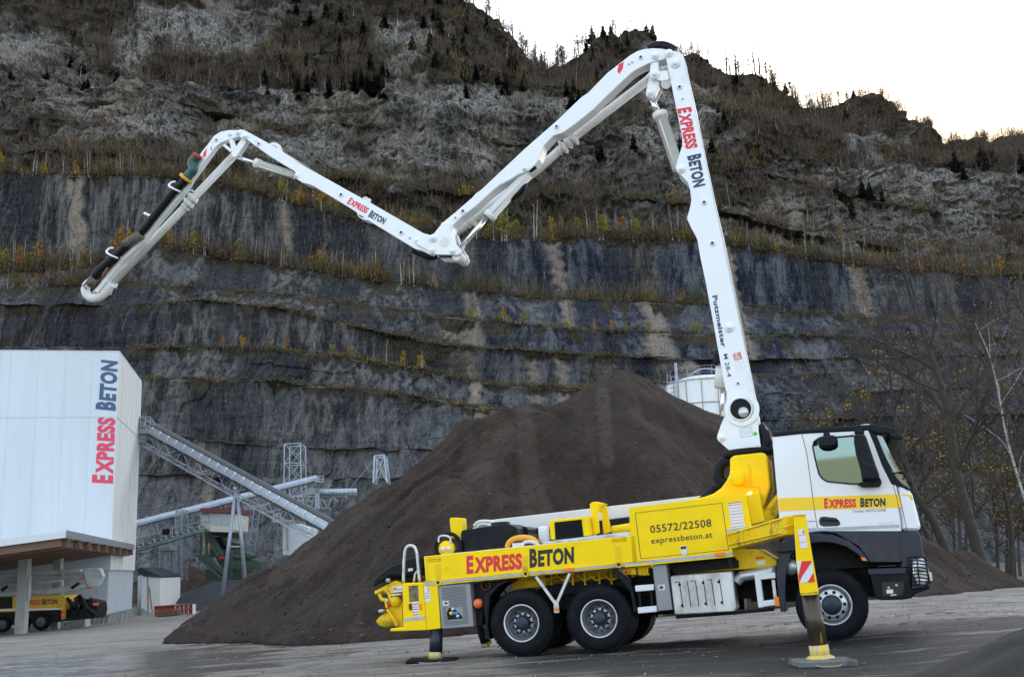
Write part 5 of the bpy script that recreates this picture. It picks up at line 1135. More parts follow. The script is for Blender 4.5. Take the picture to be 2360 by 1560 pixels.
# perforation by real small holes drawn as dark inset slots
mb = MB(); rnd = random.Random(3)
for i in range(26):
    for j in range(22):
        u = 575 + j * 9.6 + (4.8 if i % 2 else 0) + i * .75; v = 893 + i * 11 - j * .85
        if v > 1170 or (u > 755 + i * .9): continue
        if 610 < u < 735 and 1030 < v < 1132: continue
        if 580 < u < 640 and 980 < v < 1030: continue
        mb.prism(TPX([(u, v), (u + 6.5, v - .5), (u + 6.5, v + 4.5), (u, v + 5)], -1.243, z1), -1.243, -1.238)
o_ = part('perforation', mb, BKL, parent=gb)
mb = MB(); mb.prism(TPX([(617, 1075), (632, 1040), (662, 1035), (732, 1105), (730, 1120), (622, 1130)], -1.246, z1), -1.246, -1.2, 0)
for u, v, c_ in ((650, 1080, 1), (668, 1080, 2), (690, 1080, 2), (662, 1050, 3), (700, 1103, 3)): mb.lathe([(0, -.02), (.03, -.02), (.03, 0)], tuple(T(*z1([(u, v)])[0], -1.246)), 10, c_)
part('control_recess', mb, [BLK, YEL, mat('blue_button', (.05, .25, .6), .4), ALU], parent=gb)
mb = MB(); mb.prism(TPX([(586, 990), (628, 986), (632, 1022), (590, 1026)], -1.25, z1), -1.25, -1.2, 0); mb.prism(TPX([(598, 998), (620, 996), (622, 1012), (600, 1014)], -1.253, z1), -1.253, -1.24, 1)
part('lock_plate', mb, [ALU, BKL], parent=gb)
pl('dark_locker', [(790, 860), (1075, 825), (985, 870), (905, 960), (880, 1170), (816, 1180)], -1.05, -.5, DARK, z1)
c = T(*z1([(853, 1008)])[0], -1.15)
MB().lathe([(0, -.1), (.06, -.085), (.085, -.03), (.085, .03), (.05, .08)], tuple(c), 18).build('hose_plug', ORNG, TR)
c = T(*z1([(912, 872)])[0], -1.07); MB().lathe([(.07, -.03), (.09, -.03), (.09, .03), (.07, .03)], tuple(c), 24, closed=True).build('flange_ring', mat('dark_red_paint', (.12, .02, .015), .5), TR)
# hopper
pl('hopper_lid', [(62, 885), (60, 832), (110, 782), (200, 722), (320, 672), (440, 652), (447, 700), (440, 800), (330, 800), (200, 800), (105, 860)], -.85, .85, BLK, z1, bevel=.03)
mb = MB()
mb.prism(TPX([(70, 918), (228, 835), (285, 858), (285, 920), (200, 935), (150, 905), (78, 945)], -.8, z1), -.8, .8)
mb.prism(TPX([(180, 1000), (283, 1000), (290, 1190), (225, 1180), (190, 1120)], -.7, z1), -.7, .7)
hpp = part('hopper', mb, YEL2, bevel=.015)
mb = MB(); mb.prism(TPX([(210, 882), (284, 874), (285, 918), (214, 925)], -.81, z1), -.81, -.7, 0); mb.prism(TPX([(214, 890), (240, 887), (240, 895), (214, 898)], -.815, z1), -.815, -.8, 1); mb.prism(TPX([(214, 905), (280, 898), (280, 902), (214, 909)], -.815, z1), -.815, -.8, 2)
part('safety_sticker', mb, [WLB, REDD, NVL], parent=hpp)
pl('hopper_rib', [(188, 940), (270, 932), (272, 944), (190, 955)], -.82, -.7, WHP, z1, parent=hpp)
mb = MB()
mb.tube(smooth(tt([(110, 935), (130, 975), (160, 985), (170, 1040)], -.75, z1)), .035, 8); mb.tube(smooth(tt([(140, 900), (180, 930), (200, 990), (235, 995)], -.78, z1)), .03, 8)
mb.tube(smooth(tt([(170, 1050), (210, 1110), (250, 1175)], -.78, z1)), .03, 8)
c = T(*z1([(232, 992)])[0], -.75); mb.lathe([(0, -.08), (.09, -.06), (.10, 0), (.08, .08)], tuple(c), 16)
part('hopper_linkage', mb, YEL2, parent=hpp)
mb = MB(); mb.tube(smooth(tt([(240, 1100), (190, 1130), (150, 1130), (130, 1110)], -.55, z1)), [.10, .11, .12, .12, .12, .125, .13, .13, .13, .13, .13, .13, .13], 14); part('suction_pipe', mb, YEL2, parent=hpp)
mb = MB(); mb.tube(tt([(175, 990), (190, 1030)], -.8, z1), .03, 8); part('red_valve', mb, REDD, parent=hpp)
mb = MB(); mb.tube(tt([(165, 970), (178, 1000)], -.83, z1), .02, 8); mb.tube(tt([(108, 1067), (150, 1060)], -.7, z1), .03, 8); mb.tube(tt([(178, 820), (180, 850)], -.8, z1), .05, 8); mb.bar(*tt([(330, 757), (365, 752)], -.87, z1), .05, .05); part('hopper_fitting', mb, ALU, parent=hpp)
MB().tube(smooth(tt([(292, 858), (296, 700), (305, 615), (322, 582), (348, 575), (375, 588), (392, 630), (400, 700), (414, 848)], -1.15, z1)), .028, 10).build('hopper_rail', ALU, TR)
mb = MB(); mb.tube(smooth(tt([(370, 850), (380, 790), (400, 760)], -1.1, z1)), .02, 8); part('hopper_rail', mb, ALU)
mb = MB(); mb.bar(*tt([(430, 655), (545, 645)], -1.15, z1), .05, .05); mb.prism(TPX([(560, 640), (700, 625), (720, 640), (560, 655)], -1.1, z1), -1.1, -.3); part('deck_fitting', mb, BLK)

# ---- middle: steps, grey panel, aluminium tank, exhaust
def stepbar(q, nm='step'): return pl(nm, q, -1.24, -1.0, WHP2, z2, bevel=.01)
WHP2 = mat('white_step_paint', (.72, .75, .80), .4)
stepbar([(75, 874), (214, 864), (216, 908), (80, 920)]); stepbar([(95, 1038), (236, 1025), (239, 1070), (99, 1083)])
mb = MB()
for u in (105, 195): mb.bar(*tt([(u, 900), (u + 14, 1050)], -1.15, z2), .04, .04)
part('step_bracket', mb, BLK)
gp = pl('grey_tall_panel', [(205, 722), (310, 711), (357, 1055), (246, 1066)], -1.20, -.9, GREYP, z2)
mb = MB(); mb.prism(TPX([(246, 870), (298, 864), (302, 905), (252, 912)], -1.205, z2), -1.205, -1.1, 0); mb.prism(TPX([(258, 878), (284, 875), (287, 895), (262, 898)], -1.21, z2), -1.21, -1.19, 1)
part('lock_plate', mb, [ALU, BKL], parent=gp)
at_ = pl('aluminium_fuel_tank', [(340, 812), (352, 800), (800, 766), (803, 780), (835, 1045), (820, 1068), (385, 1092), (372, 1085)], -1.2, -.62, TANK, z2, bevel=.05)
mb = MB()
for i in range(6):
    u = 408 + i * 60; v = 845 - i * 4.5
    a, b = tt([(u, v), (u + 28, v + 195)], -1.202, z2); mb.tube([a, b], .007, 6)
    if i in (0, 3, 5) or True:
        a2, b2 = tt([(u - 34, v + 5), (u, v)], -1.202, z2)
        if i in (0, 2, 4): mb.tube([a2, b2], .006, 6)
for u, v in ((410, 866), (586, 852), (703, 845), (430, 1022), (605, 1008), (727, 1000)):
    mb.lathe([(0, -.008), (.022, -.008), (.022, .01)], tuple(T(*z2([(u, v)])[0], -1.2)), 12)
part('tank_rib', mb, DARK, parent=at_)
mb = MB(); mb.bar(*tt([(385, 1110), (860, 1075)], -1.0, z2), .1, .05); mb.bar(*tt([(860, 1075), (1120, 1050)], -1.0, z2), .08, .05); part('tank_bracket', mb, DARK)
mb = MB(); mb.tube(smooth(tt([(835, 850), (870, 810), (905, 800), (1135, 762)], -.9, z2)), .085, 14); part('exhaust_pipe', mb, ALU)
mb = MB(); mb.prism(TPX([(330, 700), (810, 655), (850, 690), (850, 740), (380, 790), (335, 740)], -.95, z2), -.95, -.3); part('air_tank_box', mb, DARK)
mb = MB()
for q in ([(968, 786), (1012, 783), (1042, 1035), (1000, 1040)], [(1012, 783), (1125, 775), (1130, 818), (1016, 830)], [(1030, 990), (1135, 975), (1140, 1020), (1038, 1032)]): mb.prism(TPX(q, -1.22, z2), -1.22, -1.0)
part('step_frame', mb, WHP2, bevel=.01)
mb = MB(); mb.bar(*tt([(1112, 830), (1128, 975)], -1.15, z2), .05, .05); part('step_frame_post', mb, ALU)
MB().box(tuple(T(*z2([(1141, 992)])[0], -1.23)), (.07, .05, .15)).build('side_marker_lamp', ORG, TR, .006)
mb = MB(); mb.prism(TPX([(20, 745), (75, 738), (85, 790), (28, 792)], -1.1, z2), -1.1, -.9)
for i in range(5): mb.tube(smooth(tt([(110 + i * 16, 735), (104 + i * 16, 770), (118 + i * 16, 795)], -1.1, z2)), .016, 6)
mb.lathe([(0, -.04), (.05, -.04), (.05, 0)], tuple(T(*z2([(12, 770)])[0], -1.12)), 14)
part('hose_connector', mb, YEL2)
MB().lathe([(0, -.05), (.03, -.05), (.03, 0)], tuple(T(*z2([(12, 770)])[0], -1.14)), 12).build('stop_button', REDD, TR)
mb = MB(); mb.prism(TPX([(770, 672), (790, 672), (812, 735), (795, 745), (775, 710)], -1.26, z2), -1.26, -1.2); part('latch_handle', mb, BLK)
mb = MB(); mb.prism(TPX([(980, 662), (1040, 657), (1042, 668), (982, 674)], -.86, z2), -.86, -.84, 0); mb.prism(TPX([(985, 690), (1050, 683), (1053, 715), (990, 720)], -.86, z2), -.86, -.84, 1); part('safety_sticker', mb, [REDD, WLB])

# ---- front outrigger reaching out to the near side
YO = -3.15
def quad3(u, v, y, f=z2): return T(*f([(u, v)])[0], y)
A = [quad3(800, 485, -1.05), quad3(815, 605, -1.05)]
Bq = [quad3(1262, 348, YO + .1), quad3(1262, 490, YO + .1)]
def beam4(mb, a0, a1, b0, b1, w, m=0):
    d = (b0 - a0).normalized(); n = d.cross(Vector((0, 0, 1))).normalized() * w / 2
    mb.loft([a0 - n, a0 + n, a1 + n, a1 - n], [b0 - n, b0 + n, b1 + n, b1 - n], m)
mb = MB(); beam4(mb, A[0], A[1], Bq[0], Bq[1], .24)
d = (Bq[0] - A[0]).normalized(); nn = d.cross(Vector((0, 0, 1))).normalized()
if nn.y > 0: nn = -nn
for t0, t1, h0, h1 in ((0, .95, .10, .10), (0, .95, .72, .85)):
    a = A[0].lerp(A[1], h0).lerp(Bq[0].lerp(Bq[1], h0), t0) + nn * .13; b = A[0].lerp(A[1], h1).lerp(Bq[0].lerp(Bq[1], h1), t1) + nn * .13; mb.bar(a, b, .03, .025)
for t in (.32, .78):
    a = A[0].lerp(Bq[0], t) + nn * .135; b = A[1].lerp(Bq[1], t) + nn * .135; mb.bar(a.lerp(b, .1), a.lerp(b, .8), .03, .03)
part('outrigger_arm', mb, YEL2, bevel=.01)
mb = MB(); mb.tube(smooth([quad3(1170, 410, YO), quad3(1185, 440, YO), quad3(1230, 425, YO), quad3(1265, 415, YO)]), .014, 6); part('hydraulic_line', mb, YEL2)
ol = MB().prism(TPX([(1262, 346), (1350, 340), (1400, 640), (1448, 918), (1448, 942), (1322, 950), (1312, 925), (1285, 700)], YO - .13, z2), YO - .13, YO + .13).build('outrigger_leg', YEL, TR, .012)
mb = MB(); mb.prism(TPX([(1258, 343), (1352, 338), (1353, 346), (1259, 352)], YO - .15, z2), YO - .15, YO + .15); mb.prism(TPX([(1312, 925), (1448, 915), (1450, 942), (1320, 951)], YO - .15, z2), YO - .15, YO + .15); part('leg_collar', mb, YEL2, parent=ol, bevel=.006)
mb = MB(); q = [(1285, 692), (1396, 686), (1424, 846), (1310, 852)]; mb.prism(TPX(q, YO - .134, z2), YO - .134, YO - .1, 0)
for a in ([(1325, 690), (1396, 686), (1398, 700), (1330, 800), (1300, 850), (1308, 850), (1300, 800), (1318, 720)], [(1412, 776), (1424, 846), (1366, 850)]): mb.prism(TPX(a, YO - .138, z2), YO - .138, YO - .12, 1)
mb.prism(TPX([(1285, 692), (1300, 691), (1308, 745), (1296, 762)], YO - .138, z2), YO - .138, YO - .12, 0)
part('warning_stripes', mb, [WLB, REDD], parent=ol)
mb = MB(); mb.prism(TPX([(1296, 455), (1348, 450), (1370, 588), (1316, 594)], YO - .134, z2), YO - .134, YO - .1, 0)
for a, b in ((458, 468), (472, 482)): mb.prism(TPX([(1330, a), (1345, a), (1347, b), (1332, b)], YO - .137, z2), YO - .137, YO - .12, 1)
for v in (496, 548): mb.prism(TPX([(1303, v), (1354, v - 4), (1355, v - 1), (1303, v + 3)], YO - .137, z2), YO - .137, YO - .12, 1)
part('safety_sticker', mb, [WLB, REDD], parent=ol)
WORN = mat('worn_dark_jack_tube', (.075, .06, .045), .35, metal=.6, dirt=(.75, .52, .01), dlo=.60, dhi=.66, dscale=2.0, stretch=(4, 4, .5))
WORNY = mat('chipped_yellow_foot', (.78, .55, .02), .5, dirt=(.45, .43, .33), dlo=.45, dhi=.55, dscale=7, stretch=(2.5, 2.5, .6))
MB().tube([quad3(1388, 945, YO), quad3(1452, 1330, YO)], .125, 24).build('jack_tube', WORN, TR)
MB().tube([quad3(1450, 1318, YO), quad3(1465, 1415, YO)], .135, 24).build('jack_foot', WORNY, TR)
foot = TM @ quad3(1466, 1412, YO)
mb = MB(); mb.lathe([(0, .03), (.10, .05), (.17, .02), (.20, 0), (.20, -.02), (0, -.02)], (0, 0, 0), 24, axis='z')
o_ = mb.build('jack_shoe', WORNY, TR); o_.location = TMI @ (foot + Vector((0, 0, -.0)))
GF = foot.z
# far front leg
mb = MB(); mb.box((3.3, 1.4, 1.35), (.5, .6, .35)); part('outrigger_arm', mb, YEL2)
# rear jacks
mb = MB(); mb.tube([T(*z1([(538, 1195)])[0], -1.12), T(*z1([(535, 1385)])[0], -1.12)], .115, 20); part('jack_tube', mb, mat('black_jack_tube', (.02, .024, .035), .4, metal=.3))
mb = MB(); mb.tube([T(*z1([(533, 1368)])[0], -1.12), T(*z1([(533, 1420)])[0], -1.12)], .12, 20); part('jack_foot', mb, WORNY)
rf = TM @ T(*z1([(533, 1418)])[0], -1.12)
mb = MB(); a, b = tt([(860, 1150), (905, 1300)], .95, z1); mb.tube([a, b], .09, 16); part('jack_tube', mb, DARK)
mb = MB(); a, b = tt([(925, 1230), (945, 1310)], 1.0, z1); mb.bar(a, b, .08, .08); mb.tube([T(*z1([(880, 1322)])[0], .95), T(*z1([(940, 1312)])[0], .95)], .05, 8); part('jack_foot', mb, WORNY)

# ---- support plates under the jacks (things of their own)
def plate(name, c, sx, sy, rot, m_, label, h=.09):
    e = empty(name, (c.x, c.y, c.z - h), label, 'support plate', 'plates under the jacks of the pump truck')
    e.rotation_euler = (0, 0, rot)
    mb = MB(); mb.box((0, 0, h / 2), (sx, sy, h)); mb.build('plate_board', m_, e, .015)
    mb = MB(); mb.tube(smooth([(-sx * .22, -sy / 2 - .005, h * .35), (-sx * .12, -sy / 2 - .05, h * .2), (sx * .12, -sy / 2 - .05, h * .2), (sx * .22, -sy / 2 - .005, h * .35)]), .012, 6); mb.build('carry_rope', mat('grey_rope', (.3, .28, .25), .8), e)
    return e
PLM = mat('grey_worn_plastic_board', (.16, .16, .15), .7, var=.2, dirt=(.05, .05, .045), dlo=.5, dhi=.7, dscale=4)
plate('support_plate', foot + Vector((.02, -.02, -.02)), .82, .58, -TYAW + .3, PLM, 'grey worn plate under the worn yellow front jack, rope handle at its edge')
plate('support_plate', rf + Vector((-.05, 0, 0)), .85, .6, -TYAW + .2, BLK, 'black plate under the dark rear jack of the pump truck', .06)

# ================================================================== BOOM
def pin(c, y, r=.07, h=.05, m_=WHT, n=8):
    mb = MB(); mb.lathe([(r, .02), (r, -.012), (r * .86, -.02), (r * .45, -h * .8), (r * .42, -h), (0, -h)], (c[0], y, c[1]), 20)
    mb.lathe([(r * .14, -h - .002), (0, -h - .002)], (c[0], y, c[1]), 8)
    for k in range(n):
        t = 2 * math.pi * k / n; mb.lathe([(r * .10, -.03), (0, -.03)], (c[0] + r * .7 * math.cos(t), y, c[1] + r * .7 * math.sin(t)), 6)
    return mb
def hole(c, y, r=.03):
    mb = MB(); mb.lathe([(r * 1.9, .0), (r * 1.9, -.012), (r, -.012)], (c[0], y, c[1]), 18, 0); mb.lathe([(r, -.011), (0, -.008)], (c[0], y, c[1]), 14, 1); return mb
def pins(lst, y, f, parent, r=.07):
    for u, v, *k in lst:
        p = T(*f([(u, v)])[0], y); pin((p.x, p.z), y, k[0] if k else r).build('pivot_pin', WHT, parent)
def holes(lst, y, f, parent, r=.03):
    for u, v, *k in lst:
        p = T(*f([(u, v)])[0], y); hole((p.x, p.z), y, k[0] if k else r).build('bolt_hole', [WHT, NVL], parent)
YA = -.26
arm1 = ZA([(755, 268), (766, 232), (800, 222), (880, 237), (912, 262), (925, 330), (1000, 660), (1100, 1150), (1185, 1560)]) + ZE([(285, 190), (300, 270), (360, 560), (430, 890), (500, 1230)]) + z6([(690, 560), (728, 690), (735, 840), (760, 1012), (735, 1020), (540, 1045), (508, 1035), (372, 918), (360, 895), (366, 862), (400, 765), (450, 655), (462, 600), (455, 530), (425, 400)]) + ZE([(300, 1000), (255, 750), (210, 510), (180, 370), (165, 280), (155, 250), (130, 210), (107, 160), (108, 145), (125, 85), (130, 50), (125, 0)]) + ZA([(985, 1560), (978, 1480), (960, 1410), (905, 1350), (862, 1312), (848, 1285), (855, 1240), (885, 1140), (908, 1070), (906, 1000), (840, 680), (768, 330)])
ba = pl('boom_arm', arm1, YA, -YA, WHT, bevel=.012)
# darker inner edge line and flange
mb = MB(); q = ZA([(905, 262), (930, 330), (1105, 1150), (1192, 1560)]) + ZE([(310, 270), (440, 890)])
mb.tube(tt(q[:4] + q[4:], YA + .03), .018, 6); part('arm_flange', mb, WHP, parent=ba)
stxt('lettering', 'EXPRESS', (868, 748), (945, 1110), (985, 728), YA, RED, ZA, ba, .86, .05)
stxt('lettering', 'BETON', (957, 1172), (1015, 1455), (1073, 1145), YA, NVL, ZA, ba, .86, .05)
stxt('lettering', 'Putzmeister', (249, 590), (300, 880), (275, 585), YA, NVL, ZE, ba, bold=.035)
stxt('lettering', 'M 28-4', (310, 918), (333, 1046), (334, 913), YA, NVL, ZE, ba, bold=.012)
mb = MB(); mb.prism(TPX([(502, 136), (570, 118), (586, 183), (517, 200)], YA - .004, z6), YA - .004, YA + .02); ob_ = part('logo_sticker', mb, mat('salmon_sticker', (.62, .18, .10), .4), parent=ba)
stxt('logo_lettering', 'HE', (512, 140), (530, 196), (553, 128), YA - .005, WLB, z6, ba, bold=.03)
mb = MB()
for j in range(6):
    for i in range(12):
        u0 = 520 + j * 14 + i * 2.1 ; v0 = 205 - j * 3.5 + i * 8; mb.prism(TPX([(u0, v0), (u0 + 3, v0 - .6), (u0 + 4.2, v0 + 5), (u0 + 1.2, v0 + 5.6)], YA - .003, z6), YA - .003, YA) if (j in (0, 2, 3, 5) and (i * 7 + j) % 5) else None
part('fine_print', mb, GRYL, parent=ba)
mb = MB(); q = tt([(566, 810), (672, 796), (684, 872), (578, 886)], YA - .003, z6)
for i in range(4): mb.bar(q[i], q[(i + 1) % 4], .006, .006)
for t in (.3, .5, .7): mb.bar(q[0].lerp(q[3], t), q[1].lerp(q[2], t), .003, .005)
part('rating_plate', mb, GRYL, parent=ba)
mb = MB(); mb.lathe([(0, -.008), (.032, -.008), (.032, 0)], tuple(T(*z6([(705, 853)])[0], YA)), 14); part('inspection_sticker', mb, mat('green_sticker', (.08, .55, .06), .4), parent=ba)
c = T(*z6([(575, 635)])[0], YA)
mb = MB(); mb.lathe([(.30, -.03), (.30, 0)], (c.x + .02, YA, c.z), 40, 0); mb.lathe([(.30, -.03), (.205, -.03)], (c.x + .02, YA, c.z), 40, 0); mb.lathe([(.21, -.02), (.21, -.05), (.185, -.05), (.18, .05)], (c.x, YA, c.z), 32, 0)
part('pivot_collar', mb, WHT, parent=ba)
mb = MB(); mb.lathe([(0, -.028), (.18, -.028)], (c.x, YA, c.z), 28, 0); mb.lathe([(0, -.045), (.09, -.045), (.09, -.02)], (c.x + .04, YA, c.z - .06), 20, 1); part('pivot_bore', mb, [DARK, ALU], parent=ba)
mb = MB(); mb.tube(smooth(tt([(545, 985), (555, 1020), (600, 1015), (690, 1000), (712, 960)], YA - .03, z6)), .02, 8); part('grab_handle', mb, WHT, parent=ba)
pins([(402, 893)], YA, z6, ba, .075); pins([(785, 250), (843, 338, .105), (895, 1290)], YA, ZA, ba, .085); pins([(343, 768)], YA, ZE, ba, .09)
holes([(882, 550), (908, 658, .014)], YA, ZA, ba); holes([(202, 65), (248, 294), (392, 1080, .02)], YA, ZE, ba)
# lift cylinder behind the foot of the boom
cy = MB().tube(tt([(392, 445), (405, 230)], .0, z6), .11, 14).build('hydraulic_cylinder', WHP, TR); MB().tube(tt([(415, 700), (420, 440)], .0, z6), .055, 12).build('piston_rod', CHR, cy)
MB().tube(smooth(tt([(375, 230), (355, 180), (370, 130), (385, 120)], -.1, z6)), .07, 10).build('hose_loop', BLK, cy)

YB = -.18
arm2 = ZA([(752, 300), (690, 312), (600, 340), (510, 385), (440, 432), (230, 630), (110, 750), (0, 838)]) + ZB([(1640, 50), (1560, 105), (1480, 130), (1430, 180), (1390, 222), (1372, 270), (1345, 345), (1310, 395), (1260, 440), (1215, 462), (1150, 485), (1090, 525), (985, 580), (930, 625), (760, 780), (640, 868), (560, 950), (548, 1020), (560, 1080), (480, 1150), (400, 1090), (372, 1065), (388, 1020), (440, 955), (500, 893), (590, 820), (740, 690), (770, 655), (820, 620), (1220, 245), (1500, 0)]) + ZA([(0, 640), (60, 600), (230, 425), (385, 305), (440, 262), (500, 228), (570, 207), (640, 200), (720, 205), (800, 222), (770, 232)])
b2 = pl('boom_arm', arm2, YB, .12, WHT, bevel=.012)
holes([(533, 282), (456, 328, .016)], YB, ZA, b2); pins([(660, 272, .085)], YB, ZA, b2); holes([(1505, 48), (656, 813), (588, 872, .016)], YB, ZB, b2); pins([(1216, 432, .05), (494, 950, .09)], YB, ZB, b2)
mb = MB(); mb.prism(TPX([(335, 350), (380, 322), (372, 385), (340, 435), (322, 408)], YB - .003, ZA), YB - .003, YB + .02); mb.prism(TPX([(425, 332), (438, 350), (416, 360)], YB - .003, ZA), YB - .003, YB + .02); part('warning_marking', mb, REDD, parent=b2)
# knee plate
kp = pl('knee_plate', [(470, 925), (495, 908), (525, 925), (540, 960), (548, 1020), (590, 1105), (635, 1160), (640, 1195), (600, 1212), (395, 1205), (345, 1165), (340, 1135), (420, 1010)], YB - .06, YB - .02, WHT, ZB, bevel=.008)
pl('knee_plate', [(540, 1000), (560, 985), (600, 1110), (650, 1180), (655, 1215), (630, 1240), (440, 1235), (395, 1205), (600, 1200)], .12, .2, WHP, ZB, ref=YB)
pins([(388, 1060, .085), (378, 1172, .07), (563, 1178, .07)], YB - .06, ZB, kp)
p = T(*ZB([(492, 1095)])[0], YB - .062); MB().lathe([(.095, -.004), (0, -.004)], (p.x, p.y, p.z), 24).build('plate_bore', WHP, kp)
MB().tube([T(*ZB([(600, 1215)])[0], YB), T(*ZB([(600, 1215)])[0], YB) + Vector((0, .5, 0))], .10, 14).build('knee_axle', WHP, TR)
# links at the top joint
l1 = pl('link_plate', [(622, 335), (692, 318), (702, 500), (700, 540), (660, 625), (640, 650), (600, 645), (578, 625), (580, 590), (605, 480)], YB + .02, YB + .16, WHT, ZA)
l2 = pl('link_plate', [(630, 430), (660, 405), (700, 408), (775, 398), (795, 480), (765, 492), (720, 497), (665, 480), (635, 465)], YB - .06, YB, WHT, ZA)
pins([(660, 437, .10)], YB - .06, ZA, l2); pins([(617, 607, .075)], YB + .02, ZA, l1)
pl('link_plate', [(622, 335), (692, 318), (702, 540), (640, 650), (600, 645), (580, 590)], .06, .16, WHP, ZA, ref=YB + .02)
MB().tube([T(*ZA([(760, 520)])[0], -.2), T(*ZA([(760, 520)])[0], .3)], .10, 14).build('joint_axle', WHP, TR)
def cyl(rodA, rodB, barA, barB, y, rr, rb_, f, par=TR):
    b = MB(); a, c = tt([barA, barB], y, f); d = (c - a).normalized()
    b.tube([a, a + d * .12, a + d * .121, c], [rb_ * 1.22, rb_ * 1.22, rb_, rb_], 20)
    o = b.build('hydraulic_cylinder', WHP, par); MB().tube(tt([rodA, rodB], y, f), rr, 16).build('piston_rod', CHR, o)
    MB().tube([a + Vector((-.02, -rb_ * .9, -rb_ * .7)) + d * .1, c + Vector((-.02, -rb_ * .9, -rb_ * .7)) - d * .05], .014, 6).build('hydraulic_line', WHP, o)
    return o
cyl((625, 645), (690, 785), (700, 782), (872, 1290), 0, .055, .115, ZA)
cyl((625, 1170), (868, 868), (885, 872), (1245, 478), -.02, .055, .115, ZB)
mb = MB(); mb.tube(smooth(tt([(1215, 545), (1190, 620), (1140, 670), (1090, 695)], 0, ZB)), .07, 8); part('boom_hose', mb, BLK)
mb = MB(); mb.tube(smooth(tt([(1310, 405), (1280, 430), (1255, 445)], -.1, ZB)), .06, 8); part('boom_hose', mb, DARK)
MB().tube(smooth(tt([(600, 205), (650, 178), (710, 168), (770, 178), (850, 222)], .0, ZA)), .07, 10).build('boom_hose', BLK, TR)
MB().tube(smooth(tt([(600, 210), (680, 182), (760, 190), (840, 226)], -.15, ZA)), .03, 8).build('boom_hose', BLK, TR)

# delivery pipe under arm two
YP = .42
pA = tt([(592, 492), (0, 948)], YP, ZA); pB = tt([(1330, 440), (590, 1010)], YP, ZB)
dpipe = MB().tube([pA[0]] + [pA[1]] + pB, .085, 18).build('delivery_pipe', WHP, TR)
MB().tube(smooth(tt([(592, 492), (650, 440), (720, 410), (780, 360)], YP, ZA)), .085, 16).build('pipe_bend', WHP, dpipe)
def coupling(u, v, f, y, d, r=.085, par=None):
    c = T(*f([(u, v)])[0], y); d = d.normalized(); mb = MB(); mb.tube([c - d * .05, c + d * .05], r * 1.35, 18); mb.tube([c - d * .12, c - d * .10], r * 1.3, 18)
    n = d.cross(Vector((0, 1, 0))).normalized(); mb.bar(c + n * r * 1.2, c + n * r * 1.9, .06, .05); mb.bar(c - n * r * 1.2, c - n * r * 1.8, .05, .04)
    return mb.build('pipe_coupling', WHP, par)
dv = pA[0] - pA[1]
coupling(1610, 195, ZB, YP, dv, par=dpipe); coupling(1570, 240, ZB, YP, dv, par=dpipe); coupling(1665, 160, ZB, YP, dv, par=dpipe); coupling(735, 895, ZB, YP, dv, par=dpipe)
MB().tube(smooth(tt([(1545, 215), (1525, 180), (1560, 150), (1590, 110), (1630, 105), (1650, 130)], YP - .1, ZB)), .025, 8).build('pipe_clamp', WHP, dpipe)
for q in ([(1380, 300), (1345, 345), (1330, 400)],): MB().tube(tt(q, YP - .2, ZB), .03, 8).build('pipe_bracket', WHP, dpipe)

YC = -.16
arm3 = ZC([(1375, 75), (1395, 66), (1425, 70), (1600, 165), (1985, 395)]) + ZD([(500, 380), (570, 425), (1215, 785), (1270, 812), (1820, 1128), (1905, 1148), (1945, 1180), (1960, 1260), (1900, 1345), (1870, 1335), (1800, 1300), (1735, 1285), (1265, 998), (1205, 988), (1162, 962), (1145, 915), (1060, 860), (712, 652), (660, 632), (600, 618), (532, 575), (518, 545), (528, 508), (260, 345)]) + ZC([(1450, 150), (1385, 125)])
b3 = pl('boom_arm', arm3, YC, .12, WHT, bevel=.01)
holes([(1547, 183, .028), (1525, 163, .01)], YC, ZC, b3); holes([(988, 738), (1593, 1118), (1680, 1172, .014)], YC, ZD, b3); pins([(1757, 1205, .07), (538, 552, .05)], YC, ZD, b3); pins([(1380, 95, .055), (1437, 125, .07)], YC, ZC, b3)
l3 = pl('link_plate', [(1740, 1195), (1775, 1190), (1945, 1290), (1925, 1330), (1890, 1320), (1735, 1230)], YC - .05, YC - .005, WHT, ZD)
stxt('lettering', 'EXPRESS', (1047, 823), (1240, 927), (1087, 765), YC, RED, ZD, b3, .86, .045)
stxt('lettering', 'BETON', (1259, 955), (1415, 1035), (1300, 893), YC, NVL, ZD, b3, .86, .045)
mb = MB(); mb.bar(*tt([(1215, 790), (1275, 805)], -.05, ZD), .10, .10); mb.bar(*tt([(1232, 775), (1250, 775)], -.05, ZD), .05, .05); part('pipe_bracket', mb, WHP, parent=b3)
mb = MB(); mb.bar(*tt([(1172, 945), (1210, 965)], YC - .005, ZD), .05, .02); part('bracket_slot', mb, BKL, parent=b3)
MB().tube(smooth(tt([(270, 260), (290, 240), (330, 240), (360, 265), (380, 320)], .1, ZD)), .05, 10).build('pipe_loop', WHP, b3)
MB().tube(smooth(tt([(1720, 1290), (1800, 1330), (1880, 1360), (1960, 1340)], .05, ZD)), .08, 10).build('boom_hose', BLK, TR)
mb = MB(); mb.tube(smooth(tt([(340, 430), (380, 440), (440, 480), (470, 500)], .1, ZD)), .02, 6); part('boom_hose', mb, BLK)
MB().tube(smooth(tt([(1340, 50), (1370, 35), (1400, 45), (1415, 70)], .0, ZC)), .02, 8).build('boom_hose', BLK, TR)

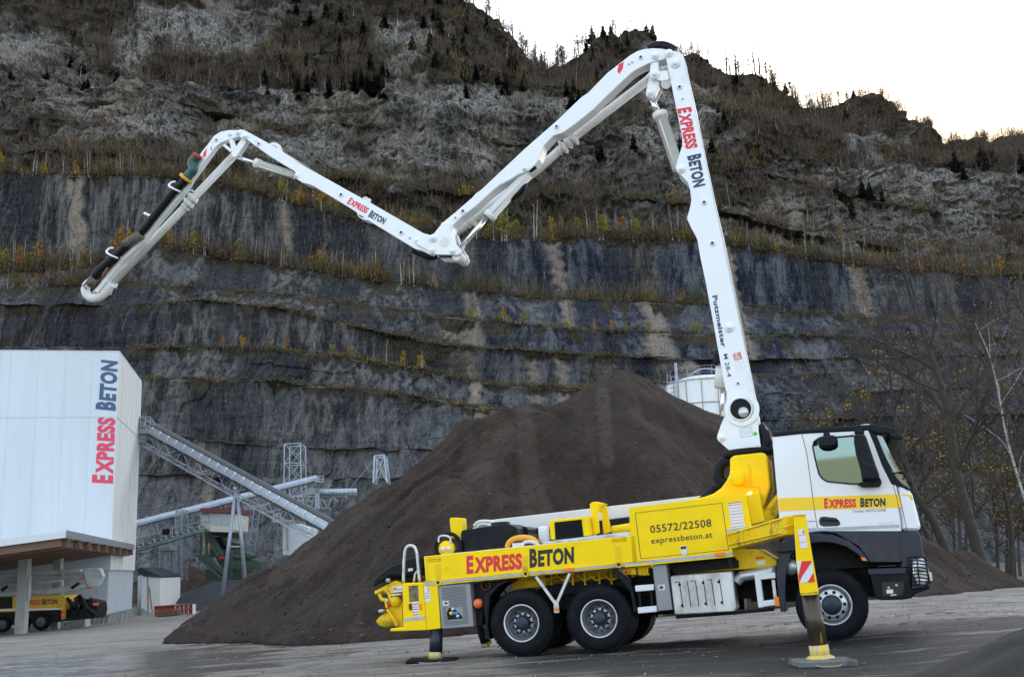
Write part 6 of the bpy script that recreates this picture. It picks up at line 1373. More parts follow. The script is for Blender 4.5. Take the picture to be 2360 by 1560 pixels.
YD = -.10
arm4 = ZC([(1392, 70), (1370, 72), (1300, 72), (1235, 84), (1180, 118), (1130, 185), (1070, 262), (1030, 340), (940, 490), (700, 800), (560, 985), (400, 1130), (205, 1375), (225, 1400), (420, 1150), (600, 985), (740, 800), (935, 575), (1000, 470), (1190, 210), (1232, 178), (1300, 150), (1385, 125)])
b4 = pl('boom_arm', arm4, YD, .05, WHT, bevel=.008)
holes([(1202, 152, .025)], YD, ZC, b4); pins([(1311, 110, .04)], YD, ZC, b4)
mb = MB(); mb.prism(TPX([(1095, 255), (1125, 220), (1112, 290), (1090, 290)], YD - .003, ZC), YD - .003, YD + .01); mb.prism(TPX([(1155, 215), (1163, 200), (1162, 235), (1150, 235)], YD - .003, ZC), YD - .003, YD + .01); part('warning_marking', mb, REDD, parent=b4)
mb = MB()
for a, b, w_ in (((1325, 150), (1350, 250), .10), ((1440, 150), (1345, 285), .16), ((1265, 195), (1330, 250), .06)): mb.bar(*tt([a, b], -.05, ZC), w_, .08, up=(0, 1, 0))
part('link_plate', mb, WHT, bevel=.01); pins([(1342, 290, .05)], -.1, ZC, TR)
mb = MB(); mb.bar(*tt([(1455, 160), (1380, 280)], .12, ZC), .12, .06, up=(0, 1, 0)); part('link_plate', mb, WHP)
cyl((1365, 290), (1525, 343), (1520, 340), (1845, 442), 0, .038, .085, ZC)
YQ = .22
p4 = MB().tube(tt([(1345, 280), (320, 1355)], YQ, ZC), .085, 18).build('delivery_pipe', WHP, TR)
el = smooth(tt([(345, 1330), (290, 1395), (240, 1435), (185, 1442), (145, 1415), (130, 1375), (145, 1335), (175, 1310)], .05, ZC), 5)
MB().tube(el, [.095] * len(el), 16).build('pipe_elbow', WHP, p4)
dq = T(*ZC([(1345, 280)])[0], YQ) - T(*ZC([(320, 1355)])[0], YQ)
for u, v in ((1010, 630), (975, 670), (350, 1322), (305, 1375)): coupling(u, v, ZC, YQ, dq, par=p4)
MB().tube(smooth(tt([(945, 610), (955, 575), (1000, 565), (1020, 585)], YQ - .1, ZC)), .02, 8).build('pipe_clamp', WHP, p4)
hz = smooth(tt([(180, 1315), (230, 1240), (300, 1175), (420, 1060), (520, 960), (600, 890), (680, 790), (760, 690), (850, 580), (945, 482)], -.18, ZC), 5)
rr = [.085] * len(hz)
for i in range(4, 14): rr[i] = .11
hs = MB().tube(hz, rr, 18).build('end_hose', mat('black_end_hose', (.005, .005, .007), .5, spec=.25), TR)
HC = mat('grimy_hose_coupling', (.16, .15, .12), .6, metal=.3, dirt=(.05, .045, .03), dlo=.4, dhi=.7, dscale=14)
for (a, b) in (((455, 1010), (590, 920)), ((160, 1340), (205, 1280))): MB().tube(tt([a, b], -.18, ZC), .105, 18).build('hose_coupling', HC, hs)
MB().tube(tt([(915, 490), (985, 440)], -.18, ZC), .06, 10) 
gpipe = MB().tube(smooth(tt([(945, 485), (975, 440), (1010, 400), (1008, 360), (1005, 330), (1040, 285)], -.2, ZC), 5), [.105] * 6 + [.10] * 20, 18)
gpipe.build('rubber_sleeve', GRN, hs)
d_ = (T(*ZC([(1000, 420)])[0], -.2) - T(*ZC([(920, 520)])[0], -.2)).normalized(); c_ = T(*ZC([(952, 466)])[0], -.2)
MB().tube([c_ - d_ * .03, c_ + d_ * .03], .155, 18).build('yellow_flange', mat('orange_yellow_flange', (.7, .35, .01), .5), hs)
c_ = T(*ZC([(1042, 285)])[0], -.2); MB().tube([c_ - Vector((.03, 0, .035)), c_ + Vector((.03, 0, .035))], .105, 16).build('red_sleeve_end', mat('dull_red_rubber', (.28, .05, .025), .6), hs)
for u, v in ((862, 555), (352, 1095)):
    c_ = T(*ZC([(u, v)])[0], -.2); dd = Vector((.62, 0, .78)); nn_ = Vector((-.78, 0, .62))
    mb = MB(); mb.tube(smooth([c_ - nn_ * .16 + dd * .02, c_ - nn_ * .05 + Vector((0, -.12, 0)), c_ + nn_ * .12 + Vector((0, -.08, 0)), c_ + nn_ * .17 + dd * .08, c_ + nn_ * .10 + dd * .14]), .022, 8); mb.build('hose_clamp', WHT, hs)
mb = MB(); mb.bar(*tt([(612, 748), (672, 775)], -.2, ZC), .05, .05); part('safety_bolt', mb, ALU)
mb = MB(); mb.prism(TPX([(262, 1250), (300, 1195), (320, 1190), (300, 1230), (270, 1262)], -.30, ZC), -.30, -.285); part('red_hose_mark', mb, mat('dark_red_mark', (.15, .01, .015), .5), parent=hs)
mb = MB()
for q in ([(165, 1225), (200, 1225), (215, 1222)], [(165, 1230), (180, 1290), (175, 1310)], [(100, 1350), (130, 1325), (160, 1325)], [(140, 1370), (120, 1340), (150, 1310)]): mb.tube(smooth(tt(q, -.2, ZC)), .010, 6)
part('safety_rope', mb, DARK)
mb = MB()
for a, b in (((430, 1140), (600, 990)), ((550, 1050), (470, 1140)), ((415, 1110), (470, 1130)), ((200, 1400), (420, 1150))): mb.bar(*tt([a, b], .05, ZC), .05, .05)
part('arm_bracket', mb, WHP)
# ================================================================== CAB
YCAB = -1.2
# body shell: lower edge polygon with window opening, both sides; keyhole polygon keeps the opening real
outl = z3([(100, 168), (270, 150), (690, 128), (700, 150), (770, 330), (810, 440), (822, 450), (850, 712), (850, 712), (365, 712), (365, 722), (150, 735)])
win = z3([(335, 225), (342, 195), (365, 178), (572, 160), (615, 190), (690, 350), (705, 420), (690, 436), (560, 440), (420, 426), (392, 410), (372, 385), (350, 300)])
def plate_hole(name, out, hole, y0, y1, mt, parent, ref=None):
    rf_ = y0 if ref is None else ref
    O = TPX(out, rf_); H = TPX(hole, rf_)
    bm = bmesh.new()
    def ring(pts, y): return [bm.verts.new((p[0], y, p[1])) for p in pts]
    o0, h0 = ring(O, y0), ring(H, y0)
    es = [bm.edges.new((o0[i], o0[(i + 1) % len(o0)])) for i in range(len(o0)) ] + [bm.edges.new((h0[i], h0[(i + 1) % len(h0)])) for i in range(len(h0))]
    bmesh.ops.triangle_fill(bm, edges=es, use_beauty=True)
    fs = list(bm.faces)
    ext = bmesh.ops.extrude_face_region(bm, geom=fs)
    for v in [g_ for g_ in ext['geom'] if isinstance(g_, bmesh.types.BMVert)]: v.co.y = y1
    bmesh.ops.recalc_face_normals(bm, faces=bm.faces)
    me = bpy.data.meshes.new(name); bm.to_mesh(me); bm.free(); me.materials.append(mt)
    o = bpy.data.objects.new(name, me); COL.objects.link(o); o.parent = parent; return o
# remove doubled point
outl = [p for i, p in enumerate(outl) if p != outl[i - 1]]
cab = plate_hole('cab_body', outl, win, YCAB, YCAB + .06, WCAB, TR)
plate_hole('cab_body_far_side', outl, win, 1.14, 1.2, WCAB, cab, ref=YCAB)
cabx = lambda u, v: T(*z3([(u, v)])[0], YCAB)
# back wall, roof, floor between the sides
a, b = cabx(100, 168), cabx(150, 735)
MB().prism([(a.x, a.z), (a.x + .05, a.z), (b.x + .05, b.z), (b.x, b.z)], YCAB + .06, 1.14).build('cab_rear_wall', WCAB, cab)
rfp = z3([(106, 140), (390, 112), (690, 95), (735, 102), (815, 118), (835, 140), (855, 180), (830, 190), (790, 178), (775, 150), (705, 152), (655, 130), (270, 150), (106, 168)])
pl('cab_roof', rfp, YCAB - .03, 1.23, BLK, parent=cab, bevel=.02, ref=YCAB)
pl('sun_visor', [(735, 102), (815, 118), (835, 140), (855, 185), (830, 190), (785, 180), (770, 150), (700, 155), (690, 135)], YCAB - .06, 1.26, BLK, z3, parent=cab, bevel=.02, ref=YCAB)
mb = MB(); p_ = cabx(640, 92); mb.lathe([(0, .05), (.08, .04), (.11, 0)], (p_.x, -.7, p_.z), 16, axis='z'); mb.build('roof_antenna', WLB, cab)
# A pillar, windscreen, front corner
pl('a_pillar', [(655, 130), (690, 128), (705, 155), (735, 230), (800, 380), (850, 435), (905, 475), (880, 470), (790, 440), (735, 330), (690, 210), (665, 150)], YCAB - .01, YCAB + .12, BLK, z3, parent=cab, bevel=.01)
gp_ = [(705, 155), (735, 155), (760, 200), (810, 310), (870, 410), (900, 460), (850, 435), (800, 380), (735, 230)]
pl('windscreen', gp_, YCAB + .12, 1.1, GLS, z3, parent=cab, bevel=.0, ref=YCAB)
pl('windscreen_edge', [(700, 160), (722, 158), (740, 200), (795, 320), (835, 385), (815, 390), (760, 290), (725, 215)], YCAB + .0, YCAB + .05, mat('pale_edge_glass', (.30, .40, .44), .08, spec=1), z3, parent=cab, bevel=0)
mb = MB(); mb.tube(smooth(tt([(800, 378), (850, 372), (870, 385), (860, 410)], YCAB - .02, z3)), .012, 6); mb.build('wiper', BLK, cab); mb = MB(); mb.bar(*tt([(880, 440), (908, 445)], YCAB + .2, z3), .08, .10); mb.build('front_mirror', BLK, cab)
pl('front_fairing', [(820, 450), (850, 440), (890, 470), (912, 500), (930, 560), (960, 680), (958, 712), (878, 710), (850, 712)], YCAB + .0, 1.18, WCAB, z3, parent=cab, bevel=.05, ref=YCAB)
pl('fairing_stripe', [(846, 498), (905, 500), (918, 530), (912, 532), (890, 508), (846, 502)], YCAB - .006, YCAB + .02, YELC, z3, parent=cab, bevel=0)
pl('cab_stripe', [(133, 522), (338, 515), (798, 499), (836, 503), (850, 576), (345, 590), (143, 597)], YCAB - .004, YCAB + .02, YELC, z3, parent=cab, bevel=0)
mb = MB()
for q in ([(272, 152), (300, 262), (345, 590), (365, 715)], [(800, 440), (822, 520), (845, 640), (850, 712)], [(298, 655), (355, 655)], [(820, 450), (850, 560), (880, 708)]):
    qq = tt(q, YCAB - .003, z3)
    for i in range(len(qq) - 1): mb.bar(qq[i], qq[i + 1], .008, .006)
mb.build('door_seam', BKL, cab)
pl('grey_sill_strip', [(368, 695), (835, 673), (838, 692), (370, 712)], YCAB - .006, YCAB + .02, GRYL, z3, parent=cab, bevel=0)
pl('grey_sill_strip', [(290, 697), (355, 693), (356, 712), (292, 717)], YCAB - .006, YCAB + .02, GRYL, z3, parent=cab, bevel=0)
stxt('lettering', 'EXPRESS', (402, 577), (587, 571), (400, 524), YCAB - .004, RED, z3, cab, .86, .05)
stxt('lettering', 'BETON', (611, 571), (757, 565), (610, 520), YCAB - .004, BKL, z3, cab, .86, .05)
stxt('lettering', 'Telefon: 05572/22508', (566, 605), (759, 598), (565, 590), YCAB, BKL, z3, cab, bold=.0)
stxt('model_lettering', '2636', (714, 673), (806, 668), (714, 659), YCAB, ALU, z3, cab, bold=.01)
# window pane and rubber
pane = MB().prism(TPX(win, YCAB + .02), YCAB + .02, YCAB + .028).build('side_window', None or GLS, cab)
mb = MB(); q = tt(win, YCAB - .004)
for i in range(len(q)): mb.tube([q[i], q[(i + 1) % len(q)]], .014, 6)
mb.build('window_seal', BKL, cab)
MB().prism(TPX([(335, 225), (342, 195), (360, 178), (366, 215)], YCAB + .01, z3), YCAB + .01, YCAB + .03).build('window_corner', BLK, cab)
MB().prism(TPX(win, YCAB), 1.16, 1.165).build('side_window', GLS, cab)
# door handle
hd = pl('door_handle', [(370, 655), (378, 632), (400, 628), (470, 636), (490, 655), (495, 675), (480, 683), (400, 686), (378, 678)], YCAB - .01, YCAB + .02, BKL, z3, parent=cab, bevel=.005)
MB().bar(*tt([(385, 648), (480, 652)], YCAB - .02, z3), .03, .03).build('handle_bar', BLK, hd)
# mirrors
mr = pl('mirror', [(572, 158), (590, 148), (635, 150), (648, 175), (700, 330), (725, 395), (715, 412), (660, 418), (625, 410), (612, 330), (585, 240)], YCAB - .38, YCAB - .14, BLK, z3, parent=cab, bevel=.03)
mb = MB(); mb.prism(TPX([(590, 440), (625, 425), (722, 398), (736, 430), (725, 455), (620, 458)], YCAB - .14, z3), YCAB - .16, YCAB + .0); mb.build('mirror_bracket', BLK, mr, .01); mb = MB(); mb.prism(TPX([(575, 130), (600, 125), (635, 135), (632, 150), (580, 148)], YCAB - .2, z3), YCAB - .3, YCAB - .02); mb.build('mirror_bracket', BLK, mr, .01)
mb = MB(); mb.bar(*tt([(612, 308), (690, 335)], YCAB - .385, z3), .006, .01); mb.build('mirror_seam', BKL, mr)
m2 = pl('mirror', [(360, 185), (366, 168), (400, 160), (460, 156), (478, 168), (480, 195), (472, 215), (430, 228), (395, 226), (368, 212)], YCAB - .35, YCAB - .12, BLK, z3, parent=cab, bevel=.03)
MB().prism(TPX([(395, 150), (405, 140), (432, 140), (438, 165), (398, 165)], YCAB - .2, z3), YCAB - .25, YCAB).build('mirror_bracket', BLK, m2, .01)
# visor side lamp
MB().prism(TPX([(785, 165), (815, 150), (845, 150), (855, 175), (850, 188), (810, 188)], YCAB - .1, z3), YCAB - .25, YCAB - .05).build('visor_mirror', BLK, cab, .02)
# seat and interior
mb = MB(); p_ = cabx(430, 420); mb.box((p_.x + .35, -.3, p_.z - .05), (.5, .5, .5)); mb.box((p_.x + .1, -.3, p_.z + .35), (.15, .45, .55)); mb.build('seat', mat('tan_seat_fabric', (.35, .28, .17), .8), cab, .04)
# dark lower cab
lw = pl('lower_cab_panel', [(180, 740), (365, 712), (850, 712), (948, 715), (962, 745), (980, 850), (990, 880), (1015, 1040), (910, 1055), (905, 925), (848, 925), (848, 893), (665, 893), (650, 860), (600, 800), (540, 760), (470, 728), (380, 722), (300, 742), (200, 800), (140, 840), (122, 835), (150, 780)], YCAB - .03, 1.22, NAVY, z3, parent=cab, bevel=.02, ref=YCAB)
pl('wheel_arch_trim', [(122, 838), (150, 782), (200, 752), (290, 732), (372, 725), (450, 732), (540, 765), (610, 822), (665, 893), (630, 890), (595, 850), (530, 805), (450, 782), (380, 778), (300, 790), (225, 830)], YCAB - .10, -.55, NAVY, z3, parent=cab, bevel=.015)
pl('mudguard', [(140, 840), (215, 840), (195, 900), (180, 960), (176, 1060), (182, 1180), (148, 1180), (122, 960), (128, 900)], YCAB - .03, -.6, NAVY, z3, parent=TR, bevel=.01)
pl('door_step_panel', [(365, 712), (835, 712), (845, 850), (843, 893), (668, 893), (600, 800), (470, 728)], YCAB - .04, YCAB, NAVY, z3, parent=cab, bevel=.008)
MB().prism(TPX([(612, 862), (640, 868), (648, 885), (622, 882)], YCAB - .11, z3), YCAB - .115, YCAB - .05).build('side_marker_lamp', ORG, cab)
pl('front_bumper', [(650, 930), (880, 920), (905, 925), (915, 1050), (1010, 1030), (1015, 1045), (920, 1080), (915, 1098), (860, 1110), (720, 1112), (690, 1090), (665, 960)], YCAB - .02, 1.2, BLK, z3, parent=cab, bevel=.02, ref=YCAB)
pl('bumper_band', [(650, 930), (880, 922), (882, 960), (658, 968)], YCAB - .035, YCAB, NAVY, z3, parent=cab)
mb = MB(); mb.prism(TPX([(762, 1052), (800, 1050), (801, 1072), (763, 1074)], YCAB - .03, z3), YCAB - .035, YCAB); mb.build('bumper_label', WLB, cab)
mb = MB(); mb.prism(TPX([(735, 1010), (860, 1003), (865, 1040), (850, 1085), (740, 1090)], YCAB - .025, z3), YCAB - .028, YCAB); mb.build('step_recess', BKL, cab)
mb = MB(); mb.prism(TPX([(785, 1078), (820, 1076), (820, 1086), (785, 1088)], YCAB - .03, z3), YCAB - .034, YCAB); mb.lathe([(0, -.01), (.02, -.01)], tuple(T(*z3([(775, 1040)])[0], YCAB - .03)), 8); mb.lathe([(0, -.01), (.02, -.01)], tuple(T(*z3([(820, 1025)])[0], YCAB - .03)), 8); mb.build('step_marking', GRYL, cab)
# headlamp wrapped round the corner with guard bars
hl = pl('headlight', [(905, 870), (975, 860), (995, 890), (1010, 960), (1005, 1015), (930, 1020), (908, 960)], YCAB + .02, YCAB + .35, LENS, z3, parent=cab, bevel=.03, ref=YCAB)
hl.location = (0, -.06, 0)
mb = MB()
for i in range(9):
    v = 866 + i * 20; mb.tube(tt([(888 + i * 1.6, v), (940 + i * 2, v - 6), (985 + i * 3.0, v + 2)], YCAB - .09, z3), .010, 6)
mb.tube(tt([(888, 866), (903, 1030)], YCAB - .09, z3), .014, 6); mb.tube(tt([(985, 862), (1012, 1020)], YCAB - .08, z3), .014, 6); mb.tube(tt([(935, 860), (955, 1025)], YCAB - .09, z3), .010, 6)
mb.build('lamp_guard', BLK, hl)
for (u, v, rx) in ((955, 915, .10), (962, 1000, .07)):
    MB().lathe([(0, -.02), (rx * .7, -.015), (rx, 0)], tuple(T(*z3([(u, v)])[0], YCAB - .05)), 16).build('lamp_lens', mat('bright_lamp_lens', (.75, .8, .85), .1, metal=.3), hl)
MB().bar(*tt([(1015, 950), (1022, 1000)], YCAB + .1, z3), .04, .06).build('bumper_corner', ALU, cab)
# steering, wheel-well dark liner
pl('wheel_well_liner', [(240, 830), (300, 790), (400, 778), (520, 800), (600, 850), (650, 930), (665, 960), (690, 1090), (650, 1000), (560, 930), (300, 960), (245, 900)], -.65, .65, DARK, z3, ref=-1.1)
mb = MB(); mb.lathe([(0, -.1), (.13, -.1), (.13, .3)], tuple(T(*z3([(205, 920)])[0], -.9)), 16); mb.build('air_filter_can', ALU, TR)
# cab lift mount between cab and turret
mb = MB(); p_ = cabx(150, 735); mb.box((p_.x + .15, 0, p_.z - .15), (.4, 1.6, .25)); mb.box((p_.x + 1.2, 0, p_.z - .05), (1.8, 1.9, .1)); mb.build('cab_floor', DARK, cab)
# ================================================================== VEGETATION
def leafm(name, col, var=.35):
    m = NT(name); i_ = m.n.new('ShaderNodeObjectInfo'); a = m.noise(1.2, (1, 1, 1), 3); c = m.mix(m.rng(a, .3, .7), tuple(k * (1 - var) for k in col), tuple(min(1, k * (1 + var)) for k in col))
    m.set('Base Color', c); m.set('Roughness', .8); m.set('Specular IOR Level', .2); return m.m
BARKP = mat('pale_birch_bark', (.36, .34, .31), .8, var=.3, vscale=3); BARKB = mat('brown_grey_bark', (.065, .052, .042), .9, var=.3, vscale=2)
TWIG = mat('brown_twigs', (.055, .040, .030), .9); TWIGL = mat('light_brown_twigs', (.105, .080, .058), .9)
LG = leafm('gold_leaves', (.36, .21, .02)); LO = leafm('orange_leaves', (.28, .13, .025)); LYG = leafm('yellow_green_leaves', (.24, .22, .03)); LSUN = leafm('sunlit_orange_leaves', (.75, .28, .06))
NDL = leafm('dark_spruce_needles', (.012, .021, .013)); GRS = leafm('olive_grass', (.07, .065, .025)); BRN = leafm('brown_undergrowth', (.072, .048, .032)); OCH = leafm('ochre_undergrowth', (.15, .105, .042)); MOSS = leafm('green_moss', (.045, .06, .018))
rng = random.Random(11)
def strip(mb, a, b, w0, w1, m):
    d = (b - a); s = d.cross(Vector((rng.uniform(-1, 1), rng.uniform(-1, 1), rng.uniform(-.4, .4))))
    if s.length < 1e-6: s = Vector((1, 0, 0))
    s.normalize(); mb.add([a - s * w0 / 2, a + s * w0 / 2, b + s * w1 / 2, b - s * w1 / 2], [(0, 1, 2, 3)], m)
def leaf(mb, p, s, m):
    a = Vector((rng.uniform(-1, 1), rng.uniform(-1, 1), rng.uniform(-1, 1))).normalized(); b = a.cross(Vector((rng.uniform(-1, 1), rng.uniform(-1, 1), rng.uniform(-1, 1)))).normalized()
    mb.add([p + a * s, p + b * s * .7, p - a * s, p - b * s * .7], [(0, 1, 2, 3)], m)
def far_tree(h, nbr, leaves, crown=.22, lsize=.14, bark=0, lo=.3, tw=.08, multi=1, tr=1, zr=(.5, 1.6)):
    """small distant leafless or autumn tree: mats 0 bark, 1 twig, 2 leaf"""
    mb = MB()
    for k in range(multi):
        bx = Vector((rng.uniform(-.4, .4) * (multi > 1), rng.uniform(-.4, .4) * (multi > 1), -.4)); top = Vector((bx.x + rng.uniform(-.08, .08) * h, bx.y + rng.uniform(-.05, .05) * h, h * rng.uniform(.85, 1)))
        mid = bx.lerp(top, .5) + Vector((rng.uniform(-.03, .03) * h, 0, 0)); mb.tube([bx, mid, top], [(.012 * h + .02) * tr, (.009 * h + .01) * tr, .015 * tr], 4, 0, False)
        for i in range(nbr // multi):
            t = lo + (1 - lo) * rng.random() ** .8; p = bx.lerp(mid, t * 2) if t < .5 else mid.lerp(top, t * 2 - 1)
            ln = h * crown * (1.15 - t) * rng.uniform(.6, 1.3) + .25; az = rng.uniform(0, 6.283); d = Vector((math.cos(az), math.sin(az), rng.uniform(*zr))).normalized(); q = p + d * ln
            strip(mb, p, q, tw, tw * .4, 1)
            for j in range(3):
                u = rng.uniform(.3, 1); c = p.lerp(q, u); e_ = c + Vector((rng.uniform(-1, 1), rng.uniform(-1, 1), rng.uniform(0, 1.3))).normalized() * ln * .4; strip(mb, c, e_, tw * .6, tw * .3, 1)
                for l_ in range(leaves): leaf(mb, c.lerp(e_, rng.random()) + Vector((rng.gauss(0, .12), rng.gauss(0, .12), rng.gauss(0, .12))), lsize * rng.uniform(.6, 1.2), 2)
    return mb
def conifer(h, wd, nl=26):
    mb = MB(); mb.tube([(0, 0, -.5), (0, 0, h)], [.02 * h, .02], 5, 0, False)
    for i in range(nl):
        t = i / nl; z = h * (.10 + .88 * t); r = wd * (1 - t) ** .85 * rng.uniform(.5, 1.3) + .12; n = max(5, int(12 * (1 - t) + 4))
        for k in range(n):
            a = rng.uniform(0, 6.283); rr = r * rng.uniform(.6, 1.1); c = Vector((0, 0, z + rng.uniform(-.2, .2))); tip = Vector((math.cos(a) * rr, math.sin(a) * rr, z - rr * rng.uniform(.1, .45)))
            s = Vector((-math.sin(a), math.cos(a), 0)) * rr * .24; md = c.lerp(tip, .55)
            mb.add([c, md + s, tip, md - s], [(0, 1, 2), (0, 2, 3)], 1); mb.add([c, md + s * .6 - Vector((0, 0, rr * .22)), tip - Vector((0, 0, .1)), md - s * .6 - Vector((0, 0, rr * .22))], [(0, 1, 2), (0, 2, 3)], 1)
    return mb
def protos(fn, n, nm, mats):
    out = []
    for i in range(n): o = fn(i).build(nm, mats); o['tmp'] = 1; out.append(o)
    return out
used = set()
def place(protos_, p, label, cat, group, s=1.0, tilt=0):
    src = rng.choice(protos_)
    if src.name not in used: o = src; used.add(src.name)
    else: o = src.copy(); COL.objects.link(o)
    if 'tmp' in o: del o['tmp']
    o.location = p; o.rotation_euler = (rng.uniform(-tilt, tilt), rng.uniform(-tilt, tilt), rng.uniform(0, 6.28)); k = s * rng.uniform(.8, 1.2); o.scale = (k, k, k)
    return tag(o, label, cat, group)
def mp(k, u, back=None, jit=0):
    """point on bench k at picture column u"""
    c = int(clip((u - U[0]) / 2.9 + rng.uniform(-.5, .5), 0, NC - 1)); r0, r1 = benchrow[k]; r = rng.randint(r0, r1) if back is None else (r0 + back)
    return Vector(MP[r, c])
PU_ = U[None, :] + 0 * MP[..., 0]
def mpv(k, t, u):   # point on slope segment k, t 0..1 from bottom to top
    rr = np.where((MLE[:, 0] == k) & (TY_[:, 0] >= 0))[0]; c = int(clip((u - U[0]) / 2.9, 0, NC - 1)); return Vector(MP[rr[int(clip(t, 0, .999) * len(rr))], c])
bareP = protos(lambda i: far_tree(rng.uniform(6.5, 9), 40, 0, .20, lo=.25, multi=1 + i % 2), 6, 'birch_tree', [BARKP, TWIGL, LG])
goldP = protos(lambda i: far_tree(rng.uniform(5, 7.5), 34, 6, .30, .22, lo=.2, multi=2), 4, 'autumn_tree', [BARKP, TWIGL, LG])
orgP = protos(lambda i: far_tree(rng.uniform(4.5, 6.5), 34, 5, .28, .20, lo=.2, multi=2), 3, 'autumn_tree', [BARKP, TWIGL, LO])
ylgP = protos(lambda i: far_tree(rng.uniform(5, 7), 36, 7, .34, .22, lo=.15, multi=2), 3, 'autumn_tree', [BARKP, TWIGL, LYG])
def bench_trees(k, u0, u1, n, s, lab, fr=(.72, .12, .08, .08), keep=1):
    for i in range(n):
        u = rng.uniform(u0, u1); q = rng.random(); p = mp(k, u); s_ = s
        if q < fr[0]: place(bareP, p, f'pale leafless birch {lab}', 'birch tree', f'pale birches {lab}', s * 1.05, .05)
        elif q < fr[0] + fr[1]: place(goldP, p, f'thin gold leaved tree {lab}', 'tree', f'gold trees {lab}', s * .9, .05)
        elif q < fr[0] + fr[1] + fr[2]: place(orgP, p, f'thin orange leaved tree {lab}', 'tree', f'orange trees {lab}', s * .85, .05)
        else: place(ylgP, p, f'bushy yellow green tree {lab}', 'tree', f'yellow green trees {lab}', s * .85, .05)
bench_trees(8, -20, 440, 38, .85, 'on the top ledge above the left quarry wall', (.6, .18, .17, .05))
bench_trees(8, 440, 1000, 46, .9, 'on the sloping ledge behind the lower boom arm', (.62, .14, .16, .08))
bench_trees(8, 1060, 1640, 56, 1.05, 'on the ledge between the two upper boom arms', (.6, .12, .06, .22))
bench_trees(8, 1660, 2360, 44, .9, 'on the ledge right of the upright boom arm', (.74, .12, .08, .06))
bench_trees(7, -20, 300, 34, 1.05, 'on the second ledge at the left edge', (.62, .14, .1, .14))
bench_trees(7, 300, 960, 46, .85, 'on the second ledge below the boom arm', (.62, .12, .16, .10))
bench_trees(6, -20, 260, 16, .5, 'on the third ledge at the left', (.8, .1, .1, 0))
bench_trees(6, 1080, 1640, 14, .45, 'on the narrow ledge above the heap crest', (.2, .1, .1, .6))
bench_trees(4, 480, 1000, 16, .5, 'on the mossy low ledge above the conveyor', (.3, .25, .25, .2))
# ridge and slope trees
rdgP = protos(lambda i: far_tree(rng.uniform(9, 13), [26, 34, 44][i % 3], 0, [.16, .26, .36][i % 3], bark=0, lo=[.5, .35, .3][i % 3], tw=.15, tr=1.35, multi=1 + (i % 2), zr=(.3, 1.2)), 6, 'bare_tree', [BARKB, TWIG, LG])
slpP = protos(lambda i: far_tree(rng.uniform(6, 9), 46, 0, .24, lo=.15, tw=.12), 5, 'bare_tree', [BARKP, TWIG, LG])
sprP = protos(lambda i: conifer(rng.uniform(8, 12), rng.uniform(1.7, 2.3), 30), 4, 'spruce_tree', [BARKB, NDL])
toprow = int(np.where(MLE[:, 0] == 13)[0][-4])
def ridge(u, dv=0): c = int(clip((u - U[0]) / 2.9, 0, NC - 1)); return Vector(MP[toprow - dv, c]) + Vector((0, 1.0, -.3))
def ridge_bare(us, lab, s=1.0):
    for u in us: place(rdgP, ridge(u, rng.randint(0, 3)), f'bare leafless tree standing against the sky {lab}', 'tree', f'bare trees on the skyline {lab}', s * 1.12, .06)
R_ = lambda a, b, n: [rng.uniform(a, b) for _ in range(n)]
ridge_bare(R_(1060, 1240, 22), 'on the left crest', .85)
ridge_bare(R_(1245, 1370, 18), 'in the saddle left of the wooded knob', .95)
ridge_bare(R_(1380, 1560, 16), 'on the wooded knob', .8)
ridge_bare(R_(1570, 1670, 12), 'just right of the boom top', .75); ridge_bare(R_(1675, 1800, 22), 'on the flat shoulder right of the boom top', .95)
ridge_bare(R_(1810, 1960, 16), 'on the shoulder further right', .8); ridge_bare(R_(1960, 2130, 14), 'on the rocky shoulder left of the sun gap', .45); ridge_bare(R_(2190, 2400, 14), 'right of the sun gap', .45)
for u, s in ((1366, 1.0), (1508, .95), (1495, .8), (1408, .6), (1250, .7), (1820, .6), (1972, .6), (1560, .6), (2275, .55), (1240, .6)):
    place(sprP, ridge(u), 'dark spruce standing out on the skyline of the ridge', 'spruce', 'spruces on the skyline', s)
def sunt(i): return far_tree(8, 40, 3, .22, .2, lo=.3)
sunP = protos(sunt, 1, 'sunlit_tree', [BARKB, TWIGL, LSUN]); place(sunP, ridge(1132), 'bright orange sunlit tree on the left crest at the top edge', 'tree', None, 1.0); place(sunP, ridge(1602), 'orange sunlit tree on the ridge right of the boom top', 'tree', None, .7)
ygp = protos(lambda i: far_tree(8, 30, 2, .25, .2, lo=.3), 1, 'autumn_tree', [BARKB, TWIGL, leafm('bright_yellow_leaves', (.5, .38, .04))]); place(ygp, ridge(1300), 'yellow leaved tree in the saddle left of the wooded knob', 'tree', None, .8); 
spl = 'dark spruce growing on the rocky upper mountainside'
cl = [(11, .9, 650, 900, 12), (12, .5, 560, 900, 18), (13, .15, 600, 1200, 26), (13, .5, 950, 1240, 18), (12, .6, 950, 1400, 16), (10, .9, 1300, 1700, 6), (12, .5, 1640, 1720, 4), (10, .8, 1950, 2060, 5), (13, .6, 1350, 1560, 14), (12, .4, 0, 400, 7), (13, .3, 0, 300, 6), (13, .4, 1650, 2000, 10), (12, .5, 2200, 2400, 8)]
for k, t, a, b, n in cl:
    for i in range(n): place(sprP, mpv(k, clip(t + rng.uniform(-.3, .3), 0, 1), rng.uniform(a, b)), spl, 'spruce', 'spruces on the upper mountainside', .8)
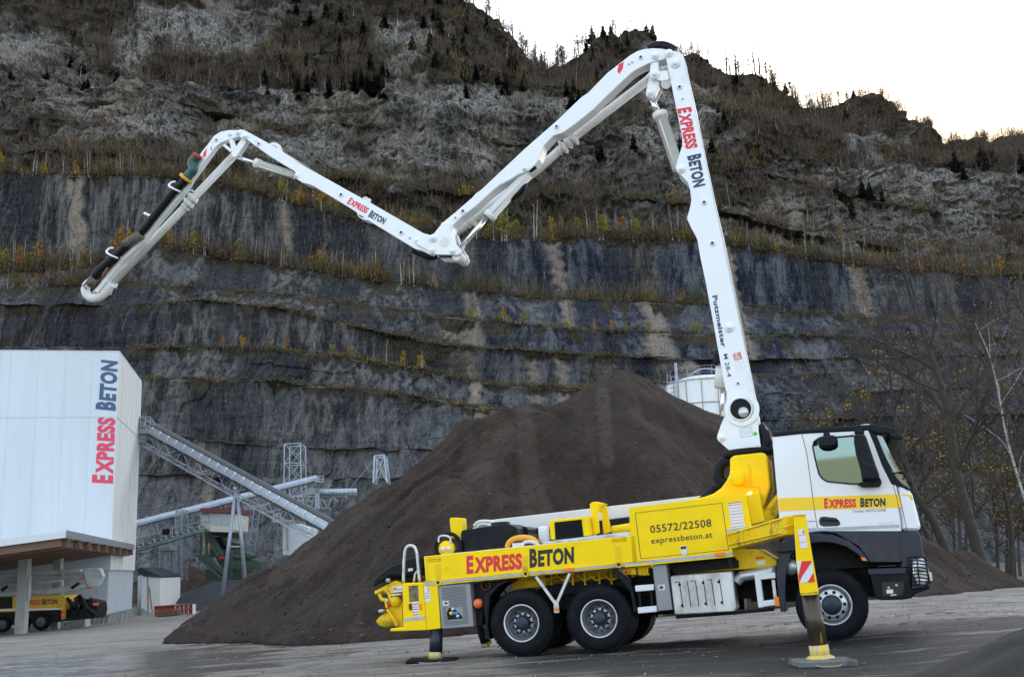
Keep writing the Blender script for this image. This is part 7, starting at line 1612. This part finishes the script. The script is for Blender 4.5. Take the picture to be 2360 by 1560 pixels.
for k, a, b, n in ((13, 0, 620, 34), (13, 620, 1240, 34), (12, 0, 1200, 30), (12, 1600, 2350, 34), (13, 1600, 2200, 34), (10, 1600, 2300, 16), (13, 1280, 1580, 14)):
    for i in range(n): place(slpP, mpv(k, rng.random(), rng.uniform(a, b)), 'leafless brown tree on the upper mountainside', 'tree', 'leafless trees on the upper mountainside', 1.0, .1)

# undergrowth: uncountable scrub, one object per stretch of ground
def undergrowth(name, spots, mats, wts, w_, h_, n_each):
    """each spot: a low clump of stems and leaf flecks"""
    V, Fm = [], []; rg = np.random.default_rng(5)
    A = []; MI = []
    for p in spots:
        m = rng.choices(range(len(mats)), wts)[0]; k = rng.uniform(.5, 1.3); hh = h_ * k; ww = w_ * k
        n = n_each; q = np.stack([rg.normal(0, ww, n), rg.normal(0, ww * .7, n), np.abs(rg.normal(0, hh * .45, n))], -1) + np.array(p)
        st = rg.random(n) < .45; d = np.where(st[:, None], np.stack([rg.normal(0, .18, n) * hh, rg.normal(0, .1, n) * hh, rg.uniform(.4, .9, n) * hh], -1), rg.normal(0, .20, (n, 3)))
        s_ = rg.normal(0, 1, (n, 3)); s_[:, 2] *= .3; s_ /= np.linalg.norm(s_, axis=1)[:, None]; s_ *= np.where(st, .06, .17)[:, None]
        A.append(np.stack([q - s_, q + s_, q + d + s_ * .4, q + d - s_ * .4], 1)); mi = np.full(n, m); mi[rg.random(n) < .18] = 0; MI.append(mi)
    A = np.concatenate(A).reshape(-1, 3); MI = np.concatenate(MI); n = len(MI); me = bpy.data.meshes.new(name)
    me.vertices.add(len(A)); me.vertices.foreach_set('co', A.reshape(-1).astype(np.float32)); me.loops.add(n * 4); me.loops.foreach_set('vertex_index', np.arange(n * 4, dtype=np.int32)); me.polygons.add(n); me.polygons.foreach_set('loop_start', np.arange(0, n * 4, 4, dtype=np.int32)); me.polygons.foreach_set('material_index', MI.astype(np.int32)); me.update(calc_edges=True)
    for m_ in mats: me.materials.append(m_)
    o = bpy.data.objects.new(name, me); COL.objects.link(o); tag(o, kind='stuff')
UM = [BRN, OCH, GRS, TWIGL, MOSS, TWIG, LG, LO]
sp_ = []; cl_ = lambda u, s: fbm(np.array([u / 60.]), s, 0, 3, 300)[0]
for k, a, b, n in ((8, -60, 1050, 1000), (8, 1050, 2400, 1250), (7, -60, 1000, 850), (7, 1050, 1650, 120), (6, -60, 300, 200), (9, 0, 2300, 500)):
    for _ in range(n):
        u = rng.uniform(a, b)
        if cl_(u, k) > rng.uniform(-.7, .35): sp_.append(mp(k, u))
undergrowth('ledge_scrub', sp_, UM, (6, 5, 5, 6, 3, 3, .6, .5), .9, 2.8, 60)
sp_ = []
for k, a, b, n in ((7, 1000, 2300, 260), (6, 300, 2300, 420), (5, 300, 1500, 200), (4, 300, 1500, 420), (3, 330, 1300, 160), (8, -60, 2400, 900), (7, -60, 1000, 400), (10, 0, 2300, 300)): sp_ += [mp(k, rng.uniform(a, b)) for _ in range(n)]
undergrowth('ledge_grass', sp_, UM, (4, 4, 6, 2, 4, 2, .3, .4), .9, .6, 40)
sp_ = []
for k in (9, 10, 12, 13):
    rr = list(np.where((MLE[:, 0] == k) & (TY_[:, 0] >= 0))[0])
    for _ in range({9: 700, 10: 900, 12: 1500, 13: 2600}[k]):
        r = rng.choice(rr); c = rng.randrange(150, NC - 150)
        if veg[r, c] > .3 + .3 * rng.random(): sp_.append(Vector(MP[r, c]))
undergrowth('mountain_woodland', sp_, UM, (6, 2, 2, 5, 0, 6, 0, .12), 1.6, 3.6, 60)
# near bare trees on the right, behind the heap
def big_tree(name, path, D, r0, label, cat, bark, twm, lm, depth=5, dens=1.0, leafn=0, spread=.9, seed=1, lsz=.06, minr=.008):
    rg = random.Random(seed); P = smooth(W(path, D), 5); root = empty(name, tuple(P[0]), label, cat); o = P[0].copy(); P = [p - o for p in P]
    tr_ = MB(); n = len(P); rs = [r0 * (1 - .8 * i / (n - 1)) for i in range(n)]; tr_.tube([P[0] - Vector((0, 0, 3))] + P, [r0 * 1.15] + rs, 10); crown = MB(); lv = MB()
    H = (P[-1] - P[0]).length
    def grow(p, d, ln, r, dep):
        k = 3 if dep > 2 else 2; q = p; pts = [p]; dd = d.copy()
        for i in range(k):
            dd = (dd + Vector((rg.gauss(0, .16), rg.gauss(0, .16), rg.gauss(.04, .12)))).normalized(); q = q + dd * ln / k; pts.append(q)
        rs_ = [r * (1 - .6 * i / k) for i in range(k + 1)]
        crown.tube(pts, rs_, 5 if dep > 3 else 3, 0 if dep > 3 else 1, False, dep > 3)
        if leafn and dep <= 2:
            for _ in range(leafn):
                if rg.random() < .09: leaf(lv, pts[-1] + Vector((rg.gauss(0, .12), rg.gauss(0, .12), rg.gauss(0, .12))), lsz * rg.uniform(.7, 1.3), 0)
        if dep <= 0 or r < minr * .6: return
        nb = int(round((3.1 if dep > 1 else 3.6) * dens))
        for i in range(nb):
            t = rg.uniform(.25, 1); j = min(k - 1, int(t * k)); b = pts[j].lerp(pts[j + 1], t * k - j)
            ax = Vector((rg.gauss(0, 1), rg.gauss(0, 1), rg.gauss(0, .6))).normalized(); nd = (dd + ax * spread * rg.uniform(.5, 1.1)).normalized(); nd.z = abs(nd.z) * .8 + .12 if rg.random() < .8 else nd.z
            grow(b, nd.normalized(), ln * rg.uniform(.48, .72), max(minr * .7, r * rg.uniform(.42, .62)), dep - 1)
    nb = int(9 * dens)
    for i in range(nb):
        t = .28 + .7 * (i + rg.random()) / nb; j = min(n - 2, int(t * (n - 1))); b = P[j].lerp(P[j + 1], t * (n - 1) - j); az = rg.uniform(0, 6.283)
        d = Vector((math.cos(az), math.sin(az) * .8, rg.uniform(.5, 1.3))).normalized(); grow(b, d, H * .30 * (1.15 - t * .6), rs[j] * .55, depth - 1)
    tr_.build('trunk', bark, root); crown.build('crown', [bark, twm], root)
    if lv.v: lv.build('leaves', lm, root)
    return root
BARKD = mat('dark_bark', (.045, .036, .028), .9, var=.35, vscale=4, bump=.4, bscale=8); TWD = mat('dark_twigs', (.045, .034, .026), .9); TWR = mat('reddish_brown_twigs', (.085, .055, .038), .9)
g = NT('white_birch_bark'); a = g.noise(3, (1, 1, 4), 5, .7); g.set('Base Color', g.mix(g.rng(a, .52, .60), (.38, .365, .34), (.05, .045, .04))); g.set('Roughness', .7); BIR = g.m
big_tree('tall_bare_tree', [(2270, 1330), (2235, 1200), (2205, 1090), (2185, 960), (2160, 860), (2110, 720), (2075, 600)], 50, .28, 'tall dark leafless tree leaning left behind the cab, tallest of the near trees', 'tree', BARKD, TWD, LG, 6, .95, 0, seed=5)
big_tree('bare_tree', [(2190, 1300), (2150, 1200), (2105, 1130), (2080, 1040), (2060, 940), (2050, 850)], 52, .22, 'dark leafless tree leaning left just right of the cab windscreen', 'tree', BARKD, TWD, LG, 5, .95, 0, seed=8)
big_tree('bare_tree', [(2170, 1300), (2130, 1220), (2095, 1160), (2060, 1100), (2000, 1000), (1960, 900)], 55, .17, 'leafless tree with sparse yellow leaves above the cab roof', 'tree', BARKD, TWR, LG, 5, 1.0, 2, seed=21, lsz=.075)
big_tree('birch_tree', [(2400, 1300), (2370, 1180), (2340, 1080), (2318, 1000), (2300, 900), (2280, 820), (2248, 745)], 50, .075, 'white barked leaning birch near the right edge of the picture', 'birch tree', BIR, TWR, LO, 5, 1.0, 1, .6, seed=14, lsz=.05)
big_tree('bare_tree', [(2420, 1330), (2400, 1150), (2380, 950), (2370, 780), (2350, 620)], 56, .24, 'dense leafless tree with a few orange leaves cut by the right edge', 'tree', BARKD, TWR, LO, 6, .95, 1, seed=17, lsz=.06)
big_tree('bare_tree', [(2330, 1330), (2330, 1220), (2310, 1080), (2320, 950), (2290, 850)], 60, .16, 'slender leafless tree behind the white birch', 'tree', BARKD, TWD, LYG, 5, .95, 1, seed=23, lsz=.06)
for i, (u, v, h, lb_) in enumerate(((1935, 1290, 480, 'slim bare tree rising over the middle of the cab roof'), (2030, 1290, 560, 'slim bare tree rising over the sun visor of the cab'), (2140, 1300, 640, 'slim bare tree just left of the tall dark leaning tree'), (2215, 1300, 700, 'slim bare tree just right of the tall dark leaning tree'), (2300, 1310, 760, 'slim bare tree just left of the white birch'), (2350, 1310, 660, 'slim bare tree just right of the white birch'))):
    big_tree('bare_tree', [(u, v), (u - 12, v - h * .35), (u - 30, v - h * .7), (u - 25 + 8 * (i % 3), v - h)], 64 + 3 * i, .12, lb_, 'tree', [BARKD, BARKB][i % 2], [TWR, TWD][i % 2], LG, 5, 1.0, 1, .8, 70 + i, .06)
rgm = random.Random(4); shrub_at = [(1900, 1290), (1980, 1300), (2120, 1310), (2200, 1310), (2260, 1320), (2320, 1320), (2390, 1330), (1850, 1290), (1930, 1300), (2010, 1300), (2090, 1310), (2150, 1310), (2230, 1320), (2300, 1325), (2370, 1330), (2440, 1340), (2060, 1310), (2340, 1330)]
labs = ['tall brown thicket over the cab roof', 'tall brown thicket above the windscreen top', 'tall reddish thicket left of the tall bare tree', 'tall fine twigged thicket behind the tall bare tree', 'tall fine twigged thicket right of the tall bare tree', 'tall fine twigged thicket right behind the birch', 'tall thicket at the right picture edge', 'brown leafless thicket hidden low behind the cab', 'brown leafless thicket behind the cab door', 'brown leafless thicket behind the windscreen', 'tangled brown thicket right of the windscreen', 'brown thicket left of the tall bare tree trunk', 'brown thicket at the foot of the tall bare tree', 'brown thicket between the tall bare tree and the birch', 'brown thicket at the foot of the birch', 'brown thicket past the right edge beyond the birch', 'far brown thicket just beyond the windscreen', 'far brown thicket behind the birch foot']
for i, ((u, v), lb_) in enumerate(zip(shrub_at, labs)):
    D = 60 + (i % 4) * 5; hgt_ = rgm.uniform(330, 620) if i < 7 else rgm.uniform(210, 330); b0 = (u, v); big_tree('thicket', [b0, (u + rgm.uniform(-15, 5), v - hgt_ * .35), (u + rgm.uniform(-40, 10), v - hgt_ * .8)], D, .09, lb_, 'thicket', BARKD, [TWR, TWD][i % 2], [LYG, LG][i % 2], 5, 1.2, 1, 1.0, 40 + i, .06)
